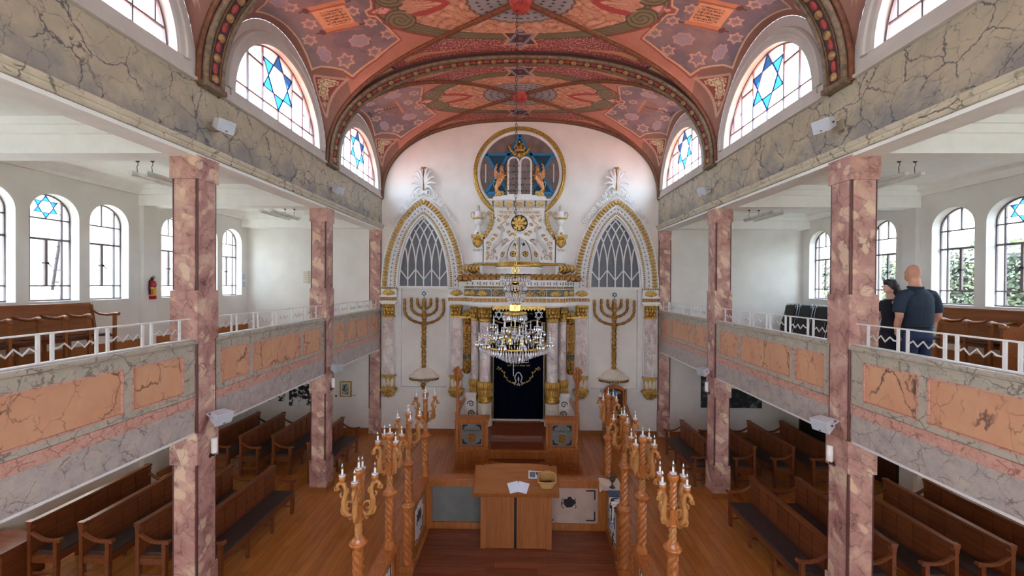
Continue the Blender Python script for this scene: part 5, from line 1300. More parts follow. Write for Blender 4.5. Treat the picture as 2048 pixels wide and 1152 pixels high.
# ---- gallery benches with hinged arm rests
def gallery_bench(name, X, s, y0, y1, label, solid):
    ZB = ZG+.30
    """bench with its back near the outer wall; s = direction the seats face along x"""
    t = thing('gallery_bench', label, 'bench', (X, y0, ZB), 'gallery benches'); z = ZB
    q = lambda a, b: sorted((X+s*a, X+s*b))
    m = MB(); n = 3
    m.prism([(X+s*.0,z+.42),(X+s*.03,z+.42),(X-s*.05,z+.945),(X-s*.08,z+.945)], y0+.04, y1-.04, 'xz'); ob('backrest', m, M['bench'], t)
    m = MB().box(*q(-.095,-.035), y0+.03, y1-.03, z+.94, z+.97); ob('top_rail', m, M['bench'], t)
    pitch = .335; k = 0; y = y1-.06
    m = MB().box(*q(0,.02), y0+.05, y1-.05, z+.36, z+.46); ob('seat_rail', m, M['bench'], t)
    while y-pitch > y0:
        st = MB().box(*q(.02,.36), y-pitch+.03, y-.02, z+.44, z+.47); ob('folding_seat', st, M['pewdark'], t)
        y -= pitch
        m = MB(); pts = [(X-s*.01, y, z+.80), (X+s*.10, y, z+.765), (X+s*.22, y, z+.76), (X+s*.33, y, z+.785), (X+s*.37, y, z+.77)]
        m.tube(pts, [.026,.024,.026,.032,.028], 8); m.ball((X+s*.36, y, z+.755), (.035,.03,.04), 8, 5); ob('armrest', m, M['bench'], t)
        m = MB().box(*q(.32,.36), y-.018, y+.018, z, z+.76); m.box(*q(0,.03), y-.018, y+.018, z, z+.5); ob('leg', m, M['bench'], t)
    for yy in (y0, y1):
        if solid and yy == solid:
            m = MB(); sg = 1 if yy == y1 else -1
            m.prism([(X-s*.02,z),(X+s*.40,z),(X+s*.40,z+.70),(X+s*.30,z+.76),(X+s*.14,z+.74),(X+s*.05,z+.82),(X-s*.05,z+.98),(X-s*.10,z+.98)], yy-.02, yy+.02, 'xz'); ob('end_panel', m, M['bench'], t)
            m = MB().ball((X+s*.38, yy, z+.74), (.06,.035,.05), 10, 6); ob('armrest', m, M['bench'], t); continue
        m = MB(); m.tube([(X-s*.02, yy, z+.84), (X+s*.08, yy, z+.78), (X+s*.22, yy, z+.765), (X+s*.36, yy, z+.785), (X+s*.42, yy, z+.78)], [.024,.022,.022,.026,.03], 8); ob('armrest', m, M['bench'], t)
        m = MB().box(*q(.33,.37), yy-.018, yy+.018, z, z+.77); m.prism([(X,z),(X+s*.04,z),(X+s*.03,z+.45),(X-s*.05,z+.945),(X-s*.09,z+.945),(X-s*.02,z+.45)], yy-.02, yy+.02, 'xz'); m.box(*q(0,.33), yy-.012, yy+.012, z+.40, z+.44); ob('leg', m, M['bench'], t)
    return t
gallery_bench('gallery_bench', -7.2, 1, 3.6, 6.66, 'brown wooden bench with arm rests under the left gallery windows', None)
gallery_bench('gallery_bench', 7.32, -1, 5.85, 7.1, 'brown wooden bench with arm rests under the right gallery windows, behind the man', 5.85)

# ================================================================= enclosure of the reading desk
EX, EY0, EY1, EZ = 1.53, 2.6, 6.72, .87
t = thing('raised_floor', 'dark reddish boarded floor inside the reading desk enclosure', 'floor', (0, EY0, 0)); t['kind'] = 'structure'; del t['label']; del t['category']; t.name = 'floor_enclosure'
y = EY1-.06; k = 0
while y > 3.2:
    xs = [-EX+.05, -.62+.5*math.sin(k*2.2), .55+.4*math.sin(k*1.3+1), EX-.05]
    for a, b in zip(xs[:-1], xs[1:]): m = MB().box(a+.0015, b-.0015, y-.128, y-.002, .001, .016); ob('board', m, M['redfloor'], t)
    y -= .13; k += 1
BK = {}
def corner_mark(m, x, z, sx, sz, L=.17, yz=None):
    f = yz or (lambda a, b: (a, b))
    for a, b in (((x, z), (x+sx*L, z)), ((x, z), (x, z+sz*L))): m(a, b)
def panel_wall(name, label, x0, y0, x1, y1, z1, cells, parent_loc, gate=False):
    """framed wall from (x0,y0) to (x1,y1): posts, rails, panels with black corner marks"""
    t = thing(name, label, 'balustrade', parent_loc, 'enclosure walls'); d = Vector((x1-x0, y1-y0, 0)); L = d.length; d /= L; n = Vector((d.y, -d.x, 0))
    mt = Matrix((d, n, Vector((0,0,1)))).transposed().to_4x4(); mt.translation = (x0, y0, 0)
    m = MB().box(0, L, -.085, .085, z1-.055, z1, mt); m.box(0, L, -.1, .1, z1-.035, z1-.018, mt); ob('handrail', m, M['carved'], t)
    m = MB().box(0, L, -.05, .05, 0, .12, mt); ob('bottom_rail', m, M['carved'], t)
    m = MB().box(0, L, -.045, .045, z1-.15, z1-.055, mt); ob('top_rail', m, M['carved'], t)
    e = [0]
    for a, b, mat, art in cells: e += [a, b]
    e.append(L)
    for a, b in zip(e[0::2], e[1::2]):
        if b-a > .004: m = MB().box(a, b, -.05, .05, .12, z1-.15, mt); ob('stile', m, M['carved'], t)
    for a, b, mat, art in cells:
        m = MB().box(a, b, -.02, .02, .12, z1-.15, mt); p = ob('panel', m, mat, t)
        if art:
            for sg in (-1, 1):
                yy = sg*.023
                for cx_, sx in ((a+.05, 1), (b-.05, -1)):
                    for cz_, sz in ((.17, 1), (z1-.2, -1)):
                        m = MB(); m.box(*sorted((cx_, cx_+sx*.13)), yy-.003, yy+.003, cz_-.011, cz_+.011, mt); m.box(cx_-.011, cx_+.011, yy-.003, yy+.003, *sorted((cz_, cz_+sz*.13)), mt)
                        m.ball(mt @ Vector((cx_+sx*.14, yy, cz_)), (.012,.012,.012), 6, 4); m.ball(mt @ Vector((cx_, yy, cz_+sz*.14)), (.012,.012,.012), 6, 4)
                        ob('corner_ornament', m, M['black'], p)
                m = MB(); c0 = Vector(((a+b)/2, yy, .47)); rm = mt @ Matrix.Translation(c0)
                pts = [(-.10,.02),(-.085,.06),(-.04,.055),(-.03,.09),(.01,.10),(.04,.07),(.05,.05),(.085,.045),(.11,-.01),(.07,-.035),(.05,-.07),(0,-.085),(-.05,-.085),(-.085,-.05)]
                m.add([rm @ Vector((p_[0], sg*.002, p_[1])) for p_ in pts], [tuple(range(len(pts)))])
                for P in (((-.09,.04),(-.12,.06),(-.13,.03),(-.12,.02)), ((-.09,-.03),(-.13,-.02),(-.135,-.07),(-.10,-.1)), ((.08,-.03),(.11,-.06),(.10,-.10)), ((.09,.03),(.10,.07)), ((-.10,0),(-.14,.0),(-.14,-.04))): m.tube([rm @ Vector((q[0], sg*.002, q[1])) for q in P], .006, 5)
                ob('zodiac_painting', m, M['black'], p)
    return t
panel_wall('enclosure_wall', 'oak balustrade behind the reading desk with one grey and one crab-painted panel', -EX-.05, EY1, EX-.02, EY1, EZ, [(.14,1.06,M['grey'],False),(1.2,1.8,M['grey'],False),(1.98,2.92,M['pinkpanel'],True)], (0, EY1, 0))
panel_wall('enclosure_wall', 'short oak balustrade with painted panel along the left of the reading desk', -EX-.05, EY1-.1, -EX-.05, 5.86, EZ, [(.06,.70,M['white'],True)], (-EX, 6.2, 0))
panel_wall('enclosure_wall', 'short oak balustrade with a shawl over it along the right of the reading desk', EX-.02, EY1-.1, EX-.02, 5.86, EZ, [(.06,.70,M['white'],True)], (EX, 6.2, 0))
panel_wall('enclosure_wall', 'near left oak balustrade carrying two candle standards', -EX-.05, 5.02, -EX-.05, 3.0, EZ, [(.1,.9,M['white'],True),(1.0,1.9,M['white'],True)], (-EX, 4, 0))
panel_wall('enclosure_wall', 'near right oak balustrade carrying two candle standards', EX-.02, 5.0, EX-.02, 3.0, EZ, [(.1,.9,M['white'],True),(1.0,1.9,M['white'],True)], (EX, 4, 0))
for s, lab in ((-1, 'left'), (1, 'right')):      # squat twisted gate posts
    t = thing('gate_post', 'squat twisted oak post at the end of the near %s balustrade' % lab, 'post', (s*EX-.04, 5.08, 0), 'gate posts'); c = (s*EX-.04, 5.09, 0)
    m = MB(); m.twist(c, .1, .8, .05, 2.5, 2, .25, 14, hand=s); ob('shaft', m, M['carved'], t)
    m = MB().box(c[0]-.06, c[0]+.06, c[1]-.06, c[1]+.06, 0, .1); ob('foot', m, M['carved'], t)
    m = MB().box(c[0]-.06, c[0]+.06, c[1]-.06, c[1]+.06, .8, .815); ob('cap', m, M['carved'], t)

# ---- twisted candle standards
def candelabrum(label, x, y, zb, hand, rot, floor=False, z_ring=1.45, scale=1.0):
    t = thing('candle_standard', label, 'candelabrum', (x, y, zb), 'twisted oak candle standards'); c = (x, y, 0)
    if floor:
        m = MB().box(x-.10, x+.10, y-.10, y+.10, zb, .10); ob('foot', m, M['carved'], t)
        m = MB().twist(c, .10, .90, .072, 3.0, 2, .26, 18, hand=hand); m.lathe([(.075,.86),(.085,.88),(.085,.90),(.10,.92),(.10,.945),(.075,.96),(.07,.99)], c, 18); ob('lower_shaft', m, M['carved'], t); z0 = .98
    else:
        m = MB().lathe([(.07,zb),(.072,zb+.03),(.062,zb+.06),(.058,zb+.10)], c, 18); ob('foot', m, M['carved'], t); z0 = zb+.09
    m = MB().twist(c, z0, z_ring, .055, 2.3 if not floor else 1.9, 2, .26, 16, hand=hand); ob('shaft', m, M['carved'], t)
    m = MB().lathe([(.05,z_ring-.02),(.055,z_ring),(.085,z_ring+.035),(.092,z_ring+.05),(.085,z_ring+.062),(.065,z_ring+.075),(.066,z_ring+.09),(.045,z_ring+.11),(.038,z_ring+.125)], c, 18); ob('knop', m, M['carved'], t)
    zh = z_ring+.30; m = MB().twist(c, z_ring+.115, zh+.0, .036, 1.6, 2, .26, 14, hand=hand); ob('neck', m, M['carvedlt'], t)
    m = MB().box(x-.045, x+.045, y-.045, y+.045, zh-.01, zh+.14); m.ball((x, y, zh-.02), (.055,.055,.03), 10, 5); ob('hub', m, M['carved'], t)
    m = MB().twist(c, zh+.14, zh+.42, .036, 1.2, 2, .24, 14, hand=hand); m.lathe([(.036,zh+.40),(.05,zh+.42),(.052,zh+.455),(.046,zh+.47),(.0,zh+.47)], c, 14); ob('upper_shaft', m, M['carved'], t)
    def candle(px, py, pz):
        m = MB().lathe([(.03,pz),(.034,pz+.008),(.034,pz+.016),(.012,pz+.018)], (px, py, 0), 12); o = ob('drip_pan', m, M['crystal'], t)
        m = MB().lathe([(.0105,pz+.016),(.0105,pz+.07),(.008,pz+.072)], (px, py, 0), 8); ob('candle', m, M['candle'], o)
        m = MB().lathe([(.008,pz+.07),(.0125,pz+.09),(.011,pz+.105),(.004,pz+.128),(.0,pz+.135)], (px, py, 0), 8); ob('bulb', m, M['bulb'], o)
    candle(x, y, zh+.47)
    for k in range(4):
        a = rot+PI/2*k; u = Vector((math.cos(a), math.sin(a), 0)); p = lambda r, z: tuple(Vector((x, y, zh))+u*r+Vector((0,0,z)))
        m = MB(); m.tube([p(.03,.07), p(.065,.025), p(.10,.03), p(.135,.09), p(.14,.16), p(.125,.22), p(.12,.28), p(.14,.335), p(.175,.35), p(.20,.325), p(.195,.29), p(.175,.285)], [.014,.021,.026,.028,.027,.023,.021,.022,.021,.019,.015,.009], 9)
        m.tube([p(.03,.10), p(.06,.15), p(.10,.16), p(.115,.11), p(.09,.08), p(.075,.10)], [.011,.014,.014,.012,.009,.006], 7); m.tube([p(.19,.30), p(.205,.275), p(.225,.28), p(.225,.305), p(.21,.31)], [.012,.012,.011,.009,.006], 6); m.tube([p(.15,.20), p(.17,.215), p(.172,.24), p(.155,.25)], [.008,.011,.010,.006], 6); m.tube([p(.07,.03), p(.06,-.005), p(.08,-.02), p(.095,-.005)], [.012,.012,.010,.006], 6)
        m.tube([p(.145,.12), p(.16,.08), p(.15,.04), p(.12,.015)], [.012,.016,.014,.006], 7); m.tube([p(.12,.22), p(.095,.25), p(.1,.29), p(.115,.28)], [.008,.012,.012,.008], 6); ob('scroll_arm', m, M['carvedlt'], t)
        q = Vector((x, y, 0))+u*.155; m = MB().lathe([(.02,zh+.345),(.024,zh+.365),(.034,zh+.38),(.036,zh+.40),(.03,zh+.41)], tuple(q), 12); ob('socket', m, M['carved'], t); candle(q.x, q.y, zh+.41)
    return t
CW = (('left', -1, -.045), ('right', 1, -.015))
for sd, s, dx in CW:
    x = s*EX+dx
    candelabrum('carved oak five-candle standard on the far %s corner of the enclosure' % sd, x, EY1+.03, EZ, s, .5+s*.3, z_ring=1.50)
    candelabrum('tall floor-standing twisted candle standard with ringed shaft, %s side of the enclosure' % sd, x-s*.0, 5.72, .016, s, .2-s*.2, True, z_ring=1.49)
    candelabrum('carved oak five-candle standard at the gate end of the near %s balustrade' % sd, x, 4.88, EZ, s, .75, z_ring=1.50)
    candelabrum('carved oak five-candle standard nearest the viewer on the %s balustrade' % sd, x, 3.92, EZ, s, .35+s*.2, z_ring=1.50)

# ---- reading desk and the things on it
t = thing('reading_desk', 'oak reading desk with sloping top and two cupboard doors inside the enclosure', 'desk', (-.03, 6.4, 0))
x0, x1, yf, yb = -.575, .53, 6.17, 6.60
m = MB().box(x0, x1, yf+.02, yb, .0, .92); ob('body', m, M['table'], t)
for a, b in ((x0, x0+.075), (x1-.075, x1)): m = MB().box(a, b, yf-.0, yf+.02, .0, .93); m.box(a+.012, b-.012, yf-.008, yf, .02, .92); ob('corner_stile', m, M['table'], t)
m = MB().box(x0+.075, -.055, yf+.0, yf+.02, .03, .92); o = ob('door', m, M['table'], t); q = MB().ball((-.085, yf-.008, .44), .011, 8, 5); ob('knob', q, M['brass'], o)
m = MB().box(-.015, x1-.075, yf+.0, yf+.02, .03, .92); ob('door', m, M['table'], t)
m = MB().box(-.056, -.014, yf+.012, yf+.021, .02, .92); ob('door_gap_shade', m, M['black'], t)  # black strip standing in for the shade between the two doors
ang = math.atan2(.215, .50); TM = Matrix.Translation((-.03, 6.03, .945)) @ Matrix.Rotation(ang, 4, 'X'); hw_ = .645; LT_ = .535
m = MB(); pts = [(-hw_,0),(hw_,0),(hw_,LT_)]+[(hw_*math.cos(PI*i/16)*.8, LT_+.045*math.sin(PI*i/16)) for i in range(17)]+[(-hw_,LT_)]
m.prism(pts, -.035, 0, 'xy'); m.v = [tuple(TM @ Vector(p)) for p in m.v]; ob('top', m, M['tabletop'], t)
m = MB()
m.box(-hw_-.012, hw_+.012, -.018, 0, -.05, .012, TM)
for s in (-1, 1): m.box(*sorted((s*hw_, s*(hw_+.015))), -.01, LT_, -.045, .012, TM)
ob('top_edging', m, M['table'], t)
m = MB(); m.box(-hw_+.06, hw_-.06, .035, .038, .0, .002, TM); ob('inlay_line', m, M['table'], t)
m = MB(); m.add([(x0,yf,.90),(x1,yf,.90),(x1,yb,.90),(x0,yb,.90)], [(0,1,2,3)]); m.prism([(yf,.88),(yb,.88),(yb,1.14),(yf,.965)], x0+.02, x1-.02, 'yz'); ob('desk_wedge', m, M['table'], t)
def onT(x, y, z): return TM @ Vector((x, y, z))
tt = thing('paper_sheet', 'two overlapping white printed sheets lying on the sloping desk top', 'paper', tuple(onT(.03,.12,.002)), 'papers on the desk')
for k, (a, b, r) in enumerate(((-.03,.12,.28),(.105,.115,-.28))):
    m = MB(); R_ = TM @ Matrix.Translation((a, b, .003+.002*k)) @ Matrix.Rotation(r, 4, 'Z'); m.box(-.085, .085, -.095, .095, 0, .0016, R_); ob('sheet', m, M['paper'], tt)
tt = thing('photo_card', 'small white card with a printed blue photograph beside the basket', 'card', tuple(onT(.33,.34,.002))); R_ = TM @ Matrix.Translation((.335, .355, .003)) @ Matrix.Rotation(-.04, 4, 'Z')
m = MB().box(-.135, .135, -.075, .075, 0, .0016, R_); ob('card', m, M['paper'], tt); m = MB().box(-.12, -.03, -.055, .05, .0017, .0022, R_); ob('picture', m, M['frieze'], tt); m = MB().box(-.02, .09, .0, .05, .0017, .0022, R_); ob('picture', m, M['lead'], tt)
tt = thing('wicker_basket', 'small wicker basket with a hoop handle on the desk top', 'basket', tuple(onT(.47,.16,.002)))
bm_ = TM @ Matrix.Translation((.475, .165, .004))
def sq(w_, d_, z, n=20): 
    out = []
    for i in range(n):
        a = 2*PI*i/n+PI/n; c_, s_ = math.cos(a), math.sin(a); k = 1/max(abs(c_), abs(s_))**.75; out.append(bm_ @ Vector((w_*c_*k, d_*s_*k, z)))
    return out
m = MB(); n = 20
for j in range(9): m.tube(sq(.085+.05*j/8, .065+.03*j/8, .008+.018*j), .0105, 5, closed=True)
ob('side_weave', m, M['wicker'], tt)
m = MB().add(sq(.085,.065,.006), [tuple(range(n))]) ; m = MB(); m.add(sq(.085,.065,.006), [tuple(range(n))]); ob('bottom', m, M['pewdark'], tt)
m = MB().tube(sq(.14,.10,.158), .012, 6, closed=True); ob('rim', m, M['wicker'], tt)
m = MB().tube([bm_ @ Vector((.135*math.cos(PI*i/12), .0, .15+.15*math.sin(PI*i/12))) for i in range(13)], .009, 6); ob('handle', m, M['wicker'], tt)
# ---- cloth, figurine and shawl on the right balustrade
rx_ = EX-.02
tt = thing('lace_runner', 'cream lace runner draped on the far right corner of the enclosure', 'cloth', (rx_, 6.5, EZ))
m = MB().grid(lambda u, v: (rx_-.16+.32*u, 6.30+.42*v, EZ+.006+.003*math.sin(u*9+v*7)), 10, 10); m.grid(lambda u, v: (rx_-.16-.05*v*(1-u), 6.34+.36*u, EZ+.006-.09*v*(1-abs(u-.5))), 10, 4); ob('runner', m, M['cream'], tt)
tt = thing('candle_lamp', 'small dark metal oil lamp with thin spout on the lace runner', 'lamp', (rx_, 6.38, EZ)); c = (rx_+.0, 6.40, 0)
m = MB().lathe([(.05,EZ+.012),(.03,EZ+.025),(.012,EZ+.06),(.012,EZ+.09),(.04,EZ+.12),(.05,EZ+.15),(.035,EZ+.18),(.01,EZ+.19)], c, 14); ob('lamp_body', m, M['dark'], tt)
m = MB().tube([(c[0]-.04, c[1], EZ+.15), (c[0]-.08, c[1], EZ+.17), (c[0]-.09, c[1], EZ+.2)], .008, 6); m.tube([(c[0]+.04, c[1], EZ+.15), (c[0]+.07, c[1], EZ+.19), (c[0]+.03, c[1], EZ+.2)], .006, 6); m.bar((c[0], c[1], EZ+.18), (c[0]-.02, c[1], EZ+.26), .008, .008); ob('spout', m, M['dark'], tt)
tt = thing('book', 'grey bound book lying on the right balustrade above the shawl', 'book', (rx_, 6.2, EZ)); m = MB().box(rx_-.1, rx_+.1, 6.12, 6.27, EZ+.002, EZ+.03); ob('cover', m, M['lead'], tt); m = MB().box(rx_-.095, rx_+.102, 6.125, 6.265, EZ+.007, EZ+.025); ob('pages', m, M['paper'], tt)
tt = thing('prayer_shawl', 'white prayer shawl with dark blue stripes hanging over the right balustrade', 'shawl', (rx_, 5.98, EZ))
def drape(u, v):
    y = 5.84+.27*u; L = -.42+.95*v
    if L < -.105: p = (rx_-.108-.012*math.sin(u*16), y+.02*math.sin(v*9), EZ+.008+(L+.105)*(1+.35*math.sin(u*5)))
    elif L > .105: p = (rx_+.108+.014*math.sin(u*14+1), y+.01*math.sin(v*8), EZ+.008-(L-.105)*(1+.1*math.sin(u*4)))
    else: p = (rx_+L, y, EZ+.014+.008*math.sin(u*18))
    return p
m = MB().grid(drape, 20, 40); ob('cloth', m, M['white'], tt)
m = MB()
for v0 in (.04, .08, .90, .93, .96): m.tube([Vector(drape(u/16, v0))+Vector((-.006 if v0 < .5 else .006, 0, .002)) for u in range(17)], .005, 5)
ob('blue_stripe', m, M['blue'], tt)
m = MB().tube([Vector(drape(.15+.6*i/20, .12+.30*i/20+.05*math.sin(i)))+Vector((-.01,0,.012)) for i in range(21)], .008, 6); m.tube([Vector(drape(.3, 0))+Vector((-.005+.01*math.sin(i*2),.0,-.03*i)) for i in range(7)], .009, 6); ob('dark_cord', m, M['black'], tt)

# ================================================================= platform before the ark
PX, PY = 1.385, 8.77
t = thing('ark_platform', 'carved oak platform with curved steps before the ark', 'platform', (0, PY, 0))
m = MB().box(-PX, -.64, PY, 10.94, 0, .44); m.box(.60, PX-.03, PY, 10.94, 0, .44); m.box(-.64, .60, PY, 10.94, 0, .44); ob('carcass', m, M['carved'], t)
y = PY+.02; k = 0
m = MB().box(-.64, .60, 9.5, 10.94, .462, .53); ob('upper_step', m, M['redfloor'], t); m = MB().box(-.64, .60, PY-.035, PY+.04, .44, .475); m.box(-.6, .56, PY-.02, PY, .30, .41); ob('front_panel', m, M['carved'], t)
for k in range(19): m = MB().box(-PX+.02, PX-.05, PY+.04+k*.11+.001, PY+.04+(k+1)*.11-.001, .44, .462); ob('tread_board', m, M['redfloor'], t)
for a, b in ((-PX-.02, -.62), (.58, PX-.01)): m = MB().box(a, b, PY-.03, PY+.4, .44, .475); ob('top_moulding', m, M['carved'], t); m = MB().box(a, b, PY-.035, PY, 0, .05); ob('foot_moulding', m, M['carved'], t)
for a, b in ((-PX+.03,-1.03),(-1.0,-.66),(.62,.96),(.99,PX-.06)):
    for z0, z1 in ((.07,.235),(.255,.42)):
        m = MB().box(a, b, PY-.012, PY, z0, z1); p = ob('front_panel', m, M['carved'], t); m = MB()
        for q in ((a,z0,b,z0),(a,z1,b,z1),(a,z0,a,z1),(b,z0,b,z1)): m.bar((q[0],PY-.018,q[1]), (q[2],PY-.018,q[3]), .018, .014, (0,1,0))
        cx_ = (a+b)/2; cz_ = (z0+z1)/2
        for sg in (-1, 1): scrollw(m, cx_+sg*.07, PY-.02, cz_, .045, 1.4, .012, sg); scrollw(m, cx_+sg*.12, PY-.02, cz_+.01, .03, 1.2, .01, -sg)
        m.ball((cx_, PY-.02, cz_), (.03,.015,.03), 8, 5); ob('panel_carving', m, M['carved'], p)
for k, (z, out) in enumerate(((.285,.16),)):
    P = [(-.66, PY+.38)]+[(-.66+1.28*i/20, PY+.02-out*math.sin(PI*i/20)**.6) for i in range(21)]+[(.62, PY+.38)]
    m = MB().prism(P, z-.03, z, 'xy'); ob('step_tread', m, M['redfloor'], t); P2 = [(x*.985, y+.02) for x, y in P]; m = MB().prism(P2, 0, z-.03, 'xy'); ob('step_riser', m, M['carved'], t)
text('step_inscription', 'בית תפילה', .06, (0, PY-.0, .4), M['goldred'], t) if False else None
for s in (-1, 1):
    sd = 'left' if s < 0 else 'right'; xc = -1.025 if s < 0 else .97; hw_ = .36; z0 = .475; z1 = 1.13; y0 = PY+.04
    t = thing('platform_pedestal', 'carved oak pedestal with grey painted panel on the %s front of the ark platform' % sd, 'pedestal', (xc, y0, z0), 'platform pedestals')
    m = MB().box(xc-hw_+.05, xc+hw_-.05, y0+.02, y0+.30, z0, z1-.04); ob('body', m, M['carved'], t)
    m = MB().box(xc-hw_-.02, xc+hw_+.02, y0-.03, y0+.34, z1-.04, z1); m.box(xc-hw_-.005, xc+hw_+.005, y0-.015, y0+.33, z1-.07, z1-.04); ob('top', m, M['carved'], t)
    m = MB().box(xc-hw_, xc+hw_, y0-.02, y0+.33, z0, z0+.06); ob('foot', m, M['carved'], t)
    for sg in (-1, 1):
        m = MB().twist((xc+sg*(hw_-.04), y0+.03, 0), z0+.06, z1-.07, .038, 2.4, 2, .25, 12, hand=sg); ob('corner_twist', m, M['carved'], t)
    m = MB().box(xc-.225, xc+.225, y0-.0, y0+.02, z0+.09, z1-.09); p = ob('panel', m, M['grey'], t)
    for cx_, sx in ((xc-.195, 1), (xc+.195, -1)):
        for cz_, sz in ((z0+.125, 1), (z1-.125, -1)): m = MB(); m.box(*sorted((cx_, cx_+sx*.1)), y0-.004, y0, cz_-.014, cz_+.014); m.box(cx_-.014, cx_+.014, y0-.004, y0, *sorted((cz_, cz_+sz*.1))); m.ball((cx_+sx*.03, y0-.002, cz_+sz*.03), (.02,.003,.02), 6, 4); ob('corner_ornament', m, M['black'], p)
    text('panel_lettering', 'לזכר נשמת אבינו', .055, (xc, y0-.004, z0+.415), M['black'], p)
    m = MB().box(xc-.075, xc+.075, y0-.008, y0, z0+.17, z0+.34); m.bar((xc-.03,y0-.012,z0+.2),(xc+.02,y0-.012,z0+.3),.02,.006,(0,1,0)); m.bar((xc+.03,y0-.012,z0+.2),(xc+.03,y0-.012,z0+.31),.02,.006,(0,1,0)); ob('emblem', m, M['goldred'], p)
    # tall twisted post with carved head behind it
    px = -1.40 if s < 0 else 1.35; py = 9.20
    t = thing('platform_candle_post', 'tall twisted oak post with carved leaf head behind the %s pedestal' % sd, 'post', (px, py, .475), 'platform posts'); c = (px, py, 0)
    m = MB().box(px-.05, px+.05, py-.05, py+.05, .462, 1.17); ob('newel', m, M['carved'], t)
    m = MB().twist(c, 1.17, 1.86, .036, 3.2, 2, .25, 14, hand=s); ob('shaft', m, M['carved'], t)
    m = MB().lathe([(.03,1.86),(.06,1.89),(.035,1.93),(.05,1.96),(.03,2.0)], c, 12)
    for k in range(4):
        a = PI/4+PI/2*k; u = Vector((math.cos(a), math.sin(a), 0)); p = lambda r, z: tuple(Vector(c)+u*r+Vector((0,0,z))); m.tube([p(.02,1.95), p(.07,1.93), p(.10,1.99), p(.085,2.08), p(.10,2.15), p(.13,2.16), p(.135,2.11)], [.016,.024,.026,.024,.022,.018,.01], 8)
    m.lathe([(.02,1.95),(.03,2.05),(.028,2.14),(.05,2.18),(.052,2.2),(.03,2.22)], c, 12); ob('head', m, M['carved'], t)
    m = MB().twist(c, 2.0, 2.14, .03, 1, 2, .2, 10); ob('spindle', m, M['carvedlt'], t)
    # sloping wing rail and pale side screen
    t = thing('platform_side_screen', 'pale carved side screen with oak rail on the %s edge of the platform' % sd, 'screen', (px, 9.6, .46), 'platform side screens')
    m = MB().box(px-.03+s*-.0, px+.03, 9.28, 10.4, 1.12, 1.17); m.box(px-.02, px+.02, 9.28, 9.7, 1.17, 1.3); ob('rail', m, M['carved'], t)
    m = MB().box(px-s*.16-.13, px-s*.16+.13, 10.42, 10.46, .465, 1.28); m.box(px-s*.16-.14, px-s*.16+.14, 10.40, 10.47, 1.22, 1.29); ob('screen_board', m, M['lamp'], t)
    m = MB(); scrollw(m, px-s*.16, 10.41, 1.0, .09, 1.4, .014, s); scrollw(m, px-s*.16, 10.41, .75, .09, 1.4, .014, -s); ob('screen_scroll', m, M['dark'], t)

# ---- carved armchair by the right wall
t = thing('carved_armchair', 'tall carved oak armchair with painted rounded back below the right wall menorah', 'chair', (2.58, 10.3, 0)); x = 2.55; y0 = 10.05
m = MB(); pts = arch_pts(x, .26, .45, 1.34, 14, .14); m.prism(pts, 10.58, 10.64, 'xz'); ob('backrest', m, M['carved'], t)
m = MB(); pi_ = arch_pts(x, .20, .62, 1.30, 14, .10); m.prism(pi_, 10.565, 10.58, 'xz'); ob('back_painting', m, M['pewdark'], t)
m = MB().lathe([(0,.006),(.075,.006)], (0,0,0), 18, Matrix.Translation((x, 10.566, 1.28)) @ Matrix.Rotation(PI/2, 4, 'X')); ob('blue_medallion', m, M['blue'], t)
for s in (-1, 1):
    m = MB()
    for k in range(6): scrollw(m, x+s*(.07+.06*math.sin(k*1.3)), 10.56, .72+.11*k, .05, 1.3, .012, s if k % 2 else -s)
    ob('painted_scroll', m, M['gold'] if s < 0 else M['gold_lt'], t)
    m = MB().twist((x+s*.27, 10.58, 0), .46, 1.32, .032, 4, 2, .25, 12, hand=s); m.ball((x+s*.27, 10.58, 1.36), (.035,.035,.045), 8, 5); ob('back_post', m, M['carved'], t)
    m = MB(); m.prism([(y0+.02,.0),(y0+.06,.0),(y0+.06,.68),(y0+.02,.68)], x+s*.30-.03, x+s*.30+.03, 'yz'); m.prism([(y0,.68),(10.6,.90),(10.6,.97),(y0+.2,.78),(y0,.75)], x+s*.30-.035, x+s*.30+.035, 'yz'); ob('armrest', m, M['carved'], t)
    m = MB().box(x+s*.30-.02, x+s*.30+.02, y0+.05, 10.62, .06, .45); ob('side_panel', m, M['carved'], t)
m = MB().box(x-.32, x+.32, y0-.02, 10.64, .42, .47); ob('seat', m, M['carved'], t)
m = MB().box(x-.29, x+.29, y0+.02, y0+.05, .06, .42); m.box(x-.31, x+.31, y0, 10.64, 0, .06); ob('front_panel', m, M['carved'], t)
# ================================================================= white gallery railings
def railing(s, y0, y1, start, label):
    t = thing('gallery_railing', label, 'railing', (s*(W+.08), y0, 3.435), 'white gallery railings'); x = s*(W+.085); zb = 3.436; zt = 3.685
    m = MB().box(x-.018, x+.018, y0, y1, zt-.008, zt+.004); ob('top_rail', m, M['white'], t)
    m = MB().box(x-.02, x+.02, y0, y1, zb, zb+.012); ob('bottom_rail', m, M['white'], t)
    y = start
    while y+.35 <= y1+.02:
        for yy in (y, y+.35):
            m = MB().box(x-.008, x+.008, yy-.012, yy+.012, zb+.012, zt-.008); ob('post', m, M['white'], t)
        zz = zb+.115; P = [(0,0),(.05,0),(.09,.032),(.145,-.026),(.195,.032),(.25,-.026),(.295,.024),(.325,0),(.35,0)]
        m = MB().tube([(x, y+a, zz+b) for a, b in P], .0085, 6); ob('zigzag_bar', m, M['white'], t)
        y += .45
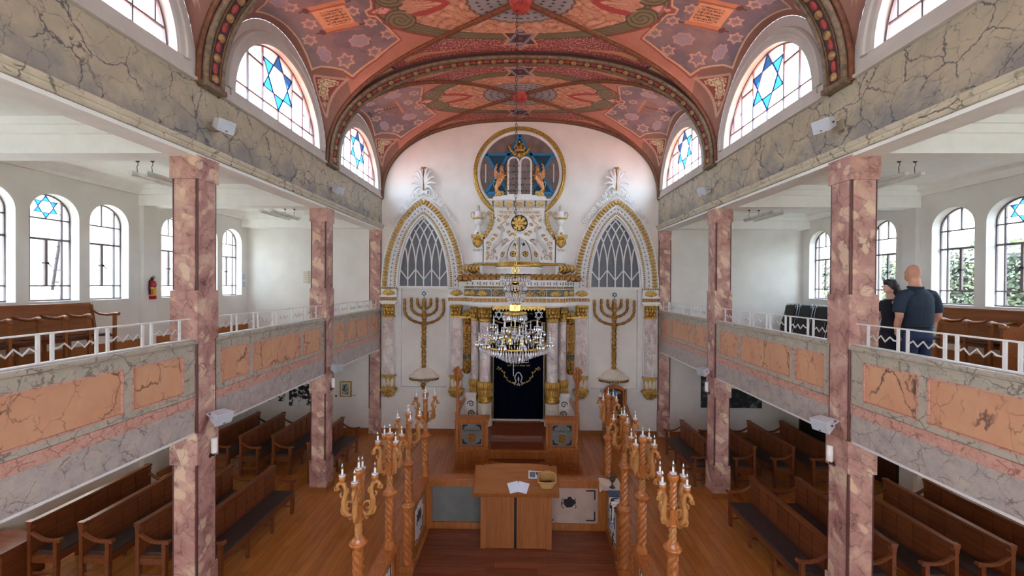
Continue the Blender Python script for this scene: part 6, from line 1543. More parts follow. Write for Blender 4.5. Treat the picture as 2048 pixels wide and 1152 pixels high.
for s in (-1, 1):
    sd = 'left' if s < 0 else 'right'
    railing(s, 2.0, 4.655, 2.36, 'white zigzag railing on the near %s gallery, this side of the first column' % sd)
    railing(s, 4.98, 7.80, 4.99, 'white zigzag railing between the two columns of the %s gallery' % sd)
    railing(s, 8.13, YB-.075, 8.2, 'white zigzag railing at the far end of the %s gallery' % sd)

# ================================================================= crystal chandelier
cxh, cyh = -.06, 6.39
t = thing('chandelier', 'large tiered brass and crystal chandelier hanging on a long chain before the ark', 'chandelier', (cxh, cyh, 2.85))
C_ = (cxh, cyh, 0)
k = 0; z = 8.47
while z > 4.44:        # chain: upper dark part, lower brass part
    m = MB(); L = .062 if z > 5.2 else .07; r = .017; P = []
    for i in range(12):
        a = 2*PI*i/12; u, w_ = r*math.cos(a), L*.62*math.sin(a); P.append((cxh+(u if k % 2 else 0), cyh+(0 if k % 2 else u), z-L/2+w_))
    m.tube(P, .0048, 5, closed=True); ob('chain_link', m, M['dark'] if z > 5.2 else M['brass'], t); z -= L; k += 1
m = MB().lathe([(.012,4.44),(.02,4.42),(.012,4.38),(.025,4.34),(.012,4.30),(.012,3.9),(.012,3.2)], C_, 12); ob('stem', m, M['brass'], t)
for s in (-1, 1): m = MB().tube([(cxh, cyh, 4.28), (cxh+s*.05, cyh, 4.30), (cxh+s*.06, cyh, 4.35), (cxh+s*.04, cyh, 4.38)], .008, 6); ob('top_scroll', m, M['brass'], t)
drop_me = MB(); drop_me.lathe([(.0,0),(.008,-.006),(.004,-.018),(.011,-.035),(.012,-.048),(.006,-.066),(.0,-.072)], (0,0,0), 6)
nd = [0]
dm = bpy.data.meshes.new('crystal_drop'); dm.from_pydata([tuple(p) for p in drop_me.v], [], drop_me.f); dm.update(); dm.materials.append(M['crystal'])
extra = MB()
def drops(r, z, n, sc=1.0, par=None, ph=0):
    for i in range(n):
        a = 2*PI*i/n+ph; p = (cxh+r*math.cos(a), cyh+r*math.sin(a), z)
        if nd[0] < 290:
            o = bpy.data.objects.new('crystal_drop', dm); COL.objects.link(o); o.location = Vector(p); o.scale = (sc*1.1, sc*1.1, sc); o.rotation_euler = (0,0,a); adopt(o, t); nd[0] += 1
        else: extra.add([(p[0]+v[0]*sc*1.1, p[1]+v[1]*sc*1.1, p[2]+v[2]*sc) for v in drop_me.v], drop_me.f)
def plate(r, z, th=.018, name='ring', mt='brass', ri=None):
    m = MB().lathe([(ri if ri is not None else r*.86, z-th/2), (r, z-th/2), (r+.006, z), (r, z+th/2), (ri if ri is not None else r*.86, z+th/2), (ri if ri is not None else r*.86, z-th/2)], C_, 40); return ob(name, m, M[mt], t)
def spokes(r, z, n=6):
    m = MB()
    for i in range(n): a = 2*PI*i/n; m.bar(C_[:2]+(z,), (cxh+r*math.cos(a), cyh+r*math.sin(a), z), .008, .008)
    ob('spoke', m, M['brass'], t)
# bottom tiers first (they show largest)
plate(.555, 3.145, .022, 'main_ring'); spokes(.55, 3.15, 12); drops(.555, 3.135, 84, 1.2); drops(.48, 3.13, 40, 1.2, ph=.05)
plate(.40, 3.075, .012); drops(.39, 3.07, 40, 1.15); plate(.27, 3.03, .012); drops(.265, 3.025, 30, 1.2); drops(.20, 2.99, 24, 1.2, ph=.1); plate(.15, 2.965, .012); drops(.14, 2.96, 18, 1.2); drops(.07, 2.94, 10, 1.2)
m = MB().lathe([(.0,2.86),(.03,2.90),(.05,2.94),(.03,2.97)], C_, 10); ob('finial', m, M['crystal'], t)
for i in range(9): m = MB().ball((cxh-.02, cyh-.02, 2.855-.024*i), (.009,.009,.011), 6, 4); ob('pendant_bead', m, M['crystal'], t)
# upper tiers
plate(.185, 3.655, .04, 'crown_band', 'gold_lt', .16); spokes(.17, 3.66); drops(.185, 3.63, 34, 1.3)
m = MB().lathe([(.075,3.70),(.08,3.68),(.078,3.66),(.06,3.62),(.02,3.58)], C_, 20); ob('cup', m, M['goldred'], t)
m = MB()
for i in range(20): a = 2*PI*i/20; m.bar((cxh+.075*math.cos(a), cyh+.075*math.sin(a), 3.70), (cxh+.075*math.cos(a), cyh+.075*math.sin(a), 3.79), .014, .014)
m.lathe([(.068,3.69),(.068,3.80),(.082,3.81),(.082,3.795)], C_, 24); ob('fluted_drum', m, M['brass'], t)
for r, z, n in ((.09,3.88,12),(.12,3.93,16),(.155,3.97,22),(.14,4.0,18)): drops(r, z, n, 1.1)
plate(.155, 3.975, .012); m = MB().lathe([(.02,3.98),(.07,4.0),(.06,4.03),(.03,4.05)], C_, 18); ob('cup', m, M['brass'], t)
plate(.175, 4.105, .012); drops(.175, 4.10, 24, 1.2); drops(.12, 4.10, 16, 1.2)
m = MB().lathe([(.02,4.11),(.06,4.13),(.066,4.15),(.05,4.175),(.02,4.19)], C_, 18); ob('bulb_turning', m, M['brass'], t)
plate(.235, 4.245, .012); spokes(.23, 4.245, 8); drops(.235, 4.24, 34, 1.2); drops(.16, 4.24, 20, 1.2); drops(.09, 4.235, 12, 1.2)
# candle arms in two heights
def candle_arm(r, a, z, sub):
    u = Vector((math.cos(a), math.sin(a), 0)); p = lambda q, zz: tuple(Vector((cxh, cyh, zz))+u*q)
    m = MB().tube([p(.06, z-.10), p(r*.45, z-.13), p(r*.8, z-.11), p(r*.98, z-.05), p(r, z)], [.011,.010,.010,.009,.008], 7); o = ob('candle_arm', m, M['brass'], t)
    m = MB().lathe([(.01,z),(.05,z+.008),(.055,z+.016),(.02,z+.018),(.016,z+.03)], p(r, 0), 14); ob('drip_pan', m, M['crystal'], o)
    m = MB().lathe([(.0115,z+.02),(.0115,z+.105)], p(r, 0), 8); ob('candle', m, M['candle'], o)
    m = MB().lathe([(.008,z+.105),(.0135,z+.125),(.012,z+.14),(.004,z+.17),(.0,z+.18)], p(r, 0), 8); ob('bulb', m, M['bulb'], o)
    c = p(r, 0)
    for i in range(7): q = 2*PI*i/7; extra.add([(c[0]+.05*math.cos(q)+v[0], c[1]+.05*math.sin(q)+v[1], z+.005+v[2]*.9) for v in drop_me.v], drop_me.f)
for i in range(12): candle_arm(.575, 2*PI*(i+.4)/12, 3.205, 0)
for i in range(8): candle_arm(.44, 2*PI*(i+.2)/8, 3.345, 1)
for i in range(6): candle_arm(.20, 2*PI*(i+.5)/6, 3.33, 1)
for i in range(4): candle_arm(.38, 2*PI*(i+.55)/4+.3, 3.45, 1)
for i in range(6):
    a = 2*PI*(i+.1)/6; m = MB().lathe([(.04,3.16),(.055,3.19),(.03,3.22),(.045,3.26),(.02,3.30)], (cxh+.17*math.cos(a), cyh+.17*math.sin(a), 0), 12); ob('turned_cup', m, M['brass'], t)
plate(.13, 3.43, .012); drops(.13, 3.425, 1, 1.2); extra_r = [(.13, 3.42, 14), (.24, 3.26, 18), (.34, 3.30, 24), (.42, 3.19, 30), (.30, 3.20, 24), (.10, 3.30, 10), (.20, 3.36, 14)]
for r, z, n in extra_r:
    for i in range(n): a = 2*PI*i/n; extra.add([(cxh+r*math.cos(a)+v[0], cyh+r*math.sin(a)+v[1], z+v[2]*1.1) for v in drop_me.v], drop_me.f)
o = ob('crystal_drops_small', extra, M['crystal'], t); o['kind'] = 'stuff'

# ================================================================= loudspeakers, wall lights
def speaker(loc, rotz, tilt, label, mt='spk', sc=1.0):
    t = thing('loudspeaker', label, 'speaker', loc, 'white loudspeakers')
    Rm = Matrix.Translation(loc) @ Matrix.Rotation(rotz, 4, 'Z') @ Matrix.Rotation(tilt, 4, 'X') @ Matrix.Scale(sc, 4)
    m = MB(); a, b, h, d = .10, .075, .075, .15       # wedge cabinet, front towards -y
    vs = [(-a,-d/2,-h),(a,-d/2,-h),(a,-d/2,h),(-a,-d/2,h),(-b,d/2,-h*.7),(b,d/2,-h*.7),(b,d/2,h*.7),(-b,d/2,h*.7)]
    m.add([Rm @ Vector(v) for v in vs], [(0,1,2,3),(4,7,6,5),(0,4,5,1),(3,2,6,7),(0,3,7,4),(1,5,6,2)]); ob('cabinet', m, M[mt], t)
    m = MB().box(-a*.93, a*.93, -d/2-.008, -d/2, -h*.9, h*.9, Rm); g_ = ob('grille', m, M['grille' if mt == 'spk' else mt], t)
    m = MB().box(-.012, .012, -d/2-.011, -d/2-.008, -h*.78, -h*.62, Rm); ob('badge', m, M['dark'], g_)
    m = MB()
    for s in (-1, 1): m.bar(Rm @ Vector((s*(a*.95), .0, 0)), Rm @ Vector((s*a*.9, d/2+.06, 0)), .02, .006)
    m.bar(Rm @ Vector((-a*.9, d/2+.06, 0)), Rm @ Vector((a*.9, d/2+.06, 0)), .02, .008); ob('bracket', m, M[mt], t)
    m = MB().ball(Rm @ Vector((a*.98, 0, 0)), .012, 6, 4); ob('knob', m, M['dark'], t)
    return t
for s, sd in ((-1, 'left'), (1, 'right')):
    rz = s*PI/2*.8
    speaker((s*(W-.14), 4.88, 6.05), -rz, .35, 'white loudspeaker fixed to the marble beam above the first %s column' % sd)
    speaker((s*(W-.14), 8.0, 6.0), -rz, .35, 'white loudspeaker fixed to the marble beam above the second %s column' % sd)
    speaker((s*(W-.14), 4.85, 2.47), -rz, .35, 'white loudspeaker on the first %s column below the gallery parapet' % sd)
    speaker((s*(W-.14), 7.98, 2.43), -rz, .35, 'small white loudspeaker on the second %s column below the gallery parapet' % sd)
    speaker((s*(W+.46), 7.95, 2.19), -rz*.5, .2, 'cream loudspeaker under the %s gallery beside the second column' % sd, 'cream')
    for y, nm in ((4.85, 'first'), (8.0, 'second')):
        t = thing('wall_light', 'white cylinder wall light on the nave side of the %s %s column' % (nm, sd), 'lamp', (s*(W-.05), y, 2.08), 'cylinder wall lights'); x = s*(W-.06)
        m = MB().lathe([(.032,2.02),(.034,2.03),(.034,2.20),(.03,2.205),(.0,2.205)], (x, y, 0), 16); ob('shade', m, M['lamp'], t)
        m = MB(); m.tube([(x, y, 2.02), (x, y, 1.985), (s*(W-.005), y, 1.985)], .009, 7); m.lathe([(.03,0),(.03,.012),(.018,.02)], (0,0,0), 12, Matrix.Translation((s*(W-.001), y, 1.985)) @ Matrix.Rotation(-s*PI/2, 4, 'Y')); ob('wall_arm', m, M['dark'], t)

# ================================================================= fluorescent fittings
for s, sd in ((-1, 'left'), (1, 'right')):
    for y0, nm in ((6.13, 'near'), (9.25, 'far')):
        for x in (5.82, 6.06):
            t = thing('strip_light', 'bare white strip light hung from the %s %s gallery ceiling, %s' % (nm, sd, 'nearer the nave' if x < 6 else 'nearer the windows'), 'lamp', (s*x, y0, ZC), 'hanging strip lights'); X = s*x
            m = MB().box(X-.03, X+.03, y0, y0+1.2, 5.80, 5.85); ob('housing', m, M['lamp'], t)
            m = MB().lathe([(.014,0),(.014,1.16)], (0,0,0), 10, Matrix.Translation((X, y0+.02, 5.785)) @ Matrix.Rotation(-PI/2, 4, 'X')); ob('tube', m, M['lamp'], t)
            for yy in (y0+.12, y0+1.0):
                m = MB(); m.lathe([(.02,ZC-.03),(.03,ZC-.001)], (X, yy, 0), 10); m.tube([(X, yy, ZC-.03), (X+.012, yy, ZC-.07), (X-.01, yy, ZC-.10), (X, yy, 5.85)], .0045, 5); ob('hook', m, M['dark'], t)

# ================================================================= things on the walls
t = thing('fire_extinguisher', 'red fire extinguisher with yellow label on the left gallery wall between windows', 'fire extinguisher', (XL+.1, 7.98, 3.82)); x, y = XL+.10, 8.0
m = MB().lathe([(.062,3.78),(.068,3.79),(.068,4.10),(.055,4.14),(.022,4.16),(.022,4.18)], (x, y, 0), 18); ob('cylinder', m, M['red'], t)
m = MB().lathe([(.0695,3.85),(.0695,4.02)], (x, y, 0), 18, a0=-PI*.75, a1=PI*.1); o = ob('label', m, M['yellow'], t); m = MB().lathe([(.0705,3.87),(.0705,3.99)], (x, y, 0), 18, a0=-PI*.62, a1=-PI*.2); ob('label_print', m, M['red'], o)
m = MB(); m.box(x-.02, x+.02, y-.02, y+.02, 4.18, 4.21); m.bar((x, y-.03, 4.20), (x, y+.07, 4.22), .018, .012); m.bar((x, y-.03, 4.22), (x, y+.05, 4.25), .018, .01); ob('valve', m, M['dark'], t)
m = MB().tube([(x, y-.02, 4.19), (x+.02, y-.09, 4.14), (x+.02, y-.095, 4.0), (x+.02, y-.085, 3.88)], .011, 7); ob('hose', m, M['black'], t)
m = MB().box(XL, x, y-.015, y+.015, 4.12, 4.15); ob('hanger', m, M['dark'], t)
for z in (4.30, 4.10):
    t = thing('wall_notice', 'printed white notice sheet on the left gallery wall by the far corner, %s of two' % ('upper' if z > 4.2 else 'lower'), 'notice', (XL, 10.83, z), 'wall notices')
    m = MB().box(XL, XL+.004, 10.76, 10.9, z-.085, z+.085); ob('sheet', m, M['paper'], t)
    m = MB()
    for i in range(6): m.box(XL+.004, XL+.005, 10.775, 10.885, z-.07+.023*i, z-.062+.023*i)
    o = ob('printed_line', m, M['grey'], t); o['kind'] = 'stuff'
t = thing('switch_plate', 'beige louvred wall panel on the gallery end wall beside the second left column', 'wall panel', (-5.9, YB, 4.3)); m = MB().box(-5.975, -5.82, YB-.03, YB, 4.12, 4.47); ob('plate', m, M['cream'], t)
for i in range(5): m = MB().box(-5.96, -5.835, YB-.036, YB-.03, 4.15+.06*i, 4.18+.06*i); ob('louvre', m, M['plaster_lun'], t)
def mottle(name, hi, lo, sc=9, cut=.5, mid=None):
    g = G(name, .5); v = g.vadd(g.co(), .12, 8); n1 = g.noise(v, sc, 5, .62).outputs[0]; vo = g.n('TexVoronoi', Vector=v, Scale=sc*.9).outputs['Distance']
    f = g.math('ADD', g.math('MULTIPLY', n1, .75), g.math('MULTIPLY', vo, .35)); return g.col(g.ramp(f, [(cut-.04, lo), (cut+.03, hi)] if not mid else [(cut-.1, lo), (cut, mid), (cut+.12, hi)])).m
M['bw'] = mottle('black_white_print', (222,224,222), (20,22,26), 9, .585); M['bwdark'] = mottle('dark_print', (120,126,126), (24,28,32), 7, .62, (46,52,56)); M['sepia'] = mottle('grey_print', (170,176,176), (40,44,48), 14, .5, (104,110,112))
def picture(name, label, x0, x1, z0, z1, mt, frame=None, inner=None):
    t = thing(name, label, 'picture', ((x0+x1)/2, YB, z0)); d = .03
    m = MB().box(x0, x1, YB-d, YB, z0, z1); ob('print', m, M[mt], t)
    if frame:
        f = .028; m = MB(); m.box(x0-f, x0, YB-d-.012, YB, z0-f, z1+f); m.box(x1, x1+f, YB-d-.012, YB, z0-f, z1+f); m.box(x0, x1, YB-d-.012, YB, z0-f, z0); m.box(x0, x1, YB-d-.012, YB, z1, z1+f); ob('frame', m, M[frame], t)
    if inner:
        m = MB(); w_ = .035; m.box(x0, x0+w_, YB-d-.004, YB-d, z0, z1); m.box(x1-w_, x1, YB-d-.004, YB-d, z0, z1); m.box(x0, x1, YB-d-.004, YB-d, z0, z0+w_); m.box(x0, x1, YB-d-.004, YB-d, z1-w_, z1); ob('mount', m, M[inner], t)
picture('wall_photograph', 'black and white crowd photograph partly hidden under the left gallery edge, farther from the nave', -7.1, -6.49, .85, 1.6, 'bw')
picture('wall_photograph', 'black and white group photograph behind the second left column, below the gallery', -6.36, -5.45, .73, 1.42, 'bw')
picture('framed_picture', 'small gold-framed grey picture on the wall right of the second left column', -4.91, -4.65, 1.02, 1.39, 'sepia', 'gold', 'cream')
t = thing('caption_card', 'small pale caption card beside the gold-framed picture', 'label', (-4.54, YB, 1.03)); m = MB().box(-4.60, -4.49, YB-.006, YB, 1.0, 1.07); ob('card', m, M['paper'], t); m = MB().box(-4.59, -4.5, YB-.0075, YB-.006, 1.03, 1.04); m.box(-4.59, -4.52, YB-.0075, YB-.006, 1.015, 1.022); o = ob('printed_line', m, M['grey'], t); o['kind'] = 'stuff'
t = thing('light_switch', 'small dark light switch left of the gold-framed picture', 'switch', (-5.05, YB, 1.0)); m = MB().box(-5.075, -5.035, YB-.012, YB, .98, 1.03); ob('plate', m, M['dark'], t); m = MB().box(-5.06, -5.05, YB-.018, YB-.012, 1.0, 1.012); ob('rocker', m, M['black'], t)
picture('wall_mural', 'wide dark photograph on the wall under the right gallery, behind the second column', 4.98, 6.62, .80, 1.95, 'bwdark')
# dark doors in the right outer wall
for n_, (a, b, z) in enumerate(((9.75, 10.93, 2.05), (8.25, 9.15, 2.05))):
    d = struct('door_%d' % (n_+1), loc=(XR, a, 0)); m = MB().box(XR-.05, XR-.001, a, b, 0, z); ob('door_leaf', m, M['black'] if n_ == 0 else M['pewdark'], d)
    m = MB(); m.box(XR-.07, XR-.001, a-.06, a, 0, z+.06); m.box(XR-.07, XR-.001, b, min(b+.06, 10.99), 0, z+.06); m.box(XR-.07, XR-.001, a, b, z, z+.06); ob('door_frame', m, M['pewdark'], d)
    m = MB().ball((XR-.08, a+.1, 1.0), .025, 8, 5); ob('door_handle', m, M['brass'], d)
# chest beside the left pew
t = thing('wooden_chest', 'red-brown wooden chest on the floor at the left end of the pews', 'chest', (-7.15, 5.35, 0)); m = MB().box(-7.5, -6.78, 5.12, 5.6, .0, .50); ob('body', m, M['cart'] if False else M['pew'], t); m = MB().box(-7.52, -6.76, 5.10, 5.62, .50, .54); ob('lid', m, M['redfloor'], t)
m = MB().box(-7.3, -7.0, 5.1, 5.12, .12, .42); ob('front_panel', m, M['redfloor'], t)

# ================================================================= folded chairs leaning in the right gallery
def folding_chair():
    t = thing('folding_chair', 'black folding chair', 'chair', (0,0,0), 'stacked folding chairs'); w_ = .21
    m = MB(); m.tube([(-w_, 0, 0), (-w_, 0, .86), (-w_+.05, 0, .92), (w_-.05, 0, .92), (w_, 0, .86), (w_, 0, 0)], .011, 7); ob('frame', m, M['steel'], t)
    m = MB(); m.tube([(-w_+.03, -.035, .02), (-w_+.03, -.035, .62), (w_-.03, -.035, .62), (w_-.03, -.035, .02)], .010, 6); m.tube([(-w_+.03, -.035, .10), (w_-.03, -.035, .10)], .009, 6); m.tube([(-w_+.03, -.035, .46), (w_-.03, -.035, .46)], .009, 6); ob('leg_frame', m, M['steel'], t)
    def pad(z0, z1, y):
        m = MB(); P = []
        for i in range(20):
            a = 2*PI*i/20; k = 1/max(abs(math.cos(a)), abs(math.sin(a)))**.8; P.append(((w_-.025)*math.cos(a)*k*.96, (z0+z1)/2+(z1-z0)/2*math.sin(a)*k*.96))
        m.prism(P, y-.018, y+.012, 'xz'); return m
    ob('back_pad', pad(.60, .90, -.004), M['black'], t); ob('seat_pad', pad(.14, .58, -.045), M['black'], t)
    return freeze(t)
fc = folding_chair(); first = True
stacks = [(6.72, 10.2, 5, 'stack nearest the far corner'), (6.72, 9.68, 5, 'middle stack'), (6.72, 9.16, 5, 'stack nearest the first right column')]
for si, (x, y, n, w_) in enumerate(stacks):
    for k in range(n):
        loc = (x+.085*k, y-.012*k, ZG+.312); lab = 'black padded folding chair with steel frame, number %d from the front in the %s' % (k+1, w_)
        lab = 'black padded steel folding chair, %s in the %s' % (('first','second','third','fourth','fifth')[k], w_)
        o = fc if first else dup(fc, loc); first = False
        o.location = loc; o.rotation_euler = (-.20, 0, -PI/2+.06); o.scale = (.95,.95,.95); o['label'] = lab
# ================================================================= people
def body_mesh(name, mb, mat, parent, voxel=.011, smooth=6):
    me = bpy.data.meshes.new(name); me.from_pydata([tuple(p) for p in mb.v], [], mb.f); me.update()
    bm = bmesh.new(); bm.from_mesh(me); bmesh.ops.recalc_face_normals(bm, faces=bm.faces); bm.to_mesh(me); bm.free()
    o = bpy.data.objects.new(name, me); COL.objects.link(o)
    r = o.modifiers.new('r', 'REMESH'); r.mode = 'VOXEL'; r.voxel_size = voxel
    s_ = o.modifiers.new('s', 'SMOOTH'); s_.iterations = smooth; s_.factor = .5
    dg = bpy.context.evaluated_depsgraph_get(); m2 = bpy.data.meshes.new_from_object(o.evaluated_get(dg)); o.modifiers.clear(); o.data = m2
    m2.polygons.foreach_set('use_smooth', [True]*len(m2.polygons)); m2.materials.clear(); m2.materials.append(mat); adopt(o, parent); return o
def ell(mb, pts, n=16):
    """loft of ellipses: (centre, rx, ry) in horizontal planes"""
    rings = []
    for (c, rx, ry) in pts: rings.append([(c[0]+rx*math.cos(2*PI*i/n), c[1]+ry*math.sin(2*PI*i/n), c[2]) for i in range(n)])
    vs = [p for g in rings for p in g]; fs = [(j*n+i, j*n+(i+1) % n, (j+1)*n+(i+1) % n, (j+1)*n+i) for j in range(len(rings)-1) for i in range(n)]
    fs += [tuple(range(n-1, -1, -1)), tuple(range((len(rings)-1)*n, len(rings)*n))]; mb.add(vs, fs, True)
def hand(mb, p, d, side, curl=.5, sc=1.0):
    """palm at p pointing along d, palm normal ~ side"""
    p = Vector(p); d = Vector(d).normalized(); n = Vector(side).normalized(); w_ = d.cross(n).normalized()
    R3 = Matrix((w_, n, d)).transposed().to_4x4(); mb.ball(p+d*.045*sc, (.040*sc, .017*sc, .055*sc), 10, 6, R3)
    for k, (off, L) in enumerate(((-.029,.075),(-.010,.085),(.010,.080),(.028,.062))):
        a = p+d*.08*sc+w_*off*sc; P = [a-d*.03*sc, a]; v = d.copy()
        for j in range(3): v = (v+n*curl*.55).normalized(); P.append(P[-1]+v*L*sc*(.42,.32,.26)[j])
        mb.tube(P, [.0095*sc,.0092*sc,.0088*sc,.008*sc,.0065*sc], 7)
    a = p+d*.012*sc-w_*.032*sc; P = [a, a+(d*.6-w_*.7+n*.3).normalized()*.035*sc, a+(d*.6-w_*.7+n*.3).normalized()*.035*sc+(d*.9-w_*.1+n*.4).normalized()*.035*sc]; mb.tube(P, [.013*sc,.0115*sc,.009*sc], 7)
M['skin'] = plain('skin', (206,150,124), .5, var=.06, sc=8); M['skin2'] = plain('skin_pale', (216,170,150), .5, var=.05, sc=8)
M['polo'] = plain('navy_polo', (30,48,66), .8, var=.12, sc=30); M['jeans'] = plain('blue_jeans', (40,58,92), .8, var=.15, sc=40); M['dress'] = plain('black_dress', (22,24,34), .8, var=.15, sc=10); M['hair'] = plain('dark_hair', (30,22,22), .5, var=.3, sc=40); M['shoe'] = plain('dark_shoe', (26,22,20), .4)
# --- the man: back to the viewer, arms hanging, head turned slightly left
px, py, pz = 5.58, 5.70, ZG+.15
t = thing('person', 'bald man in dark navy polo shirt and blue jeans, back turned, behind the right railing', 'person', (px, py, pz))
KX = .9
Q = lambda x, y, z: (px+x*KX, py+y, pz+z)
m = MB()
ell(m, [(Q(0,.02,1.42), .16, .10), (Q(0,.03,1.50), .085, .075), (Q(0,.04,1.58), .068, .070), (Q(0,.05,1.66), .066, .07)])
m.ball(Q(-.012,.055,1.745), (.077,.098,.118), 16, 10); m.ball(Q(-.02,.10,1.68), (.058,.066,.075), 12, 8)
m.ball(Q(-.025,.158,1.70), (.015,.022,.022), 8, 5)                                   # nose
for s in (-1, 1):
    m.ball(Q(-.012+s*.096,.058,1.715), (.012,.024,.034), 8, 6)                       # ears
    m.ball(Q(-.03+s*.03,.145,1.735), (.012,.010,.008), 6, 4); m.ball(Q(-.03+s*.032,.143,1.755), (.02,.01,.006), 6, 4)
m.ball(Q(-.03,.148,1.645), (.024,.012,.008), 8, 4)
Larm = [Q(-.21,.01,1.44), Q(-.27,.0,1.36), Q(-.30,-.01,1.20), Q(-.30,-.015,1.10), Q(-.285,.03,.98), Q(-.255,.06,.86)]
Rarm = [Q(.21,.01,1.44), Q(.27,.0,1.36), Q(.30,-.01,1.20), Q(.315,-.02,1.10), Q(.285,.06,.99), Q(.235,.13,.90)]
for A in (Larm, Rarm): m.tube(A, [.060,.060,.054,.048,.043,.031], 12)
hand(m, Larm[-1], (.35,.1,-1), (1,.0,.1), .45); hand(m, Rarm[-1], (-.35,.25,-1), (-1,.1,0), .5)
ell(m, [(Q(0,0,.80), .12, .10), (Q(0,.0,1.0), .15, .11), (Q(0,.0,1.25), .17, .11), (Q(0,.01,1.42), .17, .10)])
for s in (-1, 1): m.tube([Q(s*.10,0,.9), Q(s*.115,.01,.5), Q(s*.12,0,.10)], [.08,.06,.045], 10)
body_mesh('body', m, M['skin'], t, .0085, 5)
m = MB()
ell(m, [(Q(0,.0,.93), .175, .150), (Q(0,.0,1.0), .183, .158), (Q(0,-.005,1.12), .188, .160), (Q(0,-.01,1.26), .195, .150), (Q(0,-.005,1.36), .195, .135), (Q(0,.0,1.43), .172, .115), (Q(0,.015,1.485), .13, .092), (Q(0,.025,1.515), .09, .082)], 24)
for s, A in ((-1, Larm), (1, Rarm)):
    m.tube([Q(s*.14,.0,1.425), Q(s*.215,.0,1.415), Q(s*.275,-.0,1.335), Q(s*.305,-.01,1.20), Q(s*.31,-.012,1.155)], [.080,.080,.074,.071,.073], 16)
body_mesh('polo_shirt', m, M['polo'], t, .011, 5)
m = MB().tube([Q(.088*math.cos(a), .03+.082*math.sin(a), 1.525+.006*math.sin(a*1)) for a in [2*PI*i/20 for i in range(20)]], .017, 8, closed=True); ob('collar', m, M['polo'], t)
m = MB()
ell(m, [(Q(0,.0,.965), .168, .143), (Q(0,.0,.90), .174, .146), (Q(0,-.015,.80), .178, .148), (Q(0,-.01,.74), .172, .135)], 22)
for s in (-1, 1): m.tube([Q(s*.098,-.005,.83), Q(s*.105,.0,.70), Q(s*.108,.01,.48), Q(s*.112,.0,.25), Q(s*.115,-.005,.03)], [.098,.095,.077,.066,.062], 14)
body_mesh('jeans', m, M['jeans'], t, .011, 4)
m = MB().tube([Q(.172/KX*math.cos(a), .146*math.sin(a), .955) for a in [2*PI*i/28 for i in range(28)]], .016, 6, closed=True); ob('belt', m, M['black'], t)
m = MB().box(px+.02, px+.05, py-.165, py-.145, pz+.935, pz+.985); ob('belt_loop', m, M['jeans'], t)
for s in (-1, 1): m = MB().ball(Q(s*.115,.06,.045), (.05,.135,.045), 12, 6); m.box(px+s*.115-.045, px+s*.115+.045, py-.06, py+.17, pz+.001, pz+.03); ob('shoe', m, M['shoe'], t)
t.scale = (.955,.955,.955)
# --- the woman beyond him, half hidden by the column
wx, wy = 5.64, 6.15
t = thing('person', 'dark-haired woman in black beside the man, one forearm raised, partly behind the column', 'person', (wx, wy, pz))
Q = lambda x, y, z: (wx+x, wy+y, pz+z)
m = MB()
ell(m, [(Q(0,.0,1.30), .13, .085), (Q(-.01,.0,1.38), .06, .055), (Q(-.015,.0,1.46), .05, .05)])
m.ball(Q(-.03,.0,1.545), (.088,.072,.105), 14, 10); m.ball(Q(-.115,.0,1.53), (.018,.013,.016), 8, 5); m.ball(Q(-.09,0,1.485), (.035,.038,.03), 8, 6); m.ball(Q(-.105,0,1.50), (.012,.02,.006), 6, 4)
for s in (-1, 1): m.ball(Q(-.105,s*.028,1.56), (.008,.012,.007), 6, 4); m.ball(Q(-.02,s*.072,1.535), (.018,.01,.026), 6, 5)
Ra = [Q(.11,-.10,1.29), Q(.14,-.13,1.18), Q(.13,-.15,1.04), Q(.03,-.19,1.13), Q(-.05,-.19,1.23)]
m.tube(Ra, [.048,.045,.04,.036,.026], 10); hand(m, Ra[-1], (-.6,.1,.7), (0,1,.2), .6, .9)
La = [Q(-.02,.14,1.29), Q(-.04,.17,1.12), Q(-.12,.12,1.02), Q(-.22,.05,1.08)]; m.tube(La, [.045,.042,.036,.025], 10); hand(m, La[-1], (-1,-.2,.3), (0,-1,.2), .6, .9)
ell(m, [(Q(0,0,.7), .10, .08), (Q(0,0,1.0), .11, .08), (Q(0,0,1.3), .13, .08)])
for s in (-1, 1): m.tube([Q(s*.02,s*.07,.8), Q(s*.02,s*.08,.45), Q(s*.02,s*.08,.09)], [.07,.052,.04], 9)
body_mesh('body', m, M['skin2'], t, .0085, 5)
m = MB(); m.ball(Q(-.005,.0,1.575), (.105,.095,.11), 14, 10); m.ball(Q(.04,.0,1.50), (.085,.09,.13), 12, 8); m.ball(Q(.055,.0,1.40), (.06,.08,.10), 12, 8); m.ball(Q(-.06,.0,1.635), (.06,.075,.05), 10, 6); body_mesh('hair', m, M['hair'], t, .011, 4)
m = MB(); ell(m, [(Q(.01,0,.80), .155, .135), (Q(.01,0,.92), .150, .13), (Q(.0,0,1.05), .125, .11), (Q(.0,0,1.2), .145, .12), (Q(.0,0,1.29), .15, .13), (Q(.0,0,1.36), .085, .075)], 20)
m.tube([Q(.08,-.07,1.31), Q(.12,-.11,1.26), Q(.14,-.13,1.19)], [.06,.062,.058], 10); m.tube([Q(-.01,.1,1.31), Q(-.03,.15,1.24), Q(-.04,.17,1.16)], [.06,.06,.055], 10); body_mesh('blouse', m, M['dress'], t, .011, 4)
m = MB(); ell(m, [(Q(.01,0,.86), .160, .138), (Q(.015,0,.70), .175, .15), (Q(.01,0,.4), .17, .15), (Q(.0,0,.12), .16, .145)], 20); body_mesh('long_skirt', m, M['dress'], t, .013, 3)
m = MB().lathe([(.03,-.008),(.034,0),(.03,.008)], (0,0,0), 12, Matrix.Translation(Q(.0,-.19,1.17)) @ Matrix.Rotation(.9, 4, 'Y')); ob('bracelet', m, M['silver'], t)
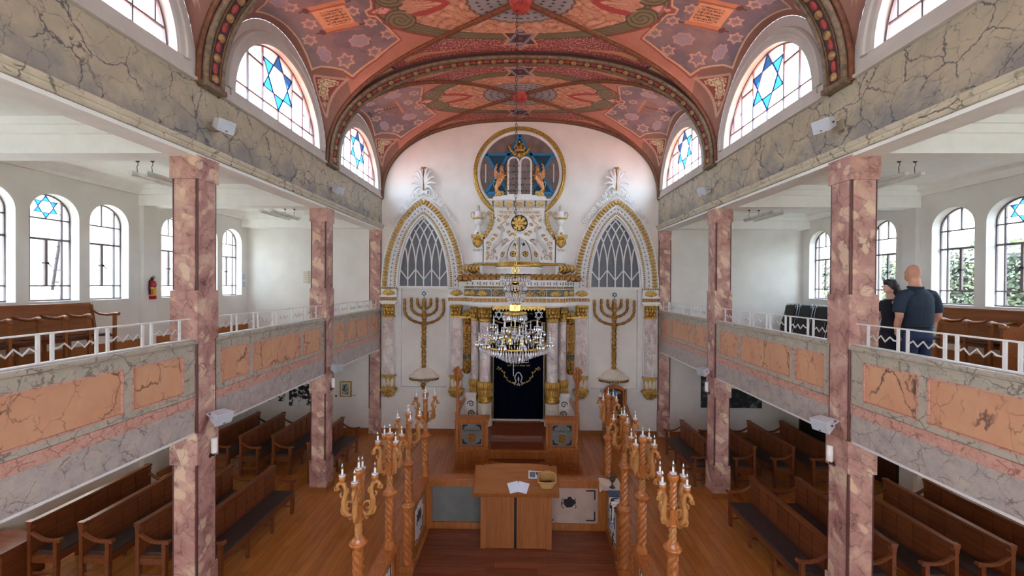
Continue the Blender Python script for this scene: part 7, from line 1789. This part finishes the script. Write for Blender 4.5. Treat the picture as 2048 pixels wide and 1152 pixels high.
m = MB().box(wx-.12, wx-.11, wy-.21, wy-.15, pz+1.22, pz+1.36); ob('phone', m, M['black'], t)
for s in (-1, 1): m = MB().ball(Q(-.03,s*.08,.04), (.10,.04,.04), 10, 6); ob('shoe', m, M['shoe'], t)
t.scale = (.94,.94,.94)
# ================================================================= outside the windows
M['redroof'] = plain('red_roof_coating', (190,104,80), .8, var=.08, sc=1); M['concrete'] = plain('pale_concrete', (196,190,180), .85, var=.08, sc=.5)
for s in (-1, 1):
    X_ = XL if s < 0 else XR
    m = MB().box(*sorted((s*(W+.34), X_+s*.5)), YN-.4, 11.3, 6.30, 6.36); struct('roof_aisle_%s' % ('left' if s < 0 else 'right'), m, M['redroof'])
    m = MB().box(*sorted((X_+s*.3, X_+s*.5)), YN-.4, 11.3, 6.36, 6.52); struct('roof_edge_%s' % ('left' if s < 0 else 'right'), m, M['plaster'])
m = MB().box(-40, 40, -30, 60, -.3, -.14); struct('ground_outside', m, M['concrete'])
t = thing('neighbour_wall', 'rough white neighbouring wall seen outside the left gallery windows', 'wall', (-9.9, 6, 0)); m = MB(); m.box(-10.3, -9.9, 0, 15, -.14, 5.9); ob('wall_face', m, M['plaster'], t); m = MB().box(-10.3, -9.65, 0, 15, 3.86, 3.95); ob('ledge', m, M['lamp'], t); t['kind'] = 'structure'; t.name = 'wall_outside_left'
t = thing('pipe_ladder', 'dark leaning pole with rungs against the wall outside the left star window', 'ladder', (-9.75, 8.1, 3.95)); m = MB().tube([(-9.62, 8.08, 3.95), (-9.62, 8.22, 5.0)], .028, 8); ob('pole', m, M['dark'], t)
for k in range(4): m = MB().bar((-9.62, 8.06+.035*k, 4.1+.25*k), (-9.62, 8.20+.035*k, 4.12+.25*k), .03, .03); ob('rung', m, M['dark'], t)
t = thing('wall_hook_bar', 'dark slanting bar with hooks outside the third left gallery window', 'bar', (-9.8, 11.2, 4.3)); m = MB().tube([(-9.62, 11.0, 4.62), (-9.62, 11.7, 4.22)], .024, 8); ob('bar', m, M['dark'], t)
for k in range(4): m = MB().bar((-9.62, 11.06+.17*k, 4.6-.10*k), (-9.62, 11.06+.17*k, 4.70-.10*k), .03, .03); ob('hook', m, M['dark'], t)
t = thing('white_building', 'pale building with sloping roof beyond the hedge on the right', 'building', (15, 10, 0)); m = MB().box(14, 18, 2, 18, -.14, 5.6); ob('wall', m, M['plaster'], t); m = MB(); m.add([(13.5,1,5.5),(13.5,19,5.5),(16.5,19,6.9),(16.5,1,6.9)], [(0,1,2,3)]); m.box(13.5, 13.6, 1, 19, 5.35, 5.5); ob('roof', m, M['grey'], t)
for k in range(4): m = MB().box(13.96, 14.02, 3+4*k, 4.4+4*k, 4.2, 5.1); ob('window', m, M['dark'], t)
g = G('ivy_leaf', .5); nz = g.noise(g.co(), 2.2, 4).outputs[0]; z_ = g.n('ObjectInfo').outputs['Random']; g.col(g.ramp(nz, [(.35, (52,60,54)), (.52, (104,116,84)), (.7, (176,184,120))])); M['ivy'] = g.m
t = thing('ivy_hedge', 'tall ivy-covered hedge outside the right gallery windows', 'hedge', (10.2, 8, 0))
m = MB().box(10.1, 10.7, 1, 16, -.14, 4.75); ob('hedge_core', m, plain('hedge_core', (40,44,40), .8, var=.3, sc=5), t)
m = MB(); rng = random.Random(11)
for i in range(16000):
    y = rng.uniform(1, 16); z = rng.uniform(3.2, 5.05)+.12*math.sin(y*2.3)*(1); x = 10.08-rng.random()*.16 if z < 4.7 else rng.uniform(10.0, 10.7)
    a, b = rng.uniform(-1, 1), rng.uniform(-.8, .8); r = rng.uniform(.022, .05); u = Vector((math.sin(a)*.5, math.cos(a), b)).normalized(); v = u.cross(Vector((1, rng.uniform(-.6,.6), rng.uniform(-.6,.6)))).normalized(); c = Vector((x, y, z))
    m.add([c-u*r, c-v*r*.7, c+u*r, c+v*r*.7], [(0,1,2,3)])
o = ob('foliage', m, M['ivy'], t); o['kind'] = 'stuff'
